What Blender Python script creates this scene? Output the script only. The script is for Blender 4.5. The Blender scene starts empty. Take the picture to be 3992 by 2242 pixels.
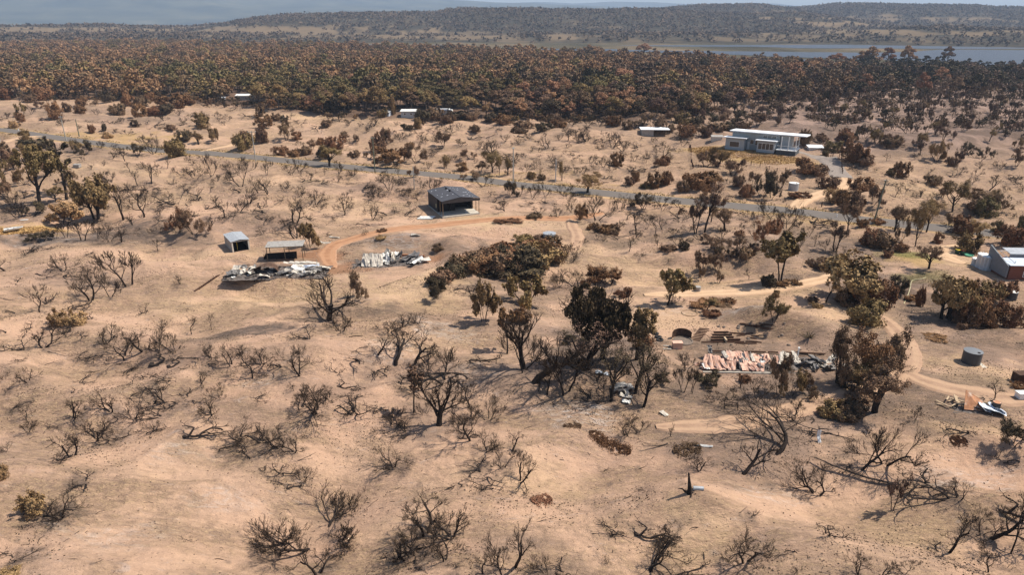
import bpy, math, random
import numpy as np
from mathutils import Vector, Matrix

SC = bpy.context.scene
COL = SC.collection
R = math.radians
rng = np.random.default_rng(7)
random.seed(7)

# ------------------------------------------------------------------ camera, sky, sun, exposure
PW, PH, FPX = 3992.0, 2242.0, 2660.0
HORIZON = 75.0
PITCH = math.atan((PH / 2 - HORIZON) / FPX)
CAMZ = 45.0
cam_d = bpy.data.cameras.new('camera')
cam = bpy.data.objects.new('camera', cam_d)
COL.objects.link(cam)
cam.location = (0, 0, CAMZ)
cam.rotation_euler = (R(90) - PITCH, 0, 0)
cam_d.sensor_width = 36.0
cam_d.lens = 36.0 * FPX / PW
cam_d.clip_start = 1.0
cam_d.clip_end = 60000.0
SC.camera = cam

SUN_EL, SUN_AZ = R(56), R(80)          # azimuth from +Y towards +X
world = bpy.data.worlds.new('World')
SC.world = world
world.use_nodes = True
wn = world.node_tree
sky = wn.nodes.new('ShaderNodeTexSky')
sky.sky_type = 'NISHITA'
sky.sun_disc = False
sky.sun_elevation = SUN_EL
sky.sun_rotation = SUN_AZ
sky.air_density = 1.0
sky.dust_density = 1.2
wn.links.new(sky.outputs[0], wn.nodes['Background'].inputs[0])
wn.nodes['Background'].inputs[1].default_value = 0.10
sun_d = bpy.data.lights.new('sun', 'SUN')
sun_d.energy = 5.0
sun_d.angle = R(0.53)
sun_d.color = (1.0, 0.935, 0.83)
sun = bpy.data.objects.new('sun', sun_d)
COL.objects.link(sun)
SDIR = Vector((math.sin(SUN_AZ) * math.cos(SUN_EL), math.cos(SUN_AZ) * math.cos(SUN_EL), math.sin(SUN_EL)))
sun.rotation_euler = (-SDIR).to_track_quat('-Z', 'Y').to_euler()
sun.location = (200, 50, 400)
SC.view_settings.view_transform = 'Standard'
SC.view_settings.look = 'None'
SC.view_settings.exposure = 0.50
SC.view_settings.gamma = 1.0
try:
    SC.view_settings.use_curve_mapping = False
except Exception:
    pass
SC.cycles.use_denoising = True
SC.cycles.max_bounces = 4
SC.cycles.diffuse_bounces = 2
SC.cycles.glossy_bounces = 2
SC.cycles.transmission_bounces = 2
SC.cycles.transparent_max_bounces = 4
SC.cycles.volume_bounces = 0
SC.render.use_persistent_data = False

# ------------------------------------------------------------------ noise and terrain height
def _grad(ix, iy, seed):
    h = (ix * 374761393 + iy * 668265263 + seed * 974711) & 0x7fffffff
    h = ((h ^ (h >> 13)) * 1274126177) & 0x7fffffff
    h = h ^ (h >> 16)
    a = (h & 0xffff) * (2 * math.pi / 65536.0)
    return np.cos(a), np.sin(a)

def gn(x, y, seed=0):
    x = np.asarray(x, dtype=np.float64); y = np.asarray(y, dtype=np.float64)
    fx, fy = np.floor(x), np.floor(y)
    ix, iy = fx.astype(np.int64), fy.astype(np.int64)
    dx, dy = x - fx, y - fy
    sx = dx * dx * dx * (dx * (dx * 6 - 15) + 10)
    sy = dy * dy * dy * (dy * (dy * 6 - 15) + 10)
    out = 0
    vals = []
    for jx in (0, 1):
        for jy in (0, 1):
            gx, gy = _grad(ix + jx, iy + jy, seed)
            vals.append(gx * (dx - jx) + gy * (dy - jy))
    a = vals[0] * (1 - sy) + vals[1] * sy
    b = vals[2] * (1 - sy) + vals[3] * sy
    return (a * (1 - sx) + b * sx) * 1.5

def fbm(x, y, seed=0, oct=3):
    v, a, f = 0, 1.0, 1.0
    for k in range(oct):
        v = v + a * gn(x * f, y * f, seed + k * 17)
        a *= 0.5; f *= 2.03
    return v

def sstep(a, b, x):
    t = np.clip((x - a) / (b - a), 0, 1)
    return t * t * (3 - 2 * t)

def ray(u, v):
    dx = (u - PW / 2) / FPX; dy = (PH / 2 - v) / FPX
    c, s = math.cos(PITCH), math.sin(PITCH)
    return np.array([dx, c + dy * s, -s + dy * c])

def flatpt(u, v, z=2.0):
    d = ray(u, v)
    t = (z - CAMZ) / d[2]
    return d[0] * t, d[1] * t

def to_img(x, y, z):
    c, s = math.cos(PITCH), math.sin(PITCH)
    zz = z - CAMZ
    f = y * c - zz * s
    up = y * s + zz * c
    return PW / 2 + FPX * x / f, PH / 2 - FPX * up / f

def polydist(x, y, pts):
    """distance of points to a polyline"""
    best = np.full(np.shape(x), 1e9)
    for (ax, ay), (bx, by) in zip(pts[:-1], pts[1:]):
        vx, vy = bx - ax, by - ay
        t = np.clip(((x - ax) * vx + (y - ay) * vy) / (vx * vx + vy * vy), 0, 1)
        best = np.minimum(best, np.hypot(x - ax - t * vx, y - ay - t * vy))
    return best

def smooth_line(pts, n=8):
    """Catmull-Rom through the points"""
    p = [np.array(q, float) for q in pts]
    p = [2 * p[0] - p[1]] + p + [2 * p[-1] - p[-2]]
    out = []
    for i in range(1, len(p) - 2):
        for k in range(n):
            t = k / n
            out.append(0.5 * ((2 * p[i]) + (p[i + 1] - p[i - 1]) * t + (2 * p[i - 1] - 5 * p[i] + 4 * p[i + 1] - p[i + 2]) * t * t
                              + (3 * p[i] - p[i - 1] - 3 * p[i + 1] + p[i + 2]) * t ** 3))
    out.append(p[-2])
    return [tuple(q) for q in out]

D = 3992.0 / 2576.0      # coordinates read off the full view
def dp(*pts):
    return [flatpt(x * D, y * D) for x, y in pts]

ROAD = smooth_line(dp((-330, 302), (-150, 312), (-40, 320), (40, 330), (130, 345), (260, 362), (420, 380), (600, 394), (800, 415), (1000, 433), (1160, 446), (1290, 462), (1450, 477), (1640, 497), (1850, 517), (2000, 531), (2180, 551), (2330, 566), (2480, 580), (2700, 600), (2900, 620)), 6)
TRACKS = {
    'shed_track': (smooth_line(dp((838, 672), (822, 640), (842, 616), (900, 598), (990, 579), (1100, 566), (1200, 556), (1320, 549), (1400, 548), (1450, 545), (1520, 532)), 6), 2.1),
    'tank_track': (smooth_line(dp((1432, 548), (1442, 570), (1452, 592), (1446, 612), (1420, 630), (1395, 650)), 6), 1.7),
    'yard_track': (smooth_line(dp((1620, 742), (1700, 738), (1800, 735), (1900, 729), (1980, 718), (2060, 704), (2120, 684), (2170, 670)), 6), 1.7),
    'bend_track': (smooth_line(dp((1650, 1076), (1740, 1075), (1840, 1070), (1940, 1052), (2050, 1020), (2160, 990), (2250, 955), (2285, 915), (2275, 865), (2235, 815), (2200, 788)), 6), 1.8),
    'house_track': (smooth_line(dp((1990, 528), (2010, 512), (2050, 495), (2100, 478), (2135, 462), (2120, 448)), 6), 2.2),
    'brick_track': (smooth_line(dp((2430, 660), (2400, 652), (2370, 638), (2385, 624), (2440, 612)), 6), 3.2),
    'far_track': (smooth_line(dp((505, 384), (550, 374), (590, 364), (615, 348), (640, 335)), 6), 1.6),
    'yard_dirt': (smooth_line(dp((2268, 935), (2330, 965), (2400, 985), (2480, 1000), (2560, 1008), (2640, 1010)), 6), 2.6),
    'left_track': (smooth_line(dp((-60, 366), (20, 356), (60, 347), (110, 343)), 6), 2.0),
}
FLATS = [  # (x, y, inner radius, outer radius, level)
    (-14.5, 160.5, 9, 17, 2.3), (-56.5, 131, 4, 8, 2.1), (-44, 125.5, 5.5, 11, 2.0), (-40, 121, 7, 12, 2.0), (-23, 123, 8, 13, 1.9),
    (33, 81.5, 9, 14, 2.0), (54.5, 71, 5, 9, 1.7), (63, 84, 4, 8, 1.8), (94, 120, 9, 16, 2.0), (7.8, 138, 2.5, 6, 2.3),
    (81, 231, 14, 27, 3.4), (76.5, 182.5, 3, 7, 2.2), (-200, 119, 2, 5, 2.0), (87.0, 103.8, 2.5, 6, 2.0), (20, 98, 8, 18, 2.0), (80, 131, 8, 18, 2.0), (-87, 131, 7, 16, 2.0),
]
BUMPS = [  # dunes with a place of their own: x, y, sx, sy, angle, height
    (3, 126, 13, 6, 0.3, 1.6), (-48, 112, 12, 5, 0.1, -0.9), (40, 92, 10, 6, 0.1, 1.6), (-8, 108, 9, 6, 0, 1.2), (-62, 88, 16, 6, 0.35, 1.5),
    (-30, 84, 9, 4, 0.1, 1.1), (14, 62, 12, 6, -0.2, -0.9), (-8, 66, 14, 8, 0.2, 0.9), (-28, 140, 18, 7, -0.1, 0.8), (30, 122, 12, 6, -0.4, -1.2), (-60, 150, 20, 8, 0.2, 1.5),
    (60, 62, 16, 5, -0.1, 0.8), (-20, 95, 12, 5, 0.0, -0.7), (52, 100, 14, 7, 0.3, 0.8), (18, 52, 10, 4, -0.1, 1.2), (60, 50, 10, 4, -0.2, 1.2),
]

def height(x, y):
    x = np.asarray(x, float); y = np.asarray(y, float)
    d = np.hypot(x, y)
    base = 2.0 + 0.7 * gn(x / 95, y / 95, 3)
    wx = x + 5 * gn(x / 30, y / 30, 11); wy = y + 5 * gn(x / 30, y / 30, 12)
    ridg = 1 - np.abs(gn(wx / 27, wy / 15, 21)) * 2
    dune = 2.3 * gn(wx / 38, wy / 24, 5) + 1.35 * ridg - 0.5 + 0.55 * gn(wx / 10, wy / 7, 8) + 0.22 * gn(wx / 4.3, wy / 3.2, 18)
    dune = dune + np.where(d > 215, 2.0 * gn(wx / 45, wy / 30, 41) * sstep(215, 270, d), 0)
    for bx, by, sx, sy, a, hh in BUMPS:
        hh = hh * 1.25
        c, s = math.cos(a), math.sin(a)
        ux = ((x - bx) * c + (y - by) * s) / sx; uy = (-(x - bx) * s + (y - by) * c) / sy
        dune = dune + hh * np.exp(-(ux * ux + uy * uy))
    z = base + dune * (1 - 0.75 * sstep(380, 520, d))
    micro = 0.09 * gn(x / 2.1, y / 1.5, 31) + 0.05 * gn(x / 0.8, y / 0.7, 32)
    near = 1 - sstep(220, 330, d)
    z = z + micro * near
    for bx, by, r0, r1, lv in FLATS:
        w = 1 - sstep(r0, r1, np.hypot(x - bx, y - by))
        z = z * (1 - w) + (lv + micro * 0.3) * w
    lvl = 2.0 + 0.7 * gn(x / 95, y / 95, 3)
    w = 1 - sstep(4.5, 10.0, polydist(x, y, ROAD))
    z = z * (1 - w) + (lvl - 0.1) * w
    for pts, hw in TRACKS.values():
        w = 0.9 * (1 - sstep(hw + 0.8, hw + 9.0, polydist(x, y, pts)))
        z = z * (1 - w) + (lvl + 0.25 * gn(x / 12, y / 12, 9)) * w
    far = sstep(620, 760, d)
    return z * (1 - far) + far * (-0.5)

_T = np.concatenate([np.arange(45, 260, 1.2), np.arange(260, 700, 5.0), np.arange(700, 2600, 25.0)])
_HC = {}
def G(u, v):
    """ground point seen at photograph pixel (u, v)"""
    d = ray(u, v)
    d = d / np.linalg.norm(d)
    t0 = (7.5 - CAMZ) / d[2]; t1 = (-3.5 - CAMZ) / d[2]
    t = np.linspace(max(t0, 5), t1, 260)
    p = d[:, None] * t
    gap = p[2] + CAMZ - height(p[0], p[1])
    k = int(np.argmax(gap < 0))
    if gap[k] >= 0:
        k = len(t) - 1
    if k > 0:
        a, b = gap[k - 1], gap[k]
        tt = t[k - 1] + (t[k] - t[k - 1]) * (a / (a - b + 1e-9))
    else:
        tt = t[0]
    q = d * tt
    return float(q[0]), float(q[1]), float(height(q[0], q[1]))

# ------------------------------------------------------------------ mesh helpers
def mesh_from(name, V, F, smooth=False):
    """V (n,3); F list of index lists or one int array (m,k)"""
    me = bpy.data.meshes.new(name)
    V = np.asarray(V, dtype=np.float32)
    if isinstance(F, np.ndarray):
        m, k = F.shape
        me.vertices.add(len(V)); me.vertices.foreach_set('co', V.ravel())
        me.loops.add(m * k); me.loops.foreach_set('vertex_index', F.astype(np.int32).ravel())
        me.polygons.add(m)
        me.polygons.foreach_set('loop_start', np.arange(0, m * k, k, dtype=np.int32))
        me.polygons.foreach_set('loop_total', np.full(m, k, dtype=np.int32))
        if smooth:
            me.polygons.foreach_set('use_smooth', np.ones(m, dtype=bool))
        me.update(calc_edges=True)
    else:
        me.from_pydata([tuple(map(float, q)) for q in V], [], F)
        if smooth:
            me.polygons.foreach_set('use_smooth', np.ones(len(me.polygons), dtype=bool))
        me.update()
    return me

def link(name, me, mat=None, parent=None):
    o = bpy.data.objects.new(name, me)
    COL.objects.link(o)
    if mat is not None:
        if len(me.materials) == 0:
            me.materials.append(mat)
        elif me.materials[0] is not mat:
            o.material_slots[0].link = 'OBJECT'
            o.material_slots[0].material = mat
    if parent is not None:
        o.parent = parent
    return o

def tag(o, label, cat, group=None):
    o['label'] = label; o['category'] = cat
    if group: o['group'] = group
    return o

def empty(name, loc, rz=0.0):
    o = bpy.data.objects.new(name, None)
    COL.objects.link(o)
    o.empty_display_size = 0.2
    o.location = loc; o.rotation_euler = (0, 0, rz)
    return o

def attr(me, name, vals, dom='POINT'):
    a = me.attributes.new(name, 'FLOAT', dom)
    a.data.foreach_set('value', np.asarray(vals, dtype=np.float32).ravel())

class MB:
    """collects boxes, prisms, tubes, sheets into one mesh"""
    def __init__(s): s.V = []; s.F = []
    def add(s, V, F):
        n = len(s.V)
        s.V += [tuple(map(float, v)) for v in V]
        s.F += [[i + n for i in f] for f in F]
        return s
    def box(s, x0, y0, z0, x1, y1, z1, M=None):
        V = [(x, y, z) for z in (z0, z1) for y in (y0, y1) for x in (x0, x1)]
        if M is not None: V = [M @ Vector(v) for v in V]
        return s.add(V, [[0, 2, 3, 1], [4, 5, 7, 6], [0, 1, 5, 4], [2, 6, 7, 3], [0, 4, 6, 2], [1, 3, 7, 5]])
    def tube(s, pts, r, n=8, cap=True):
        V, F = tube_arrays(np.array(pts, float), np.full(len(pts), r) if np.isscalar(r) else np.array(r, float), n)
        Fl = [list(f) for f in F]
        if cap:
            m = len(pts)
            Fl.append(list(range(n))[::-1]); Fl.append([(m - 1) * n + i for i in range(n)])
        return s.add(V, Fl)
    def prism(s, poly, z0, z1):
        n = len(poly)
        V = [(x, y, z0) for x, y in poly] + [(x, y, z1) for x, y in poly]
        F = [list(range(n))[::-1], list(range(n, 2 * n))] + [[i, (i + 1) % n, n + (i + 1) % n, n + i] for i in range(n)]
        return s.add(V, F)
    def slab(s, quad, t):
        """a sheet of thickness t below four corner points"""
        q = [Vector(p) for p in quad]
        nrm = (q[1] - q[0]).cross(q[3] - q[0]).normalized() * t
        V = [tuple(p) for p in q] + [tuple(p - nrm) for p in q]
        return s.add(V, [[0, 1, 2, 3], [7, 6, 5, 4], [0, 4, 5, 1], [1, 5, 6, 2], [2, 6, 7, 3], [3, 7, 4, 0]])
    def lathe(s, prof, n=24, cx=0, cy=0):
        V, F = [], []
        for r, z in prof:
            for i in range(n):
                a = 2 * math.pi * i / n
                V.append((cx + r * math.cos(a), cy + r * math.sin(a), z))
        for j in range(len(prof) - 1):
            for i in range(n):
                F.append([j * n + i, j * n + (i + 1) % n, (j + 1) * n + (i + 1) % n, (j + 1) * n + i])
        F.append(list(range(n))[::-1]); F.append([(len(prof) - 1) * n + i for i in range(n)])
        return s.add(V, F)
    def corr(s, p0, eu, ev, nu, depth, pitch, nv=1, warp=None, thick=0.0):
        """corrugated sheet: origin p0, vectors eu (across the ribs) and ev (along them)"""
        p0, eu, ev = Vector(p0), Vector(eu), Vector(ev)
        nrm = eu.cross(ev).normalized()
        V, F = [], []
        for j in range(nv + 1):
            for i in range(nu + 1):
                q = p0 + eu * (i / nu) + ev * (j / nv) + nrm * (depth * (1 if i % 2 else -1) * 0.5)
                if warp: q = q + Vector(warp(i / nu, j / nv))
                V.append(tuple(q))
        for j in range(nv):
            for i in range(nu):
                a = j * (nu + 1) + i
                F.append([a, a + 1, a + nu + 2, a + nu + 1])
        return s.add(V, F)
    def build(s, name, mat, parent=None, smooth=False):
        return link(name, mesh_from(name, s.V, s.F, smooth), mat, parent)

def tube_arrays(P, rad, n):
    m = len(P)
    T = np.gradient(P, axis=0)
    T /= (np.linalg.norm(T, axis=1, keepdims=True) + 1e-9)
    ref = np.array([0.31, 0.17, 0.93]) if abs(T[0][2]) < 0.9 else np.array([1.0, 0.1, 0.0])
    U = np.cross(T, ref); U /= (np.linalg.norm(U, axis=1, keepdims=True) + 1e-9)
    W = np.cross(T, U)
    a = np.arange(n) * (2 * math.pi / n)
    V = P[:, None, :] + rad[:, None, None] * (np.cos(a)[None, :, None] * U[:, None, :] + np.sin(a)[None, :, None] * W[:, None, :])
    V = V.reshape(-1, 3)
    i = np.arange(n); j = np.arange(m - 1)[:, None] * n
    F = np.stack([j + i, j + (i + 1) % n, j + n + (i + 1) % n, j + n + i], axis=-1).reshape(-1, 4)
    return V, F

# ------------------------------------------------------------------ materials
class NT:
    def __init__(s, name):
        s.m = bpy.data.materials.new(name); s.m.use_nodes = True
        s.t = s.m.node_tree; s.b = s.t.nodes['Principled BSDF']
        s.b.inputs['Specular IOR Level'].default_value = 0.15
        s.b.inputs['Roughness'].default_value = 0.85
    def n(s, typ, **kw):
        q = s.t.nodes.new(typ)
        for k, v in kw.items(): setattr(q, k, v)
        return q
    def l(s, a, b): s.t.links.new(a, b)
    def pos(s, scale=(1, 1, 1), obj=False, rot=0):
        if obj:
            tc = s.n('ShaderNodeTexCoord').outputs['Object']
        else:
            tc = s.n('ShaderNodeNewGeometry').outputs['Position']
        mp = s.n('ShaderNodeMapping'); mp.inputs['Scale'].default_value = scale; mp.inputs['Rotation'].default_value = (0, 0, rot)
        s.l(tc, mp.inputs[0])
        return mp.outputs[0]
    def noise(s, scale, detail=4, rough=0.6, vec=None, dist=0.0):
        q = s.n('ShaderNodeTexNoise'); q.inputs['Scale'].default_value = scale; q.inputs['Detail'].default_value = detail
        q.inputs['Roughness'].default_value = rough; q.inputs['Distortion'].default_value = dist
        if vec is not None: s.l(vec, q.inputs['Vector'])
        return q.outputs['Fac']
    def ramp(s, fac, stops):
        q = s.n('ShaderNodeValToRGB'); e = q.color_ramp.elements
        while len(e) > 1: e.remove(e[-1])
        for i, (p, c) in enumerate(stops):
            if i == 0: e[0].position = p; el = e[0]
            else: el = e.new(p)
            c = (c, c, c) if np.isscalar(c) else c
            el.color = (*c, 1)
        s.l(fac, q.inputs[0])
        return q.outputs['Color']
    def mix(s, fac, a, b, mode='MIX'):
        q = s.n('ShaderNodeMix', data_type='RGBA', blend_type=mode)
        for v, k in ((fac, 0), (a, 6), (b, 7)):
            if hasattr(v, 'links'): s.l(v, q.inputs[k])
            elif k == 0: q.inputs[0].default_value = v
            else: q.inputs[k].default_value = (*v, 1)
        return q.outputs[2]
    def math(s, op, a, b=0.0):
        q = s.n('ShaderNodeMath', operation=op)
        for v, k in ((a, 0), (b, 1)):
            if hasattr(v, 'links'): s.l(v, q.inputs[k])
            else: q.inputs[k].default_value = v
        return q.outputs[0]
    def attr(s, name):
        q = s.n('ShaderNodeAttribute', attribute_name=name); return q.outputs['Fac']
    def col(s, c):
        if hasattr(c, 'links'): s.l(c, s.b.inputs['Base Color'])
        else: s.b.inputs['Base Color'].default_value = (*c, 1)
        return s
    def rough(s, r, spec=None, metal=None):
        s.b.inputs['Roughness'].default_value = r
        if spec is not None: s.b.inputs['Specular IOR Level'].default_value = spec
        if metal is not None: s.b.inputs['Metallic'].default_value = metal
        return s
    def bump(s, h, strength=0.5, dist=0.1):
        q = s.n('ShaderNodeBump'); q.inputs['Strength'].default_value = strength; q.inputs['Distance'].default_value = dist
        s.l(h, q.inputs['Height']); s.l(q.outputs[0], s.b.inputs['Normal'])
        return s

def simple(name, c, var=0.25, scale=3.0, rough=0.8, spec=0.2, metal=0.0, obj=True, dark=None, dark_amt=(0.55, 0.75)):
    m = NT(name)
    v = m.pos(obj=obj)
    n = m.noise(scale, 5, 0.65, v)
    lo = tuple(x * (1 - var) for x in c); hi = tuple(min(1, x * (1 + var)) for x in c)
    cc = m.ramp(n, [(0.3, lo), (0.7, hi)])
    if dark is not None:
        n2 = m.noise(scale * 0.6, 6, 0.7, m.pos((1, 1, 1), obj=obj, rot=0.7))
        cc = m.mix(m.ramp(n2, [(dark_amt[0], 0.0), (dark_amt[1], 1.0)]), cc, dark)
    m.col(cc).rough(rough, spec, metal)
    return m.m

def foliage_mat(name, cols, light=1.85):
    """leaf colours vary from leaf to leaf and from plant to plant"""
    m = NT(name)
    g = m.n('ShaderNodeNewGeometry').outputs['Random Per Island']
    k = len(cols)
    c = m.ramp(g, [(i / max(1, k - 1), tuple(x * light for x in cc)) for i, cc in enumerate(cols)])
    r = m.n('ShaderNodeObjectInfo').outputs['Random']
    hs = m.n('ShaderNodeHueSaturation')
    m.l(m.math('ADD', m.math('MULTIPLY', r, 0.018), 0.486), hs.inputs['Hue'])
    m.l(m.math('ADD', m.math('ADD', m.math('MULTIPLY', m.math('FRACT', m.math('MULTIPLY', r, 7.31)), 0.5), 0.75), m.attr('tint')), hs.inputs['Value'])
    m.l(c, hs.inputs['Color'])
    m.col(hs.outputs[0]).rough(0.75, 0.08)
    return m.m

def bark_mat(name, lo, hi, scale=6):
    m = NT(name)
    n = m.noise(scale, 4, 0.6, m.pos((1, 1, 0.3), obj=True))
    m.col(m.ramp(n, [(0.35, lo), (0.7, hi)])).rough(0.9, 0.1)
    return m.m

M = {}
M['char'] = bark_mat('charred_wood', (0.012, 0.009, 0.008), (0.05, 0.037, 0.03))
M['twig'] = bark_mat('charred_twigs', (0.022, 0.014, 0.01), (0.062, 0.043, 0.03))
M['greytwig'] = bark_mat('ashen_twigs', (0.05, 0.04, 0.033), (0.12, 0.095, 0.08))
M['palebark'] = bark_mat('pale_bark', (0.10, 0.075, 0.055), (0.30, 0.23, 0.17), 3)
M['rust'] = foliage_mat('rust_leaves', [(0.07, 0.037, 0.018), (0.115, 0.062, 0.030), (0.15, 0.082, 0.04), (0.09, 0.048, 0.024)])
M['brown'] = foliage_mat('brown_leaves', [(0.06, 0.038, 0.023), (0.098, 0.062, 0.036), (0.13, 0.082, 0.046), (0.075, 0.048, 0.029)])
M['olive'] = foliage_mat('olive_leaves', [(0.076, 0.050, 0.022), (0.122, 0.082, 0.036), (0.155, 0.106, 0.047), (0.098, 0.066, 0.029)])
M['green'] = foliage_mat('green_leaves', [(0.054, 0.040, 0.018), (0.082, 0.063, 0.028), (0.104, 0.081, 0.036), (0.066, 0.050, 0.023)])
M['gold'] = foliage_mat('golden_leaves', [(0.085, 0.055, 0.025), (0.18, 0.12, 0.055), (0.26, 0.17, 0.08), (0.10, 0.065, 0.03)])
M['dark'] = foliage_mat('dark_leaves', [(0.016, 0.013, 0.009), (0.045, 0.034, 0.02), (0.075, 0.055, 0.03), (0.03, 0.023, 0.015)])
M['tan'] = foliage_mat('tan_leaves', [(0.128, 0.070, 0.038), (0.165, 0.092, 0.050), (0.19, 0.108, 0.059), (0.145, 0.080, 0.043)])
M['scorch'] = foliage_mat('scorch_leaves', [(0.055, 0.035, 0.024), (0.09, 0.057, 0.038), (0.12, 0.076, 0.05), (0.07, 0.045, 0.031)])
# ------------------------------------------------------------------ ground zones
def interp(pts, x):
    return np.interp(x, [p[0] for p in pts], [p[1] for p in pts])
FRONT = [(-600, 240), (0, 246), (250, 250), (430, 252), (560, 264), (660, 270), (800, 284), (900, 294), (1200, 300), (1500, 300), (1700, 298), (1900, 282), (2100, 258), (2300, 246), (2576, 236), (3200, 230)]
BACK = [(-600, 104), (0, 107), (200, 110), (450, 114), (700, 118), (900, 122), (1150, 129), (1300, 136), (1500, 144), (1700, 150), (1900, 160), (2100, 168), (2300, 173), (2576, 176), (3200, 180)]
ASH = [  # dark burnt ground: display x, y, radius across (m), radius in depth (m), strength
    (640, 850, 9, 2.2, .8), (530, 870, 6, 1.6, .5), (1480, 930, 9, 7, .75), (1330, 960, 7, 4, .6), (1600, 960, 7, 4, .6), (1250, 640, 16, 5, .6), (1500, 870, 10, 6, .7), (1880, 1110, 12, 5, .55),
    (1480, 720, 9, 4, .5), (1290, 760, 8, 4, .5), (2090, 1030, 14, 5, .6), (2180, 960, 9, 5, .6), (1740, 1130, 4, 2, .6), (2330, 800, 14, 8, .5), (2480, 860, 10, 7, .5), (2200, 720, 12, 8, .65),
    (2400, 780, 10, 7, .7), (280, 590, 18, 6, .75), (120, 600, 14, 4, .8), (480, 600, 8, 4, .5), (60, 530, 14, 7, .4), (200, 370, 20, 6, .55), (960, 470, 20, 6, .35), (1330, 490, 16, 5, .4),
    (970, 610, 10, 4, .6), (1010, 640, 9, 3, .5), (700, 670, 9, 3, .75), (960, 660, 9, 3, .6), (1830, 880, 14, 4, .6), (1960, 930, 12, 4, .6), (2420, 1020, 5, 3, .5), (2350, 1040, 9, 3, .5), (2200, 1055, 10, 3, .45),
    (960, 800, 7, 3, .5), (1060, 810, 8, 2, .4), (1900, 640, 16, 7, .5), (2080, 620, 14, 8, .5), (1740, 560, 18, 6, .35), (1990, 590, 15, 6, .45), (1560, 600, 12, 5, .45), (700, 570, 10, 5, .35), (610, 580, 12, 4, .4),
    (1240, 720, 8, 4, .5), (2380, 560, 16, 8, .45), (1900, 470, 20, 8, .35), (1500, 320, 40, 14, .4), (300, 300, 40, 16, .35), (100, 280, 40, 20, .4), (1980, 700, 5, 2, .6), (1280, 1380, 5, 2, .35), (680, 1350, 4, 2, .3), (2350, 990, 10, 4, .55), (2440, 960, 6, 4, .4), (1780, 990, 9, 4, .55), (1960, 1000, 10, 4, .6), (2150, 860, 6, 4, .35), (2020, 640, 12, 6, .5), (2250, 700, 10, 6, .6), (1980, 900, 12, 5, .5), (1930, 1090, 7, 3, .5), (400, 900, 8, 2, .4), (620, 920, 8, 2, .35), (820, 980, 8, 3, .35), (200, 700, 9, 3, .35), (1140, 960, 9, 4, .45), (1100, 1000, 6, 3, .4), (1290, 830, 8, 3, .4), (620, 1040, 5, 2, .3), (250, 880, 7, 2, .35), (1080, 1050, 6, 3, .4), (840, 800, 5, 2.5, .5), (1850, 800, 6, 3, .4), (2450, 800, 8, 5, .4)]
PALE = [(760, 720, 16, 7, .8), (560, 740, 14, 5, .6), (1050, 740, 14, 7, .8), (1250, 560, 14, 4, .9), (1180, 545, 10, 3, .9), (1420, 560, 14, 5, .6), (1720, 690, 14, 5, .7), (1850, 720, 16, 4, .7), (2140, 800, 12, 6, .7), (1650, 800, 12, 6, .5),
    (2460, 940, 7, 4, .7), (1450, 620, 12, 4, .6), (480, 640, 14, 4, .7), (1560, 660, 10, 4, .6), (2250, 480, 16, 6, .6), (2040, 490, 12, 5, .8), (2400, 650, 8, 3, 1), (700, 460, 18, 6, .4), (860, 520, 18, 6, .5), (300, 440, 18, 6, .5), (400, 500, 18, 6, .4), (1100, 880, 8, 3, .3), (1340, 1200, 7, 2.5, .5), (1000, 1300, 5, 2, .25), (870, 292, 40, 4, .9), (760, 292, 30, 4, .7), (1000, 288, 20, 4, .8), (1180, 288, 30, 5, .9), (2460, 1090, 6, 2, .6), (1750, 1380, 5, 3, .6), (2350, 1330, 6, 2, .5), (460, 760, 9, 4, .4)]
RED = [(790, 640, 7, 3.4, 1), (860, 672, 4, 3, .9), (1090, 650, 5, 1.4, .9), (720, 640, 5, 2, .5)]
GRASS = [(60, 572, 11, 3.2, 1.0), (20, 575, 9, 3.2, 1), (1800, 385, 13, 8, 1.0), (1930, 410, 16, 4, 1.0), (1880, 385, 12, 8, 1), (2010, 420, 8, 3, .8), (300, 356, 30, 2.5, .6), (1150, 440, 30, 2, .5), (1420, 462, 25, 1.5, .5), (2180, 560, 20, 2, .5), (2300, 650, 5, 3, .7), (420, 345, 40, 3, .7), (200, 340, 30, 3, .6)]
GREENG = [(2290, 640, 6, 2.4, .8), (2330, 690, 6, 2.0, .5), (2350, 700, 4, 2, .4)]
WHITE = [(1450, 1052, 5, 2, .9), (1420, 1050, 4, 1.5, .6), (1090, 845, 7, 2.5, .6), (1130, 860, 5, 2, .5), (1000, 615, 8, 3, .5), (660, 970, 3, 1.5, .4), (2440, 1200, 5, 2, .5), (120, 600, 10, 3, .5), (1950, 1240, 4, 1.5, .4), (1860, 800, 5, 2, .5), (1700, 780, 5, 1.5, .4), (450, 1130, 3, 1.5, .4), (280, 1350, 5, 2, .3), (560, 1240, 4, 1.5, .4), (980, 900, 4, 2, .4), (1180, 950, 4, 2, .3), (2090, 1020, 5, 2, .3)]

def splat(x, y, lst, seed):
    out = np.zeros(np.shape(x))
    w1 = 0.55 * fbm(x / 4.0, y / 3.0, seed, 3)
    for u, v, rx, ry, st in lst:
        cx, cy = flatpt(u * D, v * D)
        m = (np.abs(x - cx) < rx * 2.2) & (np.abs(y - cy) < ry * 2.6)
        if not m.any(): continue
        q = np.hypot((x[m] - cx) / rx, (y[m] - cy) / (ry * 1.3)) + w1[m]
        out[m] = np.maximum(out[m], st * (1 - sstep(0.35, 1.25, q)))
    return out

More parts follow.
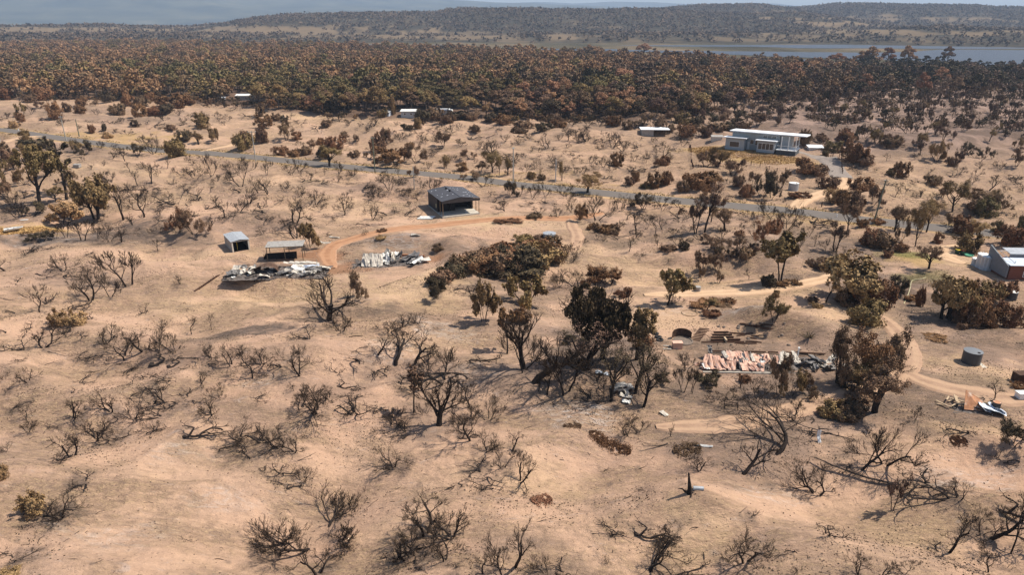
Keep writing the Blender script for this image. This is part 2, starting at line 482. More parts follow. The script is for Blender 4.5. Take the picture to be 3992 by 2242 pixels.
def ground_mat():
    m = NT('sandy_ground')
    P = m.pos()
    n_big = m.noise(0.045, 5, 0.6, m.pos((1, 1.4, 1)))
    n_mid = m.noise(0.32, 7, 0.68, m.pos((1, 1.5, 1)))
    n_str = m.noise(0.9, 7, 0.72, m.pos((0.7, 1.9, 1), rot=0.45), 0.8)
    n_fine = m.noise(3.4, 6, 0.75, P)
    n_spk = m.noise(2.2, 3, 0.55, m.pos((1, 1.3, 1)))
    smooth = m.mix(m.ramp(n_big, [(0.38, 0.0), (0.64, 1.0)]), (0.45, 0.283, 0.192), (0.49, 0.316, 0.211))
    smooth = m.mix(m.math('MULTIPLY', m.ramp(n_mid, [(0.50, 0.0), (0.66, 1.0)]), 0.5), smooth, (0.48, 0.315, 0.2))
    # crusted slopes: yellow dead litter, soot and speckle
    n_s1 = m.noise(1.3, 8, 0.78, m.pos((0.75, 1.5, 1), rot=0.4), 0.5)
    n_s2 = m.noise(4.5, 6, 0.8, m.pos((1, 1.2, 1)))
    crust = m.ramp(n_s1, [(0.31, (0.14, 0.098, 0.074)), (0.42, (0.285, 0.19, 0.13)), (0.52, (0.42, 0.28, 0.172)), (0.66, (0.52, 0.36, 0.21))])
    crust = m.mix(m.ramp(n_s2, [(0.36, 0.8), (0.50, 0.0)]), crust, (0.125, 0.086, 0.066))
    rough = m.math('ADD', m.math('MULTIPLY', m.attr('litter'), 1.0), m.ramp(m.noise(0.085, 7, 0.68, m.pos((0.8, 1.7, 1), rot=0.3), 0.7), [(0.44, 0.0), (0.60, 0.75)]))
    rough = m.math('MULTIPLY', m.ramp(rough, [(0.15, 0.0), (0.85, 1.0)]), m.ramp(n_str, [(0.36, 0.2), (0.58, 1.0)]))
    sand = m.mix(rough, smooth, crust)
    sand = m.mix(m.math('MULTIPLY', m.attr('pale'), m.ramp(n_s1, [(0.38, 0.25), (0.56, 0.9)])), sand, (0.51, 0.35, 0.205))
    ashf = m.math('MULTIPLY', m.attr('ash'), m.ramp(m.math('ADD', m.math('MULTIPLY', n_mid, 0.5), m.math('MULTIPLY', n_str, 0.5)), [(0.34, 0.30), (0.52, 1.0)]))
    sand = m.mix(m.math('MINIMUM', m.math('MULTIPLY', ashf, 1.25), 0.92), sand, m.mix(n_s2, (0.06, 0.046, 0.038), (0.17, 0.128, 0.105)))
    soot = m.math('MULTIPLY', m.ramp(m.noise(0.028, 6, 0.68, m.pos((0.9, 1.6, 1), rot=0.5), 0.8), [(0.46, 0.0), (0.60, 1.0)]), m.ramp(n_s1, [(0.34, 1.0), (0.60, 0.25)]))
    sand = m.mix(m.math('MULTIPLY', soot, 0.42), sand, (0.235, 0.17, 0.138))
    wh = m.math('MULTIPLY', m.attr('white'), m.ramp(n_str, [(0.46, 0.0), (0.62, 1.0)]))
    sand = m.mix(wh, sand, (0.55, 0.46, 0.40))
    # pale grey streaks of ash anywhere
    st = m.math('MULTIPLY', m.ramp(m.noise(0.5, 6, 0.7, m.pos((0.6, 2.0, 1), rot=-0.25), 1.2), [(0.60, 0.0), (0.70, 1.0)]), 0.55)
    sand = m.mix(st, sand, (0.42, 0.325, 0.275))
    sand = m.mix(m.attr('red'), sand, m.mix(n_mid, (0.27, 0.135, 0.075), (0.37, 0.205, 0.12)))
    sand = m.mix(m.math('MULTIPLY', m.attr('grass'), m.ramp(n_fine, [(0.25, 0.75), (0.6, 1.0)])), sand, m.mix(n_mid, (0.42, 0.27, 0.10), (0.52, 0.34, 0.14)))
    sand = m.mix(m.attr('green'), sand, m.mix(n_fine, (0.09, 0.10, 0.03), (0.20, 0.19, 0.06)))
    # dots of charcoal
    sand = m.mix(m.math('MULTIPLY', m.ramp(n_spk, [(0.655, 0.0), (0.70, 1.0)]), 0.62), sand, (0.075, 0.052, 0.04))
    sand = m.mix(m.math('MULTIPLY', m.ramp(n_fine, [(0.30, 1.0), (0.5, 0.0)]), 0.30), sand, (0.21, 0.135, 0.09))
    # far ground
    fl = m.mix(m.ramp(m.noise(0.05, 5, 0.6, P), [(0.4, 0.0), (0.62, 1.0)]), (0.11, 0.07, 0.048), (0.18, 0.115, 0.08))
    sand = m.mix(m.attr('forest'), sand, fl)
    sp = m.mix(m.ramp(m.noise(0.09, 6, 0.65, m.pos((1, 0.6, 1))), [(0.42, 0.0), (0.6, 1.0)]), (0.17, 0.118, 0.09), (0.33, 0.225, 0.175))
    sand = m.mix(m.attr('burntwood'), sand, sp)
    n_f = m.noise(0.006, 7, 0.62, m.pos((1, 0.45, 1)))
    pl = m.ramp(n_f, [(0.36, (0.05, 0.044, 0.028)), (0.50, (0.095, 0.077, 0.046)), (0.60, (0.155, 0.112, 0.067)), (0.74, (0.23, 0.16, 0.095))])
    sand = m.mix(m.attr('plain'), sand, pl)
    m.col(sand).rough(0.95, 0.05)
    hgt = m.math('ADD', m.math('MULTIPLY', n_fine, 0.35), m.math('ADD', m.math('MULTIPLY', n_str, 0.8), m.math('MULTIPLY', n_mid, 0.9)))
    hgt = m.math('ADD', hgt, m.math('MULTIPLY', m.math('MULTIPLY', n_s1, rough), 0.9))
    m.bump(hgt, 0.8, 0.45)
    return m.m

def build_ground():
    th = np.concatenate([np.linspace(-66, -43, 40, endpoint=False), np.linspace(-43, 43, 1000, endpoint=False), np.linspace(43, 66, 41)]) * math.pi / 180
    r = [6.0]
    while r[-1] < 16500:
        d = r[-1]
        px = (d * d + CAMZ * CAMZ) / CAMZ / 682.0
        r.append(d + min(max(0.22, 0.95 * px), 0.06 * d))
    r = np.array(r)
    RR, TT = np.meshgrid(r, th, indexing='ij')
    X, Y = RR * np.sin(TT), RR * np.cos(TT)
    Z = height(X, Y)
    nr, nt = X.shape
    V = np.stack([X, Y, Z], -1).reshape(-1, 3)
    i = np.arange(nr - 1)[:, None] * nt; j = np.arange(nt - 1)[None, :]
    F = np.stack([i + j, i + j + 1, i + nt + j + 1, i + nt + j], -1).reshape(-1, 4)[:, ::-1]
    me = mesh_from('ground', V, F, True)
    x, y = X.ravel(), Y.ravel()
    u, v = to_img(x, y, np.maximum(Z.ravel(), -0.5))
    u, v = u / D, v / D
    d = RR.ravel()
    jit = 6 * fbm(x / 30, y / 30, 77, 2)
    front, back = interp(FRONT, u), interp(BACK, u)
    ok = d > 150
    forest = np.where(ok, (1 - sstep(front - 4, front + 8, v + jit)), 0)
    plain = np.where(d > 600, 1 - sstep(back - 4, back + 2, v + 0.4 * jit), 0)
    right = sstep(1500, 2050, u)
    bw = np.where(ok, right * (1 - sstep(340, 430, v + 2 * jit)), 0)
    forest = forest * (1 - right * sstep(205, 250, v))
    near = 1 - sstep(250, 420, d)
    for name, lst, sd in (('ash', ASH, 1), ('pale', PALE, 2), ('red', RED, 3), ('grass', GRASS, 4), ('green', GREENG, 5), ('white', WHITE, 6)):
        vals = splat(x, y, lst, sd)
        if name == 'grass':
            rd = polydist(x, y, ROAD)
            verge = (1 - sstep(3.2, 6.5, rd + 1.5 * fbm(x / 5, y / 5, 91, 2))) * 0.55
            vals = np.maximum(vals, verge)
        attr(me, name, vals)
    lit = 0.62 * sstep(-0.1, 0.7, fbm(x / 26, y / 16, 123, 4)) + 0.30 * sstep(150, 230, d) + 0.25 * sstep(15, 60, x) * sstep(70, 110, y)
    attr(me, 'litter', np.clip(lit, 0, 0.85))
    attr(me, 'forest', forest); attr(me, 'plain', plain); attr(me, 'burntwood', bw)
    o = link('ground', me, ground_mat())
    o['kind'] = 'structure'
    return o
GROUND = build_ground()

# ------------------------------------------------------------------ road and tracks
def strip(name, pts, hw, mat, lift, rag=0.0, seed=0, nac=8, step=0.8):
    """a draped strip along a polyline; ragged edges"""
    p = np.array(pts)
    seg = np.r_[0, np.cumsum(np.hypot(*np.diff(p, axis=0).T))]
    s = np.arange(0, seg[-1], step)
    cx, cy = np.interp(s, seg, p[:, 0]), np.interp(s, seg, p[:, 1])
    tx, ty = np.gradient(cx), np.gradient(cy); L = np.hypot(tx, ty); tx, ty = tx / L, ty / L
    w = np.linspace(-1, 1, nac)
    k1 = 1 + rag * gn(s / 2.3, s * 0 + 1.5, seed) + rag * 0.6 * gn(s / 0.7, s * 0 + 4.5, seed)
    k2 = 1 + rag * gn(s / 2.3, s * 0 + 9.5, seed) + rag * 0.6 * gn(s / 0.7, s * 0 + 14.5, seed)
    ends = 0.25 + 0.75 * np.clip(np.minimum(s, seg[-1] - s) / (3.0 * hw), 0, 1) ** 0.6
    if rag > 0.1: k1, k2 = k1 * ends, k2 * ends
    W = hw * np.where(w[None] < 0, -w[None] * -k1[:, None], w[None] * k2[:, None])
    X = cx[:, None] - ty[:, None] * W; Y = cy[:, None] + tx[:, None] * W
    Z = height(X, Y)
    Z = Z + lift + 0.03 * (1 - w[None] ** 2)
    Z[:, 0] -= 0.15 + lift; Z[:, -1] -= 0.15 + lift
    V = np.stack([X, Y, Z], -1).reshape(-1, 3)
    i = np.arange(len(s) - 1)[:, None] * nac; j = np.arange(nac - 1)[None]
    F = np.stack([i + j, i + j + 1, i + nac + j + 1, i + nac + j], -1).reshape(-1, 4)[:, ::-1]
    me = mesh_from(name, V, F, True)
    attr(me, 'across', np.broadcast_to(np.abs(w)[None], X.shape))
    o = link(name, me, mat); o['kind'] = 'structure'
    return o

m = NT('asphalt')
n1 = m.noise(0.35, 6, 0.65, m.pos((1, 1, 1)))
c = m.mix(n1, (0.115, 0.098, 0.086), (0.165, 0.142, 0.124))
c = m.mix(m.math('MULTIPLY', m.ramp(m.attr('across'), [(0.72, 0.0), (1.0, 1.0)]), 0.7), c, (0.30, 0.21, 0.135))
m.col(c).rough(0.9, 0.1)
M['asphalt'] = m.m
def dirt(name, a, b, wheel, hollow=0.5):
    m = NT(name)
    n1 = m.noise(0.5, 7, 0.68, m.pos((1, 1.3, 1)))
    n2 = m.noise(2.6, 6, 0.72, m.pos())
    c = m.mix(m.ramp(n1, [(0.36, 0.0), (0.64, 1.0)]), a, b)
    tr = m.ramp(m.attr('across'), [(0.16, 0.0), (0.36, 1.0), (0.58, 1.0), (0.78, 0.0)])
    c = m.mix(m.math('MULTIPLY', tr, 0.6), c, wheel)
    c = m.mix(m.math('MULTIPLY', m.ramp(n2, [(0.56, 0.0), (0.7, 1.0)]), 0.4), c, (0.16, 0.095, 0.062))
    c = m.mix(m.math('MULTIPLY', m.ramp(m.attr('across'), [(0.7, 0.0), (1.0, 1.0)]), 0.9), c, (0.41, 0.26, 0.172))
    m.col(c).rough(0.95, 0.05).bump(m.math('ADD', n1, m.math('MULTIPLY', n2, 0.4)), 0.4, 0.2)
    return m.m
M['red_dirt'] = dirt('red_dirt', (0.27, 0.135, 0.073), (0.37, 0.20, 0.112), (0.42, 0.235, 0.135))
M['sand_dirt'] = dirt('sandy_dirt', (0.42, 0.27, 0.165), (0.50, 0.335, 0.21), (0.55, 0.38, 0.24))
M['brown_dirt'] = dirt('brown_dirt', (0.26, 0.165, 0.11), (0.38, 0.245, 0.162), (0.45, 0.295, 0.19))
strip('road', ROAD, 3.9, M['asphalt'], 0.12, 0.05, 3, 10, 1.2)
for k, nm in (('shed_track', 'red_dirt'), ('tank_track', 'brown_dirt'), ('yard_track', 'sand_dirt'), ('bend_track', 'brown_dirt'), ('house_track', 'sand_dirt'), ('brick_track', 'sand_dirt'), ('far_track', 'sand_dirt'), ('left_track', 'sand_dirt'), ('yard_dirt', 'brown_dirt')):
    pts, hw = TRACKS[k]
    strip('dirt_track', pts, hw, M[nm], 0.13, 0.16, len(k), 10, 0.5)
DRIVE = smooth_line(dp((2118, 450), (2095, 425), (2070, 408), (2035, 394), (2005, 392)), 6)
m = NT('gravel'); n1 = m.noise(1.5, 7, 0.7, m.pos())
m.col(m.ramp(n1, [(0.3, (0.17, 0.14, 0.12)), (0.7, (0.30, 0.25, 0.215))])).rough(0.95, 0.05)
strip('driveway', DRIVE, 3.4, m.m, 0.14, 0.08, 5, 10, 0.6)

# ------------------------------------------------------------------ lagoon
m = NT('lagoon_water')
m.col((0.05, 0.055, 0.068)).rough(0.42, 0.16)
wv = m.noise(0.30, 5, 0.65, m.pos((0.35, 1, 1)))
m.bump(wv, 0.9, 1.2)
M['water'] = m.m
def c3(x, y): return 2000 + x / 2.576, y / 2.576
def c4(x, y): return 2992 + x / 2.576, y / 2.576
def c1(x, y): return x / 2.576, y / 2.576
def c2(x, y): return 1000 + x / 2.576, y / 2.576
def water(pts, z=-0.2):
    top = smooth_line([flatpt(u, v, z) for u, v in pts], 6)
    bm = [(x + 3 * gn(x / 18, y / 18, 3), y + 8 * gn(x / 25, y / 25, 4), z) for x, y in top]
    me = mesh_from('lagoon', bm, [list(range(len(bm)))])
    o = link('lagoon', me, M['water']); o['kind'] = 'structure'
    return o
water([c3(40, 482), c3(300, 487), c3(700, 484), c3(1000, 490), c3(1300, 500), c3(1700, 507), c3(2100, 510), c4(0, 514), c4(500, 520), c4(900, 524), c4(1300, 520), c4(1550, 508), c4(1720, 497), c4(2100, 497), c4(2576, 500), c4(3100, 503),
       c4(3100, 690), c4(2576, 690), c4(2100, 690), c4(1850, 690), c4(1500, 690), c4(1380, 640), c4(1250, 600), c4(800, 590), c4(400, 575), c4(0, 563), c3(2300, 548), c3(1900, 540), c3(1600, 530), c3(1200, 515), c3(700, 504), c3(300, 497)])
water([c3(980, 453), c3(1600, 450), c3(2200, 449), c4(0, 447), c4(700, 444), c4(1400, 441), c4(2000, 439), c4(3100, 436), c4(3100, 489), c4(2576, 487), c4(1900, 489), c4(1500, 485), c4(900, 482), c4(300, 480), c4(50, 470), c3(2300, 466), c3(1600, 463)])
water([c3(1480, 582), c3(1560, 574), c3(1700, 580), c3(1690, 612), c3(1600, 615), c3(1500, 606)])
water([c3(2030, 585), c3(2150, 577), c3(2260, 584), c3(2240, 606), c3(2100, 607)])
water([c4(0, 602), c4(330, 594), c4(560, 600), c4(560, 640), c4(300, 648), c4(0, 640)])
water([c1(540, 407), c1(800, 403), c1(1000, 405), c1(1200, 416), c1(1720, 428), c1(1720, 435), c1(1250, 432), c1(900, 427), c1(700, 416)])
water([c2(640, 447), c2(800, 440), c2(1000, 444), c2(1240, 444), c2(1900, 446), c2(1900, 450), c2(1240, 456), c2(1000, 456), c2(760, 452)])

# ------------------------------------------------------------------ wooded hills and far mountains
def crest(pts, dist):
    out = []
    for x, y in pts:
        d = ray(x * D, y * D); h = math.hypot(d[0], d[1])
        out.append((math.atan2(d[0], d[1]), CAMZ + dist * d[2] / h))
    return out
RIDGES = [  # crest (display px), crest distance, front foot, back foot
    (crest([(-700, 69), (0, 69), (200, 67), (350, 68), (480, 70), (560, 63), (640, 47), (720, 40), (850, 35), (960, 33), (1080, 34), (1160, 23), (1300, 21), (1400, 23), (1500, 25), (1600, 24), (1720, 28), (1800, 32), (1900, 36), (2020, 38), (2100, 46), (2200, 60), (2300, 72), (2576, 80), (3300, 85)], 2500), 2500, 1750, 3600),
    (crest([(-700, 90), (900, 80), (1200, 60), (1400, 42), (1600, 28), (1700, 19), (1760, 13), (1850, 11), (1920, 14), (1990, 22), (2040, 30), (2100, 40), (2300, 52), (2576, 60), (3300, 70)], 3100), 3100, 2400, 3900),
    (crest([(-700, 90), (1500, 70), (1800, 40), (1950, 24), (2040, 17), (2100, 11), (2180, 9), (2300, 11), (2400, 15), (2576, 20), (2900, 22), (3300, 30)], 3700), 3700, 2300, 4600),
    (crest([(-700, 95), (1700, 92), (1900, 84), (2050, 80), (2200, 76), (2350, 73), (2576, 77), (3300, 85)], 1900), 1900, 1440, 2500),
    (crest([(-700, 100), (1100, 95), (1300, 88), (1500, 84), (1700, 86), (1900, 92), (2100, 99), (3300, 100)], 1750), 1750, 1430, 2200),
]
def hill_z(th, r):
    z = np.full(np.shape(r), -3.0)
    for cr, d0, df, db in RIDGES:
        top = np.interp(th, [p[0] for p in cr], [p[1] for p in cr])
        a = np.where(r < d0, sstep(df, d0, r), 1 - sstep(d0, db, r))
        z = np.maximum(z, -3 + (top + 3) * a)
    x, y = r * np.sin(th), r * np.cos(th)
    return z + (5.0 * fbm(x / 260, y / 260, 55, 3) + 1.5) * sstep(1500, 1900, r) * np.clip(z / 25, 0, 1)
STRAW = [(690, 76, 320, 12, 1), (1060, 92, 420, 6, .9), (200, 72, 260, 5, 1), (60, 78, 200, 6, 1), (1250, 84, 200, 6, .6), (930, 60, 60, 3, .5), (2100, 58, 130, 4.5, 1), (2350, 46, 150, 4, .9), (2200, 80, 200, 7, .9), (2420, 84, 260, 6, .8), (2010, 92, 110, 6, .6), (1990, 45, 120, 3, 1), (2230, 40, 100, 3, .9), (2480, 52, 130, 3, .6), (1880, 99, 160, 5, .6), (1700, 103, 120, 4, .6), (1300, 104, 80, 3, .6), (1500, 68, 60, 3, .6), (800, 47, 50, 2, .4), (1330, 98, 70, 3, .7), (1980, 27, 40, 2, .6), (2200, 64, 280, 3, .7)]
def straw_at(u, v, x, y):
    s = np.zeros(np.shape(u))
    j = 1.0 * fbm(x / 80, y / 160, 66, 4)
    for a, b, ru, rv, st in STRAW:
        s = np.maximum(s, st * (1 - sstep(0.6, 1.2, np.hypot((u - a) / ru, (v - b) / rv) + j)))
    s = np.maximum(s, 0.5 * sstep(0.6, 0.9, fbm(x / 120, y / 170, 67, 3)))
    return s
m = NT('wooded_hills')
n1 = m.noise(0.02, 7, 0.68, m.pos())
wood = m.ramp(n1, [(0.35, (0.035, 0.031, 0.022)), (0.6, (0.07, 0.057, 0.04)), (0.75, (0.12, 0.09, 0.06))])
st = m.mix(m.noise(0.03, 5, 0.6, m.pos()), (0.12, 0.087, 0.052), (0.20, 0.14, 0.085))
m.col(m.mix(m.attr('straw'), wood, st)).rough(0.95, 0.03)
M['hills'] = m.m
def build_hills():
    th = np.linspace(-62, 62, 900) * math.pi / 180
    r = np.concatenate([np.arange(1425, 2700, 17.0), np.arange(2700, 4700, 40.0)])
    RR, TT = np.meshgrid(r, th, indexing='ij')
    Z = hill_z(TT, RR); X, Y = RR * np.sin(TT), RR * np.cos(TT)
    nr, nt = X.shape
    V = np.stack([X, Y, Z], -1).reshape(-1, 3)
    i = np.arange(nr - 1)[:, None] * nt; j = np.arange(nt - 1)[None]
    F = np.stack([i + j, i + j + 1, i + nt + j + 1, i + nt + j], -1).reshape(-1, 4)[:, ::-1]
    me = mesh_from('hills', V, F, True)
    u, v = to_img(X.ravel(), Y.ravel(), Z.ravel())
    attr(me, 'straw', straw_at(u / D, v / D, X.ravel(), Y.ravel()))
    o = link('hills', me, M['hills']); o['kind'] = 'structure'
build_hills()
def build_mountains():
    mt = NT('forested_mountains')
    n1 = mt.noise(0.003, 7, 0.65, mt.pos())
    mt.col(mt.ramp(n1, [(0.35, (0.04, 0.046, 0.04)), (0.6, (0.085, 0.085, 0.06)), (0.75, (0.14, 0.12, 0.08))])).rough(0.95, 0.03)
    for dist, df, db, pts in (
        (10500, 6000, 13500, [(-900, -40), (0, -55), (500, -45), (900, -22), (1100, -3), (1180, 1), (1240, 5), (1290, 7), (1340, 7), (1400, 11), (1480, 14), (1700, 22), (2000, 30), (3400, 40)]),
        (13200, 10500, 15600, [(-900, 10), (1100, 12), (1300, 6), (1345, 4), (1390, 5), (1440, 8), (1490, 6), (1540, 3), (1600, 4), (1650, 4.5), (1700, 8), (1760, 11), (1800, 10), (1850, 9), (1900, 6), (1950, 8), (2010, 14), (2080, 22), (2600, 24), (3400, 26)])):
        th = np.linspace(-60, 60, 500) * math.pi / 180
        r = np.linspace(df, db, 70)
        RR, TT = np.meshgrid(r, th, indexing='ij')
        cr = crest(pts, dist)
        top = np.interp(TT, [p[0] for p in cr], [p[1] for p in cr])
        a = np.where(RR < dist, sstep(df, dist, RR) ** 0.8, 1 - sstep(dist, db, RR))
        X, Y = RR * np.sin(TT), RR * np.cos(TT)
        rel = fbm(X / 1500, Y / 1500, 88, 4)
        Z = -2 + (top + 2) * a * (1 + 0.16 * rel * (1 - a) * 3)
        nr, nt = X.shape
        V = np.stack([X, Y, Z], -1).reshape(-1, 3)
        i = np.arange(nr - 1)[:, None] * nt; j = np.arange(nt - 1)[None]
        F = np.stack([i + j, i + j + 1, i + nt + j + 1, i + nt + j], -1).reshape(-1, 4)[:, ::-1]
        o = link('mountains', mesh_from('mountains', V, F, True), mt.m); o['kind'] = 'structure'
build_mountains()

# ------------------------------------------------------------------ air
def build_haze():
    b = MB().box(-15300, -300, -6, 15300, 16800, 900)
    m = bpy.data.materials.new('haze_air'); m.use_nodes = True
    t = m.node_tree
    t.nodes.remove(t.nodes['Principled BSDF'])
    pv = t.nodes.new('ShaderNodeVolumePrincipled')
    pv.inputs['Color'].default_value = (0.58, 0.75, 1.0, 1)
    pv.inputs['Density'].default_value = 0.92e-4
    pv.inputs['Anisotropy'].default_value = 0.0
    t.links.new(pv.outputs[0], t.nodes['Material Output'].inputs['Volume'])
    o = b.build('haze', m); o['kind'] = 'stuff'
build_haze()
# ------------------------------------------------------------------ skeletons
def unit(v):
    return v / (np.linalg.norm(v) + 1e-9)

def grow(rg, out, p, d, L, r, lev, P):
    """one branch and its children; out gets (points, radii, level)"""
    last = lev >= P['levels']
    n = P['seg'][min(lev, len(P['seg']) - 1)]
    pts = [p.copy()]; rad = [r]
    wig = P['wig'][min(lev, len(P['wig']) - 1)]; tr = P['trop'][min(lev, len(P['trop']) - 1)]
    bend = rg.normal(0, 1, 3) * wig * P.get('bend', 0.5)
    for i in range(n):
        d = unit(d + rg.normal(0, 1, 3) * wig + bend / n + np.array([0, 0, tr]) / n)
        p = p + d * (L / n)
        if p[2] < P.get('floor', 0.01):
            p[2] = P.get('floor', 0.01) + 0.004; d = unit(d * np.array([1, 1, 0.1]) + np.array([0, 0, 0.15]))
        pts.append(p.copy()); rad.append(r * (1 - (1 - P['taper'][min(lev, len(P['taper']) - 1)]) * (i + 1) / n))
    out.append((np.array(pts), np.array(rad), lev))
    if last: return
    k = P['kids'][min(lev, len(P['kids']) - 1)]
    k = max(1, int(round(k * rg.uniform(0.75, 1.25))))
    t0 = P['t0'][min(lev, len(P['t0']) - 1)]
    az = rg.uniform(0, 6.28)
    for c in range(k):
        t = t0 + (1 - t0) * ((c + rg.uniform(0.2, 0.9)) / k)
        f = t * n; i = min(int(f), n - 1)
        q = pts[i] + (pts[i + 1] - pts[i]) * (f - i)
        rr = rad[i] + (rad[i + 1] - rad[i]) * (f - i)
        dd = unit(pts[i + 1] - pts[i])
        az += 2.4 + rg.normal(0, 0.4)
        ang = P['ang'][min(lev, len(P['ang']) - 1)] * rg.uniform(0.6, 1.3)
        a = unit(np.cross(dd, [0.3, 0.5, 0.81])); b = np.cross(dd, a)
        nd = unit(dd * math.cos(ang) + (a * math.cos(az) + b * math.sin(az)) * math.sin(ang))
        if nd[2] < P.get('minz', -0.3): nd[2] = P.get('minz', -0.3) * rg.uniform(0, 1); nd = unit(nd)
        nl = L * P['ratio'][min(lev, len(P['ratio']) - 1)] * rg.uniform(0.6, 1.15) * (1.15 - 0.45 * t)
        grow(rg, out, q, nd, nl, max(rr * P['rr'][min(lev, len(P['rr']) - 1)], P['rmin']), lev + 1, P)

def skeleton(rg, P):
    out = []
    ns = P['stems']
    for s in range(ns):
        a = s * 2.4 + rg.uniform(0, 1.5)
        lean = P['lean'] * rg.uniform(0.5, 1.2)
        d = np.array([math.cos(a) * math.sin(lean), math.sin(a) * math.sin(lean), math.cos(lean)])
        if 'dir' in P: d = unit(d + np.array(P['dir']))
        p = np.array([math.cos(a), math.sin(a), 0]) * P.get('base', 0.02) * ns
        grow(rg, out, p, d, P['L'] * rg.uniform(0.7, 1.15), P['r'] * rg.uniform(0.7, 1.1), 0, P)
    return out

PRESET = {
    # open bare shrub or small tree, forked stems
    'b': dict(stems=2, L=0.50, r=0.025, rmin=0.0024, levels=4, seg=[6, 6, 5, 4, 3], wig=[0.19, 0.2, 0.2, 0.17, 0.15], trop=[0.15, 0.25, 0.35, 0.4, 0.4], taper=[0.5, 0.4, 0.4, 0.4, 0.5], kids=[5, 5, 4, 4], t0=[0.22, 0.3, 0.25, 0.2], ang=[0.85, 0.7, 0.6, 0.55], ratio=[0.85, 0.66, 0.62, 0.8], rr=[0.6, 0.54, 0.5, 0.55], lean=0.5, bend=1.6),
    # dense spreading crown of fine twigs on several stems
    'f': dict(stems=4, L=0.42, r=0.015, rmin=0.0021, levels=4, seg=[6, 5, 5, 4, 3], wig=[0.14, 0.14, 0.13, 0.12, 0.12], trop=[0.0, 0.25, 0.5, 0.7, 0.8], taper=[0.55, 0.4, 0.4, 0.4, 0.5], kids=[4, 5, 5, 4], t0=[0.3, 0.3, 0.2, 0.15], ang=[0.7, 0.6, 0.5, 0.42], ratio=[0.95, 0.7, 0.66, 0.8], rr=[0.6, 0.53, 0.5, 0.55], lean=0.62, bend=1.2),
    # contorted, sprawling, few twigs
    't': dict(stems=2, L=0.75, r=0.026, rmin=0.0042, levels=3, seg=[11, 8, 5, 3], wig=[0.30, 0.34, 0.3, 0.25], trop=[-0.1, 0.25, 0.6, 0.5], taper=[0.5, 0.4, 0.4, 0.5], kids=[4, 4, 4], t0=[0.15, 0.25, 0.3], ang=[0.9, 0.85, 0.7], ratio=[0.62, 0.5, 0.45], rr=[0.75, 0.62, 0.6], lean=1.15, bend=2.4, minz=-0.1),
    # fallen branch
    'l': dict(stems=1, L=0.95, r=0.026, rmin=0.006, levels=1, seg=[9, 5], wig=[0.16, 0.25], trop=[-0.3, 0.2], taper=[0.4, 0.4], kids=[2], t0=[0.3], ang=[0.8], ratio=[0.3], rr=[0.6], lean=1.5, bend=1.5, minz=-0.1),
    # broad tree with trunk
    'T': dict(stems=1, L=0.42, r=0.034, rmin=0.0022, levels=4, seg=[6, 6, 5, 4, 3], wig=[0.07, 0.13, 0.15, 0.16, 0.15], trop=[0.3, 0.2, 0.3, 0.4, 0.5], taper=[0.72, 0.45, 0.4, 0.4, 0.5], kids=[7, 4, 4, 4], t0=[0.35, 0.35, 0.25, 0.2], ang=[0.8, 0.65, 0.55, 0.5], ratio=[1.1, 0.66, 0.62, 0.75], rr=[0.55, 0.52, 0.5, 0.55], lean=0.12, bend=1.2),
    # two or three long stems, foliage high up
    'S': dict(stems=2, L=0.62, r=0.022, rmin=0.0034, levels=4, seg=[8, 6, 5, 4, 3], wig=[0.09, 0.15, 0.17, 0.15, 0.15], trop=[0.4, 0.35, 0.4, 0.5, 0.5], taper=[0.5, 0.4, 0.4, 0.4, 0.5], kids=[6, 4, 4, 3], t0=[0.45, 0.25, 0.2, 0.2], ang=[0.6, 0.6, 0.55, 0.5], ratio=[0.58, 0.62, 0.58, 0.5], rr=[0.6, 0.58, 0.55, 0.6], lean=0.25, bend=1.2),
}

def tubes_mesh(name, branches, sides, tf=None):
    Vs, Fs, n0 = [], [], 0
    for pts, rad, lev in branches:
        if tf is not None: pts = tf(pts)
        k = sides[min(lev, len(sides) - 1)]
        V, F = tube_arrays(pts, rad, k)
        Vs.append(V); Fs.append(F + n0); n0 += len(V)
    if not Vs: return None
    return mesh_from(name, np.concatenate(Vs), np.concatenate(Fs), True)

def quads(C, size, rg, flat=0.0, aspect=1.0, up=None):
    """leaf faces at centres C; size array or scalar"""
    n = len(C)
    a = rg.normal(0, 1, (n, 3))
    if up is not None: a = a * 0.35 + up
    a /= np.linalg.norm(a, axis=1, keepdims=True)
    b = rg.normal(0, 1, (n, 3)); b[:, 2] *= (1 - flat)
    b = np.cross(a, b); b /= np.linalg.norm(b, axis=1, keepdims=True) + 1e-9
    s = (np.full(n, size) if np.isscalar(size) else size)[:, None] * rg.uniform(0.6, 1.3, (n, 1))
    a, b = a * s * aspect, b * s
    V = np.stack([C - a - b * 0.5, C + a * 0.2 - b, C + a + b * 0.5, C - a * 0.2 + b], 1).reshape(-1, 3)
    F = np.arange(4 * n, dtype=np.int32).reshape(n, 4)
    return V, F

def leaves_n(C, N, size, rg, jit=0.7, aspect=1.3):
    """leaf faces whose normals follow N loosely"""
    n = len(C)
    N = N / (np.linalg.norm(N, axis=1, keepdims=True) + 1e-9) + rg.normal(0, jit, (n, 3))
    N /= np.linalg.norm(N, axis=1, keepdims=True) + 1e-9
    a = np.cross(N, rg.normal(0, 1, (n, 3))); a /= np.linalg.norm(a, axis=1, keepdims=True) + 1e-9
    b = np.cross(N, a)
    s = (np.full(n, size) if np.isscalar(size) else size)[:, None] * rg.uniform(0.6, 1.3, (n, 1))
    a, b = a * s * aspect, b * s
    V = np.stack([C - a - b * 0.5, C + a * 0.2 - b, C + a + b * 0.5, C - a * 0.2 + b], 1).reshape(-1, 3)
    return V, np.arange(4 * n, dtype=np.int32).reshape(n, 4)

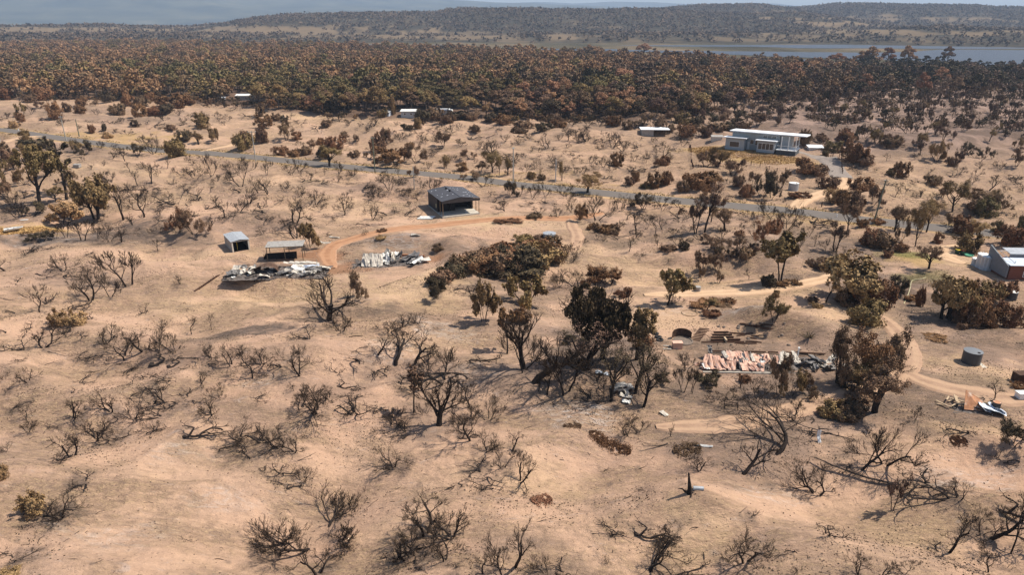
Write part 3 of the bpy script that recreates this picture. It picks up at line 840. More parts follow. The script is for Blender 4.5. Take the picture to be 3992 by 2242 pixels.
def norm_tf(branches, extra=None):
    P = np.concatenate([b[0] for b in branches] + ([extra] if extra is not None else []))
    lo, hi = P.min(0), P.max(0)
    w = ((hi[0] - lo[0]) + (hi[1] - lo[1])) / 2
    return w, hi[2]

class Proto:
    """parts: list of (name, mesh, material key or None = foliage slot); natural width 1, height asp"""
    def __init__(s, parts, asp): s.parts = parts; s.asp = asp

def bare_proto(kind, seed, **kw):
    rg = np.random.default_rng(seed)
    P = dict(PRESET[kind]); P.update(kw)
    br = skeleton(rg, P)
    w, h = norm_tf(br)
    k = 1.0 / w
    br = [(p * k, r * k, l) for p, r, l in br]
    nm = f'{kind}{seed}'
    if kind in ('t', 'l'):
        return Proto([('branches', tubes_mesh(nm, br, [6, 5, 3, 3]), 'char')], h * k)
    lim = 1 if kind in ('b', 'S') else 1
    tr = [b for b in br if b[2] <= lim]; tw = [b for b in br if b[2] > lim]
    return Proto([('trunk', tubes_mesh(nm + 'k', tr, [7, 5, 4]), 'char'), ('branches', tubes_mesh(nm + 't', tw, [5, 4, 3, 3, 3]), 'twig')], h * k)

def leafy_proto(kind, seed, nleaf=9, size=0.022, spread=0.05, minlev=2, **kw):
    rg = np.random.default_rng(seed)
    P = dict(PRESET[kind]); P.update(kw)
    br = skeleton(rg, P)
    tips = np.concatenate([b[0][len(b[0]) // 2:] for b in br if b[2] >= minlev])
    w, h = norm_tf(br)
    k = 1.0 / (w * 1.05)
    br = [(p * k, r * k, l) for p, r, l in br]
    tips = tips * k
    keep = gn(tips[:, 0] * 5 + seed, tips[:, 2] * 5 + tips[:, 1] * 4, seed) > -0.35
    tips = tips[keep]
    C = np.repeat(tips, nleaf, 0) + rg.normal(0, spread, (len(tips) * nleaf, 3)) * np.array([1, 1, 0.7])
    if len(C) > 7600: C = C[rg.choice(len(C), 7600, False)]
    C[:, 2] = np.maximum(C[:, 2], 0.03)
    V, F = leaves_n(C, (C - C.mean(0)) + np.array([0, 0, 0.12]), size, rg, 0.55)
    tr = [b for b in br if b[2] <= 1]; tw = [b for b in br if b[2] > 1]
    nm = f'{kind}leaf{seed}'
    wood = tubes_mesh(nm + 'k', tr + tw[::2], [7, 5, 3, 3])
    return Proto([('trunk', wood, 'char'), ('crown', mesh_from(nm + 'c', V, F), None)], max(h * k, C[:, 2].max()))

def bush_proto(seed, n=3600, size=0.026, lobes=9, asp=0.62, stems=True, airy=0.25):
    """ragged many-lobed shrub: leaf sprays at the ends of its stems"""
    rg = np.random.default_rng(seed)
    P = dict(PRESET['f']); P.update(stems=7, levels=3, lean=0.75, r=0.013, kids=[4, 4, 3])
    sk = skeleton(rg, P); w, h = norm_tf(sk)
    k = np.array([1 / w, 1 / w, asp / h])
    sk = [(p * k, r / w, l) for p, r, l in sk]
    tips = np.concatenate([b[0][len(b[0]) // 3:] for b in sk if b[2] >= 2])
    dens = gn(tips[:, 0] * 4 + seed, tips[:, 1] * 4 + tips[:, 2] * 3, seed)
    tips = tips[dens > -0.28]
    m = max(1, n // len(tips) + 1)
    C = np.repeat(tips, m, 0) + rg.normal(0, 0.030, (len(tips) * m, 3))
    if len(C) > n: C = C[rg.choice(len(C), n, False)]
    # a low skirt of leaves
    a = rg.uniform(0, 6.28, n // 5); q = 0.36 * np.sqrt(rg.random(n // 5)) * (1 + 0.3 * np.sin(3 * a + seed))
    C = np.concatenate([C, np.stack([np.cos(a) * q, np.sin(a) * q, rg.uniform(0.02, 0.30, n // 5) * asp], 1)])
    C[:, 2] = np.maximum(C[:, 2], 0.015)
    V, F = leaves_n(C, C - np.array([0, 0, asp * 0.3]), size, rg, 0.55)
    nm = f'bush{seed}'
    wood = [b for b in sk if b[2] <= 2]
    return Proto([('stems', tubes_mesh(nm + 's', wood, [5, 4, 3, 3]), 'twig'), ('foliage', mesh_from(nm + 'f', V, F), None)], max(C[:, 2].max(), asp))

def euc_proto(seed, nclump=11, per=130, size=0.035, asp=1.15, low=False):
    """eucalypt: pale trunk, rising limbs, umbrella-shaped leaf clumps"""
    rg = np.random.default_rng(seed)
    h = asp
    br, C, N = [], [], []
    top = np.array([rg.normal(0, 0.05), rg.normal(0, 0.05), h * 0.5])
    tp = np.array([[0, 0, -0.05], top * 0.35 + rg.normal(0, 0.015, 3), top * 0.7 + rg.normal(0, 0.02, 3), top])
    br.append((tp, np.array([0.034, 0.028, 0.024, 0.019]), 0))
    for i in range(nclump):
        a = i * 2.4 + rg.uniform(-0.3, 0.3)
        rr = 0.40 * math.sqrt((i + 0.4) / nclump)
        zc = h * (0.90 - 0.42 * (rr / 0.40) ** 1.6 + rg.normal(0, 0.05))
        c = np.array([math.cos(a) * rr, math.sin(a) * rr, zc])
        s = rg.uniform(0.12, 0.19)
        m0 = tp[1] + (top - tp[1]) * rg.uniform(0.3, 1.0)
        mid = (m0 + c) / 2 + np.array([0, 0, -0.05]) + rg.normal(0, 0.02, 3)
        br.append((np.array([m0, mid, c - [0, 0, 0.02]]), np.array([0.015, 0.010, 0.005]), 1))
        q = rg.normal(0, 1, (per, 3)); q /= np.linalg.norm(q, axis=1, keepdims=True)
        q[:, 2] = np.where(q[:, 2] < 0, q[:, 2] * 0.35, q[:, 2])
        C.append(c + q * s * rg.uniform(0.6, 1.08, (per, 1)) * np.array([1, 1, 0.72])); N.append(q + np.array([0, 0, 0.35]))
    C = np.concatenate(C); N = np.concatenate(N)
    V, F = leaves_n(C, N, size, rg, 0.62)
    nm = f'euc{seed}' + ('l' if low else '')
    return Proto([('trunk', tubes_mesh(nm + 'k', br, [5, 3] if low else [7, 5]), 'palebark'), ('crown', mesh_from(nm + 'c', V, F), None)], C[:, 2].max())

PROTO = {
    'b': [bare_proto('b', 100 + i, stems=1 + i % 3, lean=0.3 + 0.12 * (i % 4), dir=(0.25 * (i % 3 - 1), 0, 0)) for i in range(16)],
    'f': [bare_proto('f', 200 + i, stems=2 + i % 4, lean=0.5 + 0.12 * (i % 4)) for i in range(10)],
    't': [bare_proto('t', 300 + i, stems=1 + i % 3, lean=0.85 + 0.12 * (i % 4)) for i in range(18)],
    'l': [bare_proto('l', 400 + i) for i in range(6)],
    'T': [leafy_proto('T', 500 + i, 6, 0.0115, 0.034, 3) for i in range(6)],
    'S': [leafy_proto('S', 600 + i, 8, 0.0135, 0.040, 3, stems=1 + i % 3) for i in range(6)],
    'fl': [leafy_proto('f', 700 + i, 3, 0.011, 0.024, 3) for i in range(6)],
    'B': [bush_proto(800 + i, 4600 + 300 * (i % 3), 0.020, 7 + i % 5, 0.5 + 0.09 * (i % 4)) for i in range(10)],
    'E': [euc_proto(900 + i, 10 + i % 5, 240, 0.023, 1.0 + 0.12 * (i % 4)) for i in range(9)],
    'FLL': [leafy_proto('f', 750 + i, 3, 0.035, 0.03, 1, stems=2 + i % 2, levels=2, kids=[4, 4]) for i in range(6)],
    'EL': [euc_proto(950 + i, 9, 42, 0.044, 0.95 + 0.1 * (i % 4), True) for i in range(7)],
}

def choose(kind, asp, rnd):
    c = sorted(PROTO[kind], key=lambda p: abs(math.log(p.asp / max(asp, 0.05))))
    return c[rnd.randrange(min(5, len(c)))]

PLANTS = []   # (root, kind, words, u, v, x, y)
SPEC = {  # kind -> object name, category, group
    'b': ('burnt_shrub', 'burnt shrub', 'bare burnt shrubs on the dunes'),
    'f': ('burnt_bush', 'burnt bush', 'fine twigged burnt bushes'),
    't': ('twisted_shrub', 'twisted shrub', 'contorted burnt shrubs on the sand'),
    'l': ('fallen_branch', 'fallen branch', 'charred branches lying on the sand'),
    'T': ('scorched_tree', 'tree', 'scorched trees with leaves left'),
    'S': ('slender_tree', 'tree', 'scorched trees with leaves left'),
    'fl': ('browned_tree', 'tree', 'scorched trees with leaves left'),
    'B': ('leafy_shrub', 'shrub', 'leafy shrubs among the dunes'),
    'E': ('eucalypt_tree', 'forest tree', 'eucalypts of the forest belt'),
}
rnd = random.Random(11)
GROW = {'b': 1.2, 'f': 1.18, 't': 1.42, 'l': 1.2, 'T': 1.18, 'S': 1.18, 'fl': 1.22, 'B': 1.2, 'E': 1.0}

def put(kind, u, v, wpx, hpx, mat=None, words=None, rot=None, asp=None, proto=None, wood=None):
    """plant with its base at photograph pixel (u, v), wpx wide and hpx tall there"""
    x, y, z = G(u, v)
    slant = y * math.cos(PITCH) + (CAMZ - z) * math.sin(PITCH)      # distance along the view axis
    offx = math.cos(math.atan2(abs(x), slant))
    dep = math.atan2(CAMZ - z, math.hypot(x, y))
    k = slant / FPX
    g = GROW[kind] * (1.18 if v > 1100 and kind in 'bft' else 1.0); wpx, hpx = wpx * g, hpx * g
    W = wpx * k * offx
    Ht = hpx * k
    if kind in ('t', 'l'):
        H = max(Ht * 0.55, 0.12 * W) / math.cos(dep); Dp = min(max(0.6 * W, (Ht * 0.55) / math.sin(dep)), 1.3 * W)
    else:
        Dp = W * rnd.uniform(0.85, 1.1)
        H = max((Ht - 0.28 * Dp * math.sin(dep)) / math.cos(dep), 0.45 * Ht)
    if v > 1100 and kind in 'bf' and proto is None: H *= .86; W *= 1.08
    p = proto or choose(kind, H / W, rnd)
    hs = H / p.asp
    name, cat, group = SPEC[kind]
    rz = rnd.uniform(0, 6.283) if rot is None else rot
    solo = kind in ('t', 'l')
    zz = z - 0.03 - 0.01 * W
    if kind in ('t', 'l'):
        # lay along the slope, unrotated scale in the picture's left-right sense
        pn, me, mk = p.parts[0]
        root = link(name, me, M[mk])
        root.location = (x, y, zz)
        rz = rnd.choice([0, math.pi]) + rnd.uniform(-0.5, 0.5) if rot is None else rot
        root.rotation_euler = (0, 0, rz); root.scale = (W, Dp, hs)
    else:
        root = empty(name, (x, y, zz), rz)
        root.scale = (W, W, hs)
        for pn, me, mk in p.parts:
            if me is None: continue
            mm = M[mk] if mk else M[mat or 'brown']
            if wood and mk: mm = M[wood]
            c = link(pn, me, mm, root)
    root['category'] = cat; root['group'] = group
    PLANTS.append([root, kind, words, u, v, x, y, mat, H, W])
    return root
# ------------------------------------------------------------------ the plants, read off enlargements of the photograph
MATC = {'r': 'rust', 'b': 'brown', 'o': 'olive', 'g': 'green', 'd': 'dark', 's': 'gold', 'n': 'tan', 'c': 'scorch'}
def plants(ox, oy, s, lst):
    for it in lst:
        x, y, w, h, code = it
        kind, mat = (code[0], MATC.get(code[1:2], None))
        if kind == 'F': kind = 'fl'
        put(kind, ox + x / s, oy + y / s, w / s, h / s, mat)

plants(0, 0, 2.576, [
    (70,1000,140,120,'Br'),(300,1020,160,80,'Bb'),(440,1000,200,120,'Br'),(640,985,120,80,'Br'),(1065,1020,110,100,'Bd'),(1180,980,130,90,'Br'),(1290,1060,120,120,'Br'),(1430,1070,150,100,'Bb'),(1740,1080,240,140,'Br'),
    (1880,1040,150,80,'Br'),(820,1060,130,80,'Br'),(810,1140,120,90,'Br'),(560,1190,160,150,'Br'),(680,1120,110,90,'Bb'),(1200,1150,170,110,'Bb'),(1400,1170,160,120,'Br'),(1560,1150,200,90,'Br'),(1680,1130,160,90,'Bd'),
    (2040,1285,150,140,'Bo'),(1720,1300,110,50,'Bb'),(230,1160,120,120,'Fo'),(310,1150,100,100,'f'),(220,1220,90,80,'Br'),(140,1285,110,70,'Bs'),(250,1400,120,90,'Bo'),(925,1335,70,80,'Br'),(1050,1310,50,70,'Bd'),(1360,1270,90,70,'Bd'),
    (1470,1430,150,90,'f'),(2150,1410,90,110,'Fo'),(2490,1430,200,120,'Bb'),(2260,1080,110,90,'b'),(2340,1110,90,70,'t'),(2480,1160,150,60,'t'),(900,1230,110,60,'t'),(1130,1240,110,60,'t'),(700,1210,120,50,'t'),(60,1190,130,60,'f'),
    (540,1110,100,80,'Fb'),(620,1260,120,60,'f'),(1220,1240,110,60,'f'),(1800,1160,110,80,'b'),(1990,1170,120,60,'f'),(1480,1240,120,50,'t'),(1580,1250,120,40,'t'),(980,1150,100,60,'f'),(390,1080,120,70,'Fb'),(2290,1210,120,50,'f'),
    (1280,1350,110,60,'f'),(1840,1240,90,60,'f'),(2180,1180,100,60,'f'),(430,1230,90,60,'f'),(1650,1210,110,60,'f'),(950,1060,90,60,'Fb'),(1520,1010,100,80,'Br'),(2110,1080,90,90,'Fb'),(2430,1090,120,90,'f')])
plants(1000, 0, 2.576, [
    (40,1170,90,120,'Bb'),(70,1280,150,120,'Br'),(190,1210,90,70,'Bb'),(280,1220,80,60,'Bd'),(340,1200,60,60,'b'),(300,1400,170,180,'Fb'),(60,1430,120,150,'Bb'),(400,1400,100,80,'Br'),(690,1165,130,60,'t'),(700,1270,110,70,'Bb'),
    (770,1240,100,80,'b'),(640,1340,100,80,'f'),(880,1410,90,90,'Fb'),(1000,1430,60,80,'Fb'),(1100,1340,40,60,'b'),(650,1443,60,60,'Br'),(840,1230,70,90,'b'),(1165,1270,150,100,'b'),(1410,1260,70,50,'b'),(1620,1290,90,100,'Bo'),
    (1290,1443,110,150,'Fb'),(1210,1430,60,100,'Br'),(1450,1400,100,90,'f'),(1510,1300,90,60,'Bd'),(1540,1360,100,80,'b'),(1710,1310,100,60,'t'),(1880,1420,130,90,'f'),(2130,1390,110,60,'t'),(2200,1320,100,70,'Bb'),(2400,1300,120,50,'t'),
    (2500,1420,110,80,'b'),(2320,1390,140,70,'t'),(1790,1420,80,90,'b'),(1650,1430,100,90,'f'),(1250,1180,60,70,'Bo'),(1290,1170,60,80,'Bo'),(540,1060,130,90,'Br'),(450,1080,140,90,'Br'),(620,1090,180,100,'Br'),(800,1100,170,130,'Bd'),
    (900,1080,120,120,'Bd'),(320,1050,140,100,'Bb'),(150,1070,100,70,'Br'),(1370,1150,60,170,'Bo'),(1670,1210,150,110,'Bd'),(1770,1190,160,110,'Bb'),(1900,1230,160,100,'Bb'),(2010,1210,180,110,'Bd'),(2160,1200,150,90,'Bb'),
    (2300,1180,120,140,'Ts'),(2360,1220,140,90,'Bd'),(2480,1240,160,90,'Br'),(440,1250,150,60,'f'),(560,1290,130,50,'t'),(1880,1300,90,60,'f'),(1960,1340,110,60,'f'),(2040,1290,90,60,'b'),(1360,1340,80,60,'f'),(1030,1270,80,50,'f')])
plants(2000, 0, 2.576, [
    (460,1280,120,80,'Br'),(300,1310,150,90,'Bd'),(330,1400,60,80,'b'),(160,1400,120,60,'t'),(560,1410,70,90,'b'),(650,1420,90,80,'f'),(720,1400,100,60,'t'),(820,1410,80,60,'t'),(1020,1420,120,100,'b'),(1150,1300,110,90,'Bb'),
    (1040,1260,90,90,'Br'),(1400,1290,90,90,'f'),(1480,1290,100,110,'Bb'),(1690,1250,160,120,'Bo'),(1730,1370,160,120,'Br'),(1830,1260,140,90,'Bd'),(1860,1370,110,110,'Fb'),(1940,1380,120,120,'Bb'),(1690,1430,140,90,'b'),(1790,1400,90,60,'b'),
    (100,1290,180,80,'Bb'),(600,1250,180,60,'f'),(760,1260,150,60,'f'),(880,1250,140,70,'f'),(980,1250,110,80,'Br'),(1250,1280,120,80,'Fb'),(1580,1320,80,70,'Bb'),(2050,1320,150,90,'Bb'),(2180,1310,160,90,'Bd'),(2320,1300,150,90,'Bb'),(540,1330,120,60,'b'),
    (1330,1240,120,90,'Fb'),(1600,1210,160,110,'Fb'),(1950,1240,160,110,'Fd'),(2110,1230,150,110,'Fb'),(2260,1210,150,110,'Fd'),(2450,1260,150,110,'Fb'),(60,1340,140,70,'Bb'),(700,1320,100,60,'f')])
plants(2992, 0, 2.576, [
    (1075,1430,130,150,'To'),(780,1430,150,120,'Br'),(360,1420,110,110,'Bb'),(540,1443,150,90,'Fb'),(1240,1443,160,100,'Bb'),(1550,1443,110,110,'To')])
plants(0, 500, 2.576, [
    (240,130,110,110,'To'),(70,700,170,170,'Fb'),(250,560,150,160,'Fo'),(480,480,150,170,'Tb'),(20,470,150,170,'Fo'),(330,880,200,130,'Fd'),(700,880,190,130,'Fb'),(180,560,130,130,'Fb'),(820,820,130,110,'Fb'),(190,890,330,260,'f'),(40,620,120,200,'Bo'),(560,740,190,150,'To'),(620,560,110,90,'Fo'),(80,320,180,120,'Bb'),(130,430,160,110,'Fb'),(350,190,300,90,'Bd'),(500,240,150,120,'Fd'),(760,240,150,120,'Fo'),(860,270,180,150,'Fd'),
    (1010,200,110,80,'f'),(1380,270,150,120,'Fd'),(1260,330,150,130,'b'),(1540,255,200,180,'f'),(1450,180,120,110,'f'),(1770,285,210,180,'Bo'),(1850,130,130,110,'Bd'),(1990,165,120,130,'To'),(2150,130,90,100,'Fo'),(2450,210,170,150,'Bo'),
    (1085,95,110,60,'Bs'),(1130,300,200,90,'f'),(2130,480,220,240,'f'),(1970,500,250,110,'f'),(1820,460,200,90,'f'),(1520,560,150,200,'b'),(1300,440,90,100,'b'),(1430,410,100,70,'f'),(1680,400,60,90,'b'),(2420,590,250,280,'f'),(2250,900,200,220,'b'),
    (1450,890,300,330,'b'),(1740,760,260,220,'t'),(1980,720,200,150,'t'),(1380,580,100,150,'b'),(1100,550,250,120,'f'),(1600,930,180,100,'t'),(1790,1050,200,230,'Fr'),(1950,1060,270,250,'Fb'),(2090,1030,140,140,'b'),(1330,970,120,110,'b'),(1380,1050,200,60,'t'),
    (830,1130,240,200,'f'),(1100,1140,230,180,'f'),(420,1140,250,110,'Fd'),(660,1100,150,150,'f'),(460,1210,120,80,'t'),(260,1270,150,90,'t'),(340,1230,100,90,'t'),(1580,1060,200,80,'f'),(1590,1230,110,130,'b'),(640,1430,330,190,'b'),(860,1280,120,70,'t'),
    (60,1430,200,200,'b'),(1150,1430,150,110,'f'),(920,1443,200,80,'f'),(2500,760,200,150,'b'),(2400,840,200,140,'f'),(2380,660,120,80,'t'),(870,520,80,60,'t'),(800,660,60,60,'t'),(1700,560,100,60,'t'),(1245,915,230,330,'b'),(1230,1140,150,170,'b'),
    (300,320,150,150,'Fo'),(60,260,140,120,'Fb'),(230,700,150,110,'f'),(130,790,160,120,'f'),(300,1090,160,60,'f'),(980,1110,140,120,'f'),(560,1110,140,130,'f'),(720,560,110,120,'Fb'),(700,700,120,90,'f'),(1700,1000,90,100,'b'),
    (1180,620,120,50,'t'),(1560,600,110,50,'t'),(1650,700,120,50,'t'),(2160,620,140,60,'t'),(2300,540,120,60,'t'),(1280,620,100,60,'t'),(1480,640,160,60,'t'),(1860,620,140,80,'t'),(2060,800,140,50,'t'),(1640,800,160,50,'t'),(1560,420,110,60,'f'),(1890,330,110,60,'f'),(2040,330,120,60,'f'),(2300,420,130,90,'f'),(1220,240,110,60,'f'),(1140,200,90,50,'f')])
plants(1000, 500, 2.576, [
    (100,470,140,170,'f'),(430,430,160,150,'f'),(350,470,170,110,'f'),(740,385,200,190,'To'),(680,290,130,110,'Bd'),(240,275,130,95,'Br'),(370,285,120,75,'Br'),(500,270,140,95,'Bb'),(560,205,120,90,'Fb'),(640,165,70,60,'Br'),(790,205,160,120,'Br'),
    (820,480,140,160,'f'),(680,470,60,90,'b'),(980,480,130,80,'b'),(890,125,90,90,'Fb'),(1000,155,60,80,'f'),(1130,305,110,90,'Fb'),(1210,245,150,160,'Bb'),(1300,165,120,140,'Fb'),(1430,490,60,120,'b'),(1600,340,170,180,'Fb'),
    (980,275,130,60,'Bb'),(1340,620,230,200,'f'),(1190,680,180,180,'f'),(1470,560,130,100,'f'),(1560,490,100,100,'Fb'),(1660,610,100,110,'f'),(1760,615,230,140,'f'),(1450,135,100,90,'f'),(1540,200,80,60,'Br'),(1880,180,130,130,'Fb'),(1690,150,90,80,'f'),
    (1900,400,120,130,'Fo'),(2060,425,110,90,'Br'),(2250,430,120,90,'Fb'),(2370,440,200,200,'To'),(2440,470,80,170,'To'),(2520,470,80,180,'To'),(2130,520,150,90,'Fb'),(2280,590,200,130,'f'),(2370,250,200,130,'b'),(2360,660,200,70,'t'),(2380,740,120,70,'t'),
    (2540,680,130,150,'Fd'),(2500,830,200,110,'f'),(120,660,280,170,'b'),(20,650,80,180,'b'),(390,950,350,260,'b'),(400,1110,390,210,'b'),(50,800,180,100,'t'),(440,690,140,110,'b'),(600,770,220,150,'b'),(430,540,200,60,'t'),(540,525,130,100,'b'),
    (880,870,190,200,'b'),(700,880,120,60,'t'),(950,800,80,70,'t'),(1190,810,80,80,'t'),(1160,920,130,140,'b'),(1390,850,130,130,'t'),(1500,880,180,140,'t'),(1310,970,100,40,'t'),(80,920,200,100,'t'),(1090,1080,70,70,'f'),(1270,1040,90,40,'Br'),
    (1240,1110,90,40,'Bs'),(1830,1225,130,70,'Bb'),(2510,940,200,50,'Br'),(300,610,140,70,'b'),(660,560,120,40,'t'),(250,720,120,60,'t'),(840,700,110,60,'t'),(930,560,80,40,'t'),(1060,430,90,40,'t'),(1290,880,120,60,'t'),(1130,980,120,40,'t'),(1620,720,110,80,'f'),(1530,680,120,90,'b'),
    (1960,330,120,80,'f'),(2140,300,130,90,'Fb'),(2240,200,120,80,'b'),(1800,240,110,60,'f'),(2040,180,110,60,'f'),(1640,80,110,60,'f'),(1720,280,100,50,'f'),(720,1070,100,40,'t'),(60,1060,140,70,'f'),(880,1260,80,40,'t'),(1250,700,110,50,'f'),(420,180,110,60,'f')])
plants(2000, 500, 2.576, [
    (60,690,170,150,'f'),(200,690,170,150,'f'),(320,685,100,140,'f'),(520,685,200,140,'f'),(740,655,250,200,'To'),(590,850,130,190,'f'),(440,900,140,100,'f'),(840,930,330,260,'f'),(680,920,150,170,'Fr'),(1080,820,200,190,'f'),(1310,810,190,150,'Fd'),
    (1490,785,200,120,'f'),(1430,800,100,80,'f'),(340,760,200,60,'t'),(110,780,80,30,'t'),(260,850,110,70,'f'),(210,905,140,60,'Bb'),(880,1040,200,90,'Br'),(1000,1060,170,90,'Bb'),(1050,1125,200,90,'t'),(900,1135,150,80,'f'),(1060,1000,120,90,'f'),
    (1240,1050,130,250,'b'),(1430,1060,120,190,'b'),(1500,1020,90,120,'b'),(1540,1100,200,60,'t'),(1830,1060,150,360,'Sc'),(1910,1050,200,440,'Sc'),(1990,940,120,200,'Sb'),(2120,1020,210,210,'Tb'),(1690,870,80,70,'Fb'),(2290,1040,130,110,'f'),
    (2270,1085,90,60,'Br'),(2510,1210,160,290,'Tr'),(2020,1220,160,130,'Fb'),(1720,1225,100,90,'Bd'),(1560,1225,150,60,'Bb'),(2250,1280,180,210,'Tb'),(2330,1300,170,110,'Bb'),(1900,1440,170,190,'Fb'),(2050,1430,150,180,'Fb'),(1160,1240,110,180,'b'),
    (610,1330,120,110,'b'),(660,1260,110,90,'f'),(545,130,80,120,'b'),(660,150,120,120,'f'),(740,130,160,140,'b'),(820,160,70,60,'t'),(340,200,120,110,'b'),(380,210,160,60,'t'),(640,230,70,40,'l'),(1000,190,200,140,'b'),(1100,230,200,120,'b'),
    (1250,200,170,70,'t'),(1330,350,80,130,'f'),(1520,270,200,100,'b'),(1510,370,150,90,'Br'),(1030,375,140,130,'Br'),(1220,330,90,80,'f'),(900,390,150,120,'f'),(980,440,100,70,'f'),(120,445,120,100,'f'),(220,400,110,90,'f'),(190,505,80,70,'Bo'),
    (280,520,80,60,'Bb'),(490,530,55,180,'So'),(620,455,110,90,'f'),(1170,565,120,80,'Bb'),(1230,535,90,110,'Br'),(1420,590,160,140,'Br'),(1530,565,110,130,'Br'),(1340,595,120,60,'Bo'),(1840,590,260,150,'Br'),(1960,560,200,130,'Br'),(1700,635,120,110,'Bb'),
    (1930,390,200,160,'Fb'),(2060,390,200,170,'Fo'),(2200,470,220,150,'Fb'),(2260,580,120,110,'Bb'),(2340,690,130,120,'Br'),(2500,700,180,260,'Fd'),(2540,870,200,170,'f'),(1950,700,170,140,'Fr'),(1700,180,100,100,'f'),(60,160,120,70,'b'),(160,110,110,60,'f'),(260,130,90,60,'t'),(460,120,90,70,'b'),
    (900,150,110,70,'f'),(120,290,100,60,'t'),(260,300,100,50,'t'),(470,310,110,50,'t'),(700,300,120,60,'t'),(820,300,90,50,'t'),(860,220,110,60,'f'),(600,330,110,40,'t'),(420,420,110,60,'f'),(720,440,90,70,'f'),(1390,300,120,60,'t'),(1160,420,140,60,'t'),(1650,230,110,60,'t'),(1050,520,120,60,'t'),
    (950,540,120,50,'t'),(880,500,90,50,'t'),(200,750,120,50,'t'),(450,780,140,50,'t'),(1200,960,140,60,'t'),(1380,900,160,60,'t'),(1560,960,160,50,'t'),(1680,940,150,50,'t'),(1300,900,90,60,'f'),(1140,920,100,90,'b'),(1760,860,110,50,'f'),(1620,1010,110,50,'t'),(1760,1040,150,80,'f'),(2020,1120,180,70,'t'),(1880,1120,170,70,'f'),(2420,1090,140,90,'b'),(1960,1150,140,90,'Fb'),
    (2120,1290,160,120,'Fb'),(2420,1230,110,80,'Bb'),(1560,1330,120,50,'t'),(1280,1290,120,50,'f'),(700,1160,100,60,'f'),(2150,680,110,60,'t'),(2060,650,110,50,'t'),(2420,560,110,110,'Fb'),(2160,560,90,70,'f')])
plants(2992, 500, 2.576, [
    (370,170,110,140,'Bb'),(560,135,130,80,'Fb'),(770,175,140,140,'Tr'),(660,240,160,110,'Bg'),(580,275,70,60,'Bg'),(860,335,250,200,'Br'),(990,365,170,100,'Bb'),(1240,195,160,120,'Bb'),(1200,325,80,70,'b'),(1530,200,110,130,'To'),(1700,340,200,200,'Fo'),
    (1850,375,120,90,'Bb'),(1340,495,140,150,'Br'),(1240,475,110,80,'Bg'),(1660,570,200,110,'Bb'),(1280,690,100,140,'b'),(1620,775,130,140,'b'),(1850,835,280,300,'To'),(2100,765,260,140,'Fb'),(2200,885,230,180,'Bg'),(2350,810,200,150,'Fb'),
    (2220,625,150,140,'b'),(2500,560,180,80,'b'),(2500,375,120,140,'Fb'),(2330,405,140,100,'f'),(2110,830,200,120,'Bb'),(940,640,250,150,'Br'),(800,790,200,170,'Br'),(890,840,160,190,'Bb'),(650,745,150,140,'Bs'),(1060,770,160,190,'Fb'),(800,1030,200,280,'Tb'),
    (600,605,190,120,'Bb'),(130,600,180,160,'Fb'),(40,700,150,230,'Fd'),(300,695,180,70,'Br'),(390,450,230,150,'Br'),(520,470,200,110,'Bb'),(1270,1040,240,270,'Tb'),(1480,1190,180,370,'To'),(1600,1045,260,310,'Ts'),(1340,1140,110,250,'Fb'),(1130,1190,300,170,'Bb'),
    (1020,1170,200,160,'Br'),(1340,1240,130,100,'Br'),(1960,1060,300,180,'Br'),(2000,1240,280,190,'Bo'),(2130,1110,200,190,'Ts'),(2290,1045,130,120,'Bg'),(2450,1170,300,200,'Br'),(2540,1000,100,120,'Bg'),(1710,1155,100,110,'Br'),(190,1010,280,290,'f'),(60,1060,150,140,'Br'),
    (410,1090,150,140,'f'),(430,930,200,80,'t'),(680,1235,170,270,'Sc'),(600,1250,150,150,'f'),(740,1300,200,150,'f'),(560,1400,270,110,'Bb'),(1610,1410,240,230,'Tb'),(470,1185,90,120,'b'),(330,1180,110,80,'b'),(1200,1290,110,70,'Br'),(1830,980,140,120,'Fb'),
    (1930,440,150,80,'f'),(2100,480,120,80,'f'),(1540,690,90,80,'b'),(1750,700,110,110,'Fb'),(1900,620,110,70,'f'),(2050,560,110,80,'f'),(2380,640,110,80,'f'),(2300,520,110,60,'f'),(1480,300,110,60,'f'),(2000,260,150,120,'Fd'),(1930,330,120,100,'Fb'),(2150,330,120,80,'f'),(2420,500,110,60,'t'),(1420,620,110,50,'t'),(1450,560,110,60,'f'),(1180,560,100,40,'t'),
    (2240,740,160,130,'Fo'),(2420,740,110,80,'f'),(1500,830,130,60,'f'),(960,990,130,80,'Br'),(1100,960,140,60,'Br'),(320,1000,110,70,'f'),(560,980,140,80,'f'),(240,860,140,80,'b'),(30,900,150,110,'f'),(880,420,110,40,'f'),(2080,290,110,90,'Fd')])
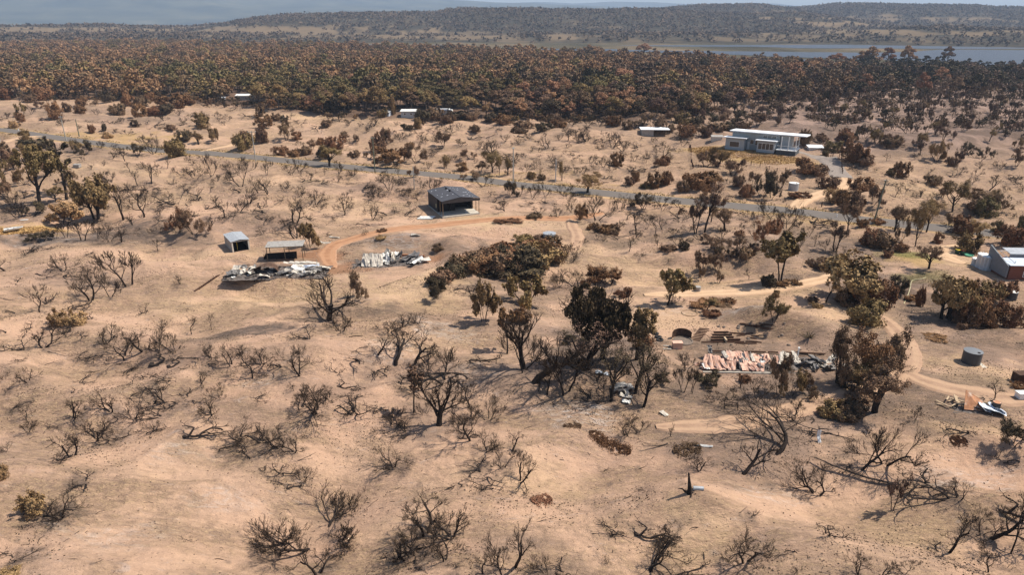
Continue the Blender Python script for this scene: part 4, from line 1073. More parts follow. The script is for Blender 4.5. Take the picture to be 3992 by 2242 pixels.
plants(0, 1060, 2.495, [
    (880,275,330,330,'b'),(1080,240,200,290,'f'),(1255,125,300,330,'f'),(680,355,230,130,'t'),(380,395,200,230,'b'),(570,520,190,150,'Bs'),(740,520,190,140,'Bs'),(210,640,60,100,'t'),(430,740,250,220,'b'),(220,770,230,120,'t'),(800,630,160,120,'t'),
    (640,610,250,80,'t'),(750,830,150,90,'t'),(1040,700,160,190,'b'),(980,800,300,70,'t'),(1220,840,350,250,'b'),(1390,770,200,220,'b'),(1560,780,200,215,'f'),(1690,780,250,190,'f'),(1865,605,110,170,'b'),(2055,565,60,150,'b'),(1960,870,200,60,'t'),
    (2050,850,140,140,'b'),(2120,910,230,50,'t'),(2250,910,200,210,'b'),(2450,1040,180,300,'b'),(2330,910,150,60,'t'),(1500,870,400,60,'t'),(1650,900,300,60,'t'),(1340,930,120,70,'t'),(1210,1000,200,120,'t'),(1400,1020,180,100,'t'),(1640,1050,250,130,'t'),
    (1280,1100,120,80,'t'),(1440,1130,250,120,'t'),(1950,1090,120,110,'b'),(1240,1230,200,80,'t'),(1080,1360,200,200,'b'),(1600,1260,150,180,'b'),(1850,1250,320,100,'t'),(1740,1310,200,80,'t'),(2130,1230,170,140,'f'),(2060,1390,200,150,'b'),
    (1600,1340,200,90,'t'),(1560,1420,300,80,'t'),(1300,1430,230,160,'b'),(1150,1420,220,70,'t'),(720,1430,200,230,'b'),(260,1443,130,130,'b'),(200,1290,250,80,'t'),(110,1360,120,100,'t'),(270,1070,200,150,'b'),(60,1160,90,80,'t'),(30,1040,150,100,'f'),
    (160,860,120,60,'t'),(60,900,130,24,'l'),(420,910,110,24,'l'),(450,775,150,26,'l'),(160,110,230,60,'t'),(450,40,300,60,'t'),(40,600,120,50,'t'),(130,410,100,40,'t'),(180,270,150,40,'l'),(640,30,200,50,'t'),(350,130,90,40,'l'),(300,250,120,40,'l'),(560,900,90,24,'l'),(760,230,110,130,'f'),(900,900,90,60,'t'),(1000,950,120,40,'l'),(1120,900,130,40,'l'),(700,1170,110,50,'t'),(2250,110,90,30,'l')])
plants(1000, 1060, 2.495, [
    (1000,265,170,270,'Fb'),(820,580,210,210,'f'),(510,660,180,130,'t'),(1300,570,200,110,'f'),(1420,530,150,110,'b'),(1570,500,150,120,'b'),(1720,550,220,60,'t'),(1180,560,100,40,'t'),(430,1005,280,310,'b'),(800,980,130,140,'t'),
    (250,965,100,100,'t'),(940,770,220,50,'t'),(1180,800,130,230,'b'),(1370,905,220,340,'b'),(1540,905,170,330,'b'),(1660,890,200,110,'t'),(1050,935,300,130,'t'),(1150,955,260,60,'t'),(1250,1000,260,80,'t'),(1400,1110,180,110,'t'),(1470,1015,60,24,'l'),
    (1840,1085,420,330,'f'),(2080,1040,420,60,'t'),(2080,1310,190,290,'b'),(580,1360,350,300,'b'),(950,1390,300,180,'t'),(1010,1200,220,80,'t'),(1240,1335,260,120,'t'),(370,1160,70,80,'b'),(460,1190,90,90,'f'),(800,1095,200,60,'t'),(640,1395,150,70,'t'),
    (1350,1443,200,120,'f'),(2250,1443,250,230,'f'),(2070,1443,180,130,'f'),(2080,865,300,130,'t'),(1750,245,200,190,'Fd'),(2090,210,160,110,'t'),(100,1005,200,90,'t'),(60,900,200,150,'b'),(430,1330,200,180,'b'),(700,1230,170,140,'b'),(560,1190,140,70,'t'),(2010,160,220,70,'t'),(2180,230,130,120,'b'),(1630,1390,150,130,'f'),(860,1390,110,90,'t'),(1900,190,160,60,'t'),(1040,620,110,40,'l'),(1340,650,30,60,'l')])
plants(2000, 1060, 2.495, [
    (95,965,310,500,'f'),(500,1175,340,420,'f'),(240,1165,100,210,'b'),(340,1195,100,280,'b'),(890,1210,80,220,'b'),(640,670,260,120,'Fd'),(620,155,330,160,'f'),(800,150,300,190,'Fr'),(930,130,230,170,'Fr'),(450,130,150,110,'f'),
    (1870,385,130,120,'So'),(1830,85,60,120,'Fb'),(2000,108,90,120,'Fb'),(2290,75,80,100,'b'),(2480,140,150,120,'Bd'),(1080,240,130,90,'Br'),(1690,950,170,190,'f'),(1650,1170,130,220,'f'),(1730,1180,110,240,'f'),(1960,1110,200,140,'Fd'),
    (1980,1260,200,130,'f'),(2120,1255,170,120,'f'),(2390,1250,230,230,'f'),(1130,1443,130,80,'f'),(1850,325,250,80,'Br'),(2000,320,250,70,'Bb'),(2090,300,130,50,'Br'),(1950,425,160,60,'Br'),(490,320,40,90,'b'),(1560,310,160,120,'f'),(820,1110,330,160,'t'),(780,1260,330,110,'t'),
    (60,470,180,120,'Br'),(1460,1090,170,100,'Fd'),(1560,980,120,50,'t'),(1820,1040,140,60,'Bd'),(2260,1070,120,70,'Br'),(380,1020,150,110,'f'),(280,900,170,120,'f'),(1280,730,170,130,'Br'),(680,950,160,100,'f')])
plants(2992, 1060, 2.495, [
    (70,490,220,220,'Fo'),(80,245,80,70,'Bo'),(560,300,150,260,'Ss'),(960,500,360,250,'Bo'),(960,300,300,240,'Br'),(1100,330,260,260,'Br'),(800,330,260,200,'Bb'),(1250,185,200,160,'Bd'),(490,350,120,60,'Bs'),(1470,335,90,180,'Br'),(1960,250,220,170,'Br'),(2140,255,260,170,'Bs'),(2330,220,200,140,'Br'),
    (2000,520,240,260,'Br'),(1890,500,200,180,'Bb'),(2150,535,230,220,'Br'),(2330,530,290,230,'Br'),(2050,330,200,140,'Br'),(690,1090,230,520,'Sb'),(880,1120,430,520,'Tr'),(1160,950,360,400,'Fb'),(1060,1365,430,540,'Tb'),(960,1180,330,380,'To'),(790,1120,260,330,'Fb'),(110,1190,210,340,'Fb'),(230,1210,200,270,'Fo'),
    (420,1220,210,210,'Fb'),(640,1400,280,170,'Bs'),(820,1380,260,170,'Bb'),(760,1420,260,120,'Bb'),(280,1443,300,190,'f'),(2215,1240,150,190,'b'),(1450,1443,110,110,'f'),(1100,870,220,140,'Fd'),(1250,980,220,110,'f'),(760,1100,260,130,'Fd'),(900,1230,300,90,'Bb'),(500,1260,200,90,'f'),(2430,1130,150,60,'Br'),(1640,640,220,40,'Br'),(1400,270,150,60,'Br'),(180,130,200,70,'Br'),(450,290,120,50,'Bb'),(1900,560,110,70,'Bb')])
plants(0, 1640, 2.404, [
    (270,100,170,130,'f'),(540,50,200,60,'t'),(690,335,260,280,'b'),(900,185,300,170,'b'),(1020,170,330,90,'t'),(50,300,130,90,'b'),(20,550,160,150,'Bs'),(790,590,330,110,'t'),(330,870,250,190,'Bs'),(420,880,220,90,'t'),(560,900,400,240,'b'),(1380,135,260,100,'t'),
    (1440,80,170,110,'f'),(1730,135,270,110,'t'),(1760,160,240,44,'l'),(2230,170,310,170,'b'),(2060,270,200,90,'t'),(2310,300,220,130,'b'),(2330,370,120,60,'t'),(70,1240,160,110,'t'),(140,1295,300,70,'t'),(270,170,70,40,'l'),(1790,1125,120,60,'t'),(100,1443,200,60,'Bs'),(620,1300,90,26,'l'),(410,200,50,24,'l'),(2130,1320,80,44,'l'),(890,880,60,40,'l'),(880,1340,60,20,'l'),(170,1130,60,26,'l'),(500,370,200,60,'t')])
plants(1000, 1640, 2.404, [
    (60,205,300,160,'t'),(220,255,210,210,'b'),(360,295,260,210,'b'),(230,485,200,170,'t'),(70,485,120,50,'t'),(370,385,100,56,'l'),(400,595,300,90,'t'),(440,560,170,170,'f'),(1270,445,330,210,'b'),(1190,455,100,50,'t'),(2010,185,270,310,'b'),(2170,285,260,180,'b'),
    (2390,295,130,160,'b'),(1410,135,150,70,'t'),(2130,520,430,120,'t'),(2310,440,250,210,'f'),(2200,625,260,120,'t'),(190,1190,360,260,'f'),(1590,1080,330,310,'b'),(1700,1080,210,150,'b'),(1830,1105,340,250,'b'),
    (1690,1295,160,90,'f'),(1770,1320,210,210,'b'),(2130,1443,180,240,'b'),(2310,1470,210,360,'b'),(1260,85,260,110,'f'),(1400,90,200,110,'b'),(1900,160,130,60,'t'),(1950,1220,110,60,'t'),(1350,620,60,24,'l'),(1500,600,90,26,'l'),(1860,1370,140,70,'t'),(1880,60,260,70,'f'),(1340,1290,200,90,'t'),(1500,1370,260,90,'t')])
plants(2000, 1640, 2.404, [
    (60,575,210,240,'b'),(20,1365,210,370,'b'),(1060,135,160,150,'b'),(1180,118,150,130,'f'),(1480,150,50,140,'b'),(2140,495,260,340,'b'),(1750,480,210,150,'b'),(850,485,70,44,'t'),(1020,1065,260,140,'t'),(1150,1040,260,110,'t'),(930,1060,140,60,'t'),
    (1440,1075,190,70,'f'),(1490,970,60,70,'t'),(1740,1000,80,44,'l'),(2230,890,140,80,'t'),(480,1440,260,140,'t'),(320,1440,220,150,'f'),(40,1410,110,60,'t'),(880,1345,90,70,'b'),(900,595,50,26,'l'),(1170,460,40,60,'l'),(1460,205,170,34,'l'),(1700,370,110,90,'t'),(1270,660,70,30,'l'),(1180,650,120,60,'t'),(1030,740,60,40,'l'),(990,880,30,50,'l'),(1640,930,30,20,'l'),(2110,870,90,40,'l'),(1880,890,40,26,'l'),(180,55,60,20,'l'),(1520,1440,360,110,'t'),(210,960,90,30,'l')])
plants(2992, 1640, 2.404, [
    (460,690,350,300,'b'),(1100,405,430,410,'f'),(800,470,180,60,'t'),(1540,605,500,120,'t'),(1250,590,460,50,'l'),(1700,750,560,160,'t'),(1800,730,300,190,'b'),(2090,1095,310,440,'b'),(2000,1070,260,240,'f'),(1690,1235,340,360,'b'),(1600,1240,330,80,'t'),
    (2270,1245,210,560,'b'),(2190,830,330,160,'t'),(2110,1105,150,160,'b'),(560,1070,260,180,'t'),(860,1450,230,220,'b'),(1090,1450,200,170,'b'),(1290,1450,160,150,'f'),(2300,235,320,230,'Fd'),(2210,385,260,90,'t'),(1640,205,200,100,'t'),(1940,155,210,80,'t'),
    (650,565,60,60,'l'),(1075,1198,50,20,'l'),(80,1290,160,60,'t'),(280,1250,90,60,'t'),(2080,1425,210,250,'b'),(2130,1290,60,26,'l'),(2250,1400,80,26,'l'),(830,200,100,60,'t'),(560,90,500,110,'t'),(1240,50,100,40,'t'),(1560,500,180,40,'t'),(2340,1380,90,34,'l'),(250,1443,90,80,'b'),(800,300,110,60,'t')])

# burnt open woodland on the right beyond the road
def scatter_burnt():
    r = random.Random(5)
    pts = []
    tries = 0
    while len(pts) < 150 and tries < 6000:
        tries += 1
        x = r.uniform(1480, 2640); y = r.uniform(236, 408)
        if x < 2000 and y > 318: continue
        if x < 1750 and y > 300: continue
        if 1815 < x < 2080 and 320 < y: continue
        if 2060 < x < 2300 and y > 380: continue
        if 1590 < x < 1700 and 318 < y < 360: continue
        gx, gy = flatpt(x * D, y * D)
        if any((gx - a) ** 2 + (gy - b) ** 2 < 6.5 ** 2 for a, b in pts): continue
        pts.append((gx, gy))
        k = FPX / math.hypot(gx, gy)
        kind = r.choice(['fl', 'fl', 'S', 'T', 'f', 'fl'])
        h = r.uniform(4.0, 7.0) if y < 300 else r.uniform(3.0, 5.5)
        put(kind, x * D, y * D, h * r.uniform(0.7, 1.0) * k, h * k, r.choice(['scorch', 'scorch', 'brown', 'dark', 'olive', 'scorch']))
scatter_burnt()
# ------------------------------------------------------------------ forest belt beyond the dunes
def in_ell(u, v, lst):
    return any(((u - a) / ru) ** 2 + ((v - b) / rv) ** 2 < 1 for a, b, ru, rv in lst)
GREENZ = [(470, 212, 90, 22), (620, 232, 60, 22), (690, 225, 80, 34), (760, 245, 70, 32), (540, 225, 60, 22), (1000, 262, 60, 28), (1060, 236, 50, 20), (1120, 262, 60, 26), (880, 250, 50, 26), (1500, 250, 60, 16), (140, 205, 40, 10), (340, 185, 50, 10), (830, 185, 40, 10), (1540, 230, 40, 14)]
def forest_colour(u, v, x, y, r):
    n = gn(x / 60, y / 90, 201) + 0.6 * gn(x / 22, y / 30, 202)
    p = r.random()
    if in_ell(u, v, GREENZ): return 'green' if p < .5 else ('olive' if p < .85 else 'brown')
    if u > 2150 and v < 232 and u - 2150 > (v - 190) * 3: return 'dark' if p < .75 else 'scorch'
    if u > 1900 and v > 190: return 'scorch' if p < .45 else ('dark' if p < .75 else ('tan' if p < .87 else 'brown'))
    if u > 1250 and v > 205: return ('scorch' if p < .34 else 'brown' if p < .58 else 'olive' if p < .72 else 'tan' if p < .9 else 'dark')
    if u > 1500: return ('tan' if p < .5 else 'brown' if p < .72 else 'scorch')
    if v > 215 and 480 < u < 1250: return ('olive' if p < .36 else 'brown' if p < .62 else 'tan' if p < .78 else 'green' if p < .9 else 'dark')
    if n < -0.55: return 'olive' if p < .5 else 'brown'
    if n < -0.1: return 'brown' if p < .45 else ('tan' if p < .75 else 'olive')
    return 'tan' if p < .66 else ('rust' if p < .74 else 'brown' if p < .93 else 'olive')

def forest_points():
    r = random.Random(21)
    rows = []
    d = 300.0
    while d < 1560:
        sp = 7.0 if d < 520 else (8.0 if d < 800 else 10.0)
        n = int(d * 1.62 / sp)
        for i in range(n):
            a = -0.81 + 1.62 * (i + r.random()) / n
            dd = d + r.uniform(-0.5, 0.5) * sp
            x, y = dd * math.sin(a), dd * math.cos(a)
            rows.append((x, y))
        d += sp * 0.95
    P = np.array(rows)
    z = height(P[:, 0], P[:, 1])
    u, v = to_img(P[:, 0], P[:, 1], z); u, v = u / D, v / D
    jit = 9 * gn(P[:, 0] / 45, P[:, 1] / 45, 78) + 4 * gn(P[:, 0] / 14, P[:, 1] / 14, 79)
    gap = gn(P[:, 0] / 34, P[:, 1] / 50, 83)
    ok = (u > -130) & (u < 2706) & (v < interp(FRONT, u) + jit + np.where(u > 1750, -8, 0)) & (v > interp(BACK, u))
    ok &= gap < 0.62
    ok &= ~((u > 900) & (u < 1240) & (v > 277))
    ok &= ~((u > 575) & (u < 640) & (v > 240))
    P, u, v, z = P[ok], u[ok], v[ok], z[ok]
    return P, u, v, z

FEXPL = [  # eucalypts one can tell apart at the forest edge (photograph px base, width, height, leaf)
    (c2(150, 1000), 97, 92, 'green'), (c2(330, 1010), 82, 80, 'green'), (c2(600, 1020), 100, 76, 'green'), (c2(830, 1020), 94, 76, 'green'), (c2(520, 1010), 58, 66, 'olive'), (c2(1220, 1140), 88, 96, 'olive'),
    (c2(1600, 1070), 90, 72, 'green'), (c2(1700, 1110), 66, 66, 'olive'), (c1(1780, 960), 94, 78, 'green'), (c1(1960, 950), 70, 60, 'green'), (c1(2330, 930), 78, 62, 'olive'), (c1(2480, 900), 66, 58, 'tan'), (c2(980, 900), 70, 56, 'tan'), (c2(740, 870), 72, 56, 'tan'),
    (c2(2130, 1160), 80, 70, 'olive'), (c2(1930, 1150), 66, 66, 'dark'), (c3(890, 1160), 66, 82, 'tan'), (c3(330, 1170), 92, 72, 'brown'), (c3(100, 1000), 62, 62, 'tan'), (c3(1100, 900), 86, 76, 'tan'), (c3(260, 860), 76, 66, 'tan'), (c3(760, 880), 90, 72, 'tan'),
    (c3(1590, 880), 76, 66, 'tan'), (c4(980, 940), 72, 70, 'tan'), (c4(1530, 1030), 72, 104, 'tan'), (c4(1730, 900), 80, 78, 'tan'), (c4(1880, 980), 72, 72, 'brown'), (c4(250, 880), 90, 90, 'tan'), (c4(1000, 680), 110, 74, 'tan'), (c4(1200, 670), 70, 66, 'rust'), (c4(1390, 670), 78, 72, 'tan'), (c4(1790, 660), 60, 66, 'rust'), (c4(1590, 660), 46, 36, 'dark'), (c4(690, 650), 80, 42, 'rust'), (c3(750, 560), 56, 40, 'tan'), (c3(1310, 560), 66, 44, 'tan'), (c4(170, 900), 60, 70, 'brown'), (c3(2350, 760), 70, 60, 'brown'), (c3(1900, 760), 70, 66, 'dark'),
]
def forest():
    r = random.Random(31)
    near_expl = []
    for (u, v), w, h, mt in FEXPL:
        o = put('E', u, v, w, h * 1.12, mt)
        near_expl.append((o.location.x, o.location.y))
    P, u, v, z = forest_points()
    d = np.hypot(P[:, 0], P[:, 1])
    order = np.argsort(d)
    NEAR = 300 - len(near_expl)
    built = 0
    groups = {}
    for i in order:
        x, y = P[i]
        if any((x - a) ** 2 + (y - b) ** 2 < 36 for a, b in near_expl): continue
        col = forest_colour(u[i], v[i], x, y, r)
        W = r.choice([r.uniform(4.5, 7), r.uniform(6.5, 10), r.uniform(8.5, 13)]) * (0.85 if u[i] > 1800 else 1); H = W * r.uniform(0.85, 1.25)
        if d[i] > 900: W *= 1.15
        if built < NEAR and -20 < u[i] < 2596:
            k = FPX / math.sqrt(d[i] ** 2 + 43 ** 2)
            put('E', u[i] * D, v[i] * D, W * k, H * k, col)
            built += 1
        else:
            groups.setdefault(col, []).append((x, y, z[i], W, H, r.random() * 6.283, r.randrange(len(PROTO['EL'])), r.uniform(-0.16, 0.2) + 0.30 * float(gn(x / 75, y / 110, 210))))
    # the rest of the wood reads as one mass
    Vs, Fs, Ms, Ts, n0 = [], [], [], [], 0
    mats = ['tan', 'rust', 'brown', 'olive', 'green', 'dark', 'scorch']
    geo = []
    for p in PROTO['EL']:
        g = []
        for nm, me, mk in p.parts:
            co = np.empty(len(me.vertices) * 3, np.float32); me.vertices.foreach_get('co', co)
            f = np.empty(len(me.polygons) * 4, np.int32); me.polygons.foreach_get('vertices', f)
            g.append((co.reshape(-1, 3), f.reshape(-1, 4)))
        geo.append((g, p.asp))
    cnt = 0
    for col, lst in groups.items():
        for x, y, zz, W, H, rz, k, t in lst:
            g, asp = geo[k]
            c, s = math.cos(rz), math.sin(rz)
            for part in (0, 1):
                co, f = g[part]
                X = np.stack([(co[:, 0] * c - co[:, 1] * s) * W + x, (co[:, 0] * s + co[:, 1] * c) * W + y, co[:, 2] * H / asp + zz], 1)
                Vs.append(X); Fs.append(f + n0); n0 += len(co)
                Ms.append(np.full(len(f), 7 if part == 0 else mats.index(col), np.int32)); Ts.append(np.full(len(co), t if part else 0, np.float32))
            cnt += 1
    me = mesh_from('forest', np.concatenate(Vs), np.concatenate(Fs))
    for k in mats: me.materials.append(M[k])
    me.materials.append(M['palebark'])
    me.polygons.foreach_set('material_index', np.concatenate(Ms))
    attr(me, 'tint', np.concatenate(Ts))
    o = link('forest', me); o['kind'] = 'stuff'
    print('forest mass trees', cnt, 'faces', len(me.polygons))
forest()

def merge_plants(name, kind, items, mats):
    """items: x, y, z, W, H, rz, proto, tint, mat -> one mesh"""
    Vs, Fs, Ms, Ts, n0 = [], [], [], [], 0
    geo = []
    for p in PROTO[kind]:
        g = []
        for nm, me, mk in p.parts:
            co = np.empty(len(me.vertices) * 3, np.float32); me.vertices.foreach_get('co', co)
            f = np.empty(len(me.polygons) * 4, np.int32); me.polygons.foreach_get('vertices', f)
            g.append((co.reshape(-1, 3), f.reshape(-1, 4)))
        geo.append((g, p.asp))
    for x, y, zz, W, H, rz, k, t, mt in items:
        g, asp = geo[k]
        c, s = math.cos(rz), math.sin(rz)
        for part in (0, 1):
            co, f = g[part]
            Vs.append(np.stack([(co[:, 0] * c - co[:, 1] * s) * W + x, (co[:, 0] * s + co[:, 1] * c) * W + y, co[:, 2] * H / asp + zz], 1))
            Fs.append(f + n0); n0 += len(co)
            Ms.append(np.full(len(f), 0 if part == 0 else 1 + mats.index(mt), np.int32)); Ts.append(np.full(len(co), t if part else 0, np.float32))
    me = mesh_from(name, np.concatenate(Vs), np.concatenate(Fs))
    me.materials.append(M['twig'])
    for k in mats: me.materials.append(M[k])
    me.polygons.foreach_set('material_index', np.concatenate(Ms))
    attr(me, 'tint', np.concatenate(Ts))
    o = link(name, me); o['kind'] = 'stuff'
    print(name, len(items), len(me.polygons))

def burnt_mass():
    """the burnt scrub too far off and too thick to tell plant from plant"""
    r = random.Random(8)
    it = []
    for _ in range(9000):
        x = r.uniform(1300, 2680); y = r.uniform(178, 345)
        if x < 1750 and y > 306: continue
        if x < 1900 and y < 215: continue
        if 1590 < x < 2040 and y > 312: continue
        if r.random() > 0.35 + 0.65 * (1 - sstep(235, 330, y)) : continue
        if len(it) >= 1150: break
        gx, gy = flatpt(x * D, y * D)
        z = float(height(gx, gy))
        h = r.uniform(3.0, 5.5) if y > 250 else r.uniform(4.0, 7.0)
        mt = r.choice(['dark', 'scorch', 'scorch', 'brown']) if x > 1700 else r.choice(['scorch', 'brown', 'brown', 'olive'])
        it.append((gx, gy, z, h * r.uniform(0.7, 1.1), h, r.uniform(0, 6.28), r.randrange(len(PROTO['FLL'])), r.uniform(-0.25, 0.25), mt))
    # low brown brush along the forest edge
    for _ in range(420):
        x = r.uniform(-60, 1800); y = float(interp(FRONT, x)) + r.uniform(-12, 7)
        if 900 < x < 1240 and y > 284: continue
        gx, gy = flatpt(x * D, y * D); z = float(height(gx, gy))
        h = r.uniform(1.8, 3.8)
        it.append((gx, gy, z, h * r.uniform(1.0, 1.8), h, r.uniform(0, 6.28), r.randrange(len(PROTO['FLL'])), r.uniform(-0.25, 0.25), r.choice(['rust', 'brown', 'brown', 'dark', 'scorch'])))
    # scattered on past both sides of the view
    for _ in range(330):
        side = r.choice([-1, 1]); y = r.uniform(300, 1500)
        x = 1288 + side * r.uniform(1345, 1345 + 700)
        gx, gy = flatpt(x * D, y * D); z = float(height(gx, gy)); h = r.uniform(1.5, 4.0)
        it.append((gx, gy, z, h * r.uniform(0.9, 1.6), h, r.uniform(0, 6.28), r.randrange(len(PROTO['FLL'])), r.uniform(-0.25, 0.25), r.choice(['scorch', 'brown', 'dark', 'olive'])))
    merge_plants('burnt_scrub', 'FLL', it, ['dark', 'scorch', 'brown', 'olive', 'rust'])
burnt_mass()

def ground_litter():
    """bits of charred stick and charcoal strewn over the sand"""
    rg = np.random.default_rng(61)
    N = 20000
    a = rg.uniform(-0.74, 0.74, N); d = np.sqrt(rg.uniform(42 ** 2, 235 ** 2, N))
    x, y = d * np.sin(a), d * np.cos(a)
    keep = (rg.random(N) < 0.05 + 0.9 * sstep(-0.15, 0.6, fbm(x / 24, y / 15, 123, 4))) & (polydist(x, y, ROAD) > 4)
    for pts, hw in TRACKS.values(): keep &= polydist(x, y, pts) > hw + 0.4
    x, y = x[keep], y[keep]
    n = len(x)
    L = rg.uniform(0.08, 0.55, n) * np.where(rg.random(n) < 0.10, 3.2, 1.0); w = rg.uniform(0.012, 0.04, n)
    t = rg.uniform(0, 6.283, n); b = rg.normal(0, 0.5, n)
    P = []
    for k, q in enumerate((-0.5, 0.0, 0.5)):
        ang = t + b * q
        px, py = x + np.cos(ang) * L * q, y + np.sin(ang) * L * q
        P.append((px, py, height(px, py)))
    V, F = [], []
    for k in range(3):
        px, py, pz = P[k]
        nx, ny = -np.sin(t), np.cos(t)
        ww = w * (1.0, 0.9, 0.5)[k]
        V.append(np.stack([np.stack([px + nx * ww, py + ny * ww, pz - 0.01], 1), np.stack([px, py, pz + ww * 1.7], 1), np.stack([px - nx * ww, py - ny * ww, pz - 0.01], 1)], 1))
    V = np.stack(V, 1).reshape(-1, 3)      # n x 3 x 3
    o = np.arange(n)[:, None] * 9
    fl = []
    for k in (0, 3):
        for q in (0, 1):
            fl.append(np.concatenate([o + k + q, o + k + q + 1, o + k + q + 4, o + k + q + 3], 1))
    F = np.concatenate(fl)
    o = link('charred_litter', mesh_from('charred_litter', V, F), M['char']); o['kind'] = 'stuff'
ground_litter()

# ------------------------------------------------------------------ woods on the far hills, scrub on the flats
M['farwood'] = foliage_mat('far_woodland_leaves', [(0.066, 0.046, 0.030), (0.096, 0.067, 0.043), (0.126, 0.088, 0.056), (0.08, 0.056, 0.037)], 1.0)
def far_woods():
    rg = np.random.default_rng(41)
    X, Y, Z, S = [], [], [], []
    N = 60000
    th = rg.uniform(-0.72, 0.72, N); r = np.sqrt(rg.uniform(1440 ** 2, 4000 ** 2, N))
    z = hill_z(th, r)
    x, y = r * np.sin(th), r * np.cos(th)
    u, v = to_img(x, y, z); u, v = u / D, v / D
    st = straw_at(u, v, x, y)
    keep = (z > 0.5) & (rg.random(N) > np.clip(st * 1.1 + 0.05, 0, 0.93)) & (u > -60) & (u < 2640)
    low = 1 - np.clip(z / 20, 0, 1)
    keep &= rg.random(N) > low * 0.6
    X.append(x[keep]); Y.append(y[keep]); Z.append(z[keep]); S.append(rg.uniform(4.0, 8.0, keep.sum()))
    # scrub on the flats behind the forest
    N = 5200
    th = rg.uniform(-0.72, 0.72, N); r = rg.uniform(900, 3800, N)
    x, y = r * np.sin(th), r * np.cos(th)
    u, v = to_img(x, y, np.full(N, -0.5)); u, v = u / D, v / D
    keep = (v < interp(BACK, u) - 2) & (v > 66) & (fbm(x / 150, y / 300, 71, 2) > 0.15) & (u < 1350) & (hill_z(th, r) < 0)
    X.append(x[keep]); Y.append(y[keep]); Z.append(np.full(keep.sum(), -0.5)); S.append(rg.uniform(2.5, 6.0, keep.sum()))
    X, Y, Z, S = map(np.concatenate, (X, Y, Z, S))
    n = len(X); K = 9
    C = np.stack([X, Y, Z], 1)[:, None, :] + rg.normal(0, 1, (n, K, 3)) * np.array([0.42, 0.42, 0.30]) * S[:, None, None] * 0.8
    C[..., 2] += 0.55 * S[:, None]
    C[..., 2] = np.maximum(C[..., 2], Z[:, None] + 0.4)
    V, F = leaves_n(C.reshape(-1, 3), np.tile(np.array([[0.0, -.3, 1.0]]), (n * K, 1)), np.repeat(S * 0.30, K), rg, .6)
    me = mesh_from('far_woodland', V, F)
    t = np.repeat(rg.uniform(-0.3, 0.35, n) + 0.25 * gn(X / 200, Y / 300, 5), K * 4)
    attr(me, 'tint', t)
    o = link('far_woodland', me, M['farwood']); o['kind'] = 'stuff'
    print('far crowns', n)
far_woods()
# ------------------------------------------------------------------ buildings, tanks, wrecks and other things
M['dark_metal'] = simple('dark_sheet_metal', (0.043, 0.038, 0.038), 0.18, 1.2, 0.5, 0.35)
M['dark_roof'] = simple('dark_roof_metal', (0.058, 0.057, 0.064), 0.22, 1.5, 0.5, 0.35)
M['roof_gleam'] = simple('bare_metal_gleam', (0.62, 0.64, 0.68), 0.2, 6, 0.35, 0.5)
M['white_roof'] = simple('white_roof_metal', (0.78, 0.79, 0.80), 0.05, 0.6, 0.45, 0.3)
M['concrete'] = simple('concrete', (0.46, 0.41, 0.34), 0.15, 1.5, 0.9, 0.1)
M['galv'] = simple('galvanised_steel', (0.36, 0.37, 0.38), 0.22, 2.5, 0.42, 0.5, 0.25)
M['galv_old'] = simple('weathered_zinc', (0.31, 0.285, 0.255), 0.3, 2.0, 0.6, 0.3, 0.1, dark=(0.16, 0.10, 0.07))
M['pale_sheet'] = simple('heat_bleached_sheet', (0.56, 0.50, 0.42), 0.25, 1.6, 0.6, 0.3, dark=(0.13, 0.10, 0.085), dark_amt=(0.56, 0.68))
M['white_sheet'] = simple('white_sheet', (0.66, 0.64, 0.60), 0.12, 2.0, 0.5, 0.3, dark=(0.30, 0.26, 0.22), dark_amt=(0.6, 0.75))
M['grey_sheet'] = simple('scorched_grey_sheet', (0.19, 0.175, 0.165), 0.35, 1.6, 0.6, 0.3, dark=(0.04, 0.035, 0.03), dark_amt=(0.5, 0.66))
M['orange_sheet'] = simple('pink_orange_sheet', (0.60, 0.37, 0.27), 0.16, 1.3, 0.65, 0.2, dark=(0.40, 0.35, 0.33), dark_amt=(0.56, 0.66))
M['rust_sheet'] = simple('rusted_sheet', (0.42, 0.20, 0.105), 0.35, 1.6, 0.75, 0.15, dark=(0.55, 0.42, 0.33), dark_amt=(0.5, 0.62))
M['blue_sheet'] = simple('pale_blue_sheet', (0.50, 0.54, 0.60), 0.15, 2.0, 0.45, 0.35, dark=(0.18, 0.18, 0.19), dark_amt=(0.62, 0.75))
M['burnt_rust'] = simple('burnt_rust', (0.085, 0.05, 0.034), 0.4, 2.0, 0.85, 0.1, dark=(0.02, 0.016, 0.014))
M['black'] = simple('char_and_shade_black', (0.022, 0.018, 0.016), 0.35, 3, 0.9, 0.1)  # charred parts, and the shade painted into the steel shed front
M['ashpile'] = simple('ash_and_rubble', (0.15, 0.125, 0.11), 0.5, 2.5, 0.95, 0.05, dark=(0.035, 0.03, 0.027), dark_amt=(0.48, 0.6))
M['timber'] = simple('raw_timber', (0.42, 0.31, 0.20), 0.25, 4, 0.8, 0.15)
M['rail'] = simple('dark_brown_timber', (0.075, 0.04, 0.026), 0.3, 4, 0.85, 0.1)
M['post'] = simple('grey_pole_timber', (0.33, 0.31, 0.27), 0.2, 5, 0.85, 0.1)
M['greenpost'] = simple('green_treated_pole', (0.15, 0.155, 0.11), 0.2, 5, 0.85, 0.1)
M['steel_post'] = simple('rusty_post', (0.21, 0.145, 0.085), 0.25, 4, 0.7, 0.2)
M['house_wall'] = simple('blue_grey_cladding', (0.36, 0.375, 0.38), 0.08, 1.5, 0.7, 0.2)
M['house_base'] = simple('charcoal_cladding', (0.085, 0.09, 0.095), 0.1, 1.5, 0.7, 0.2)
M['fin'] = simple('grey_fin_cladding', (0.17, 0.18, 0.19), 0.12, 1.5, 0.7, 0.2)
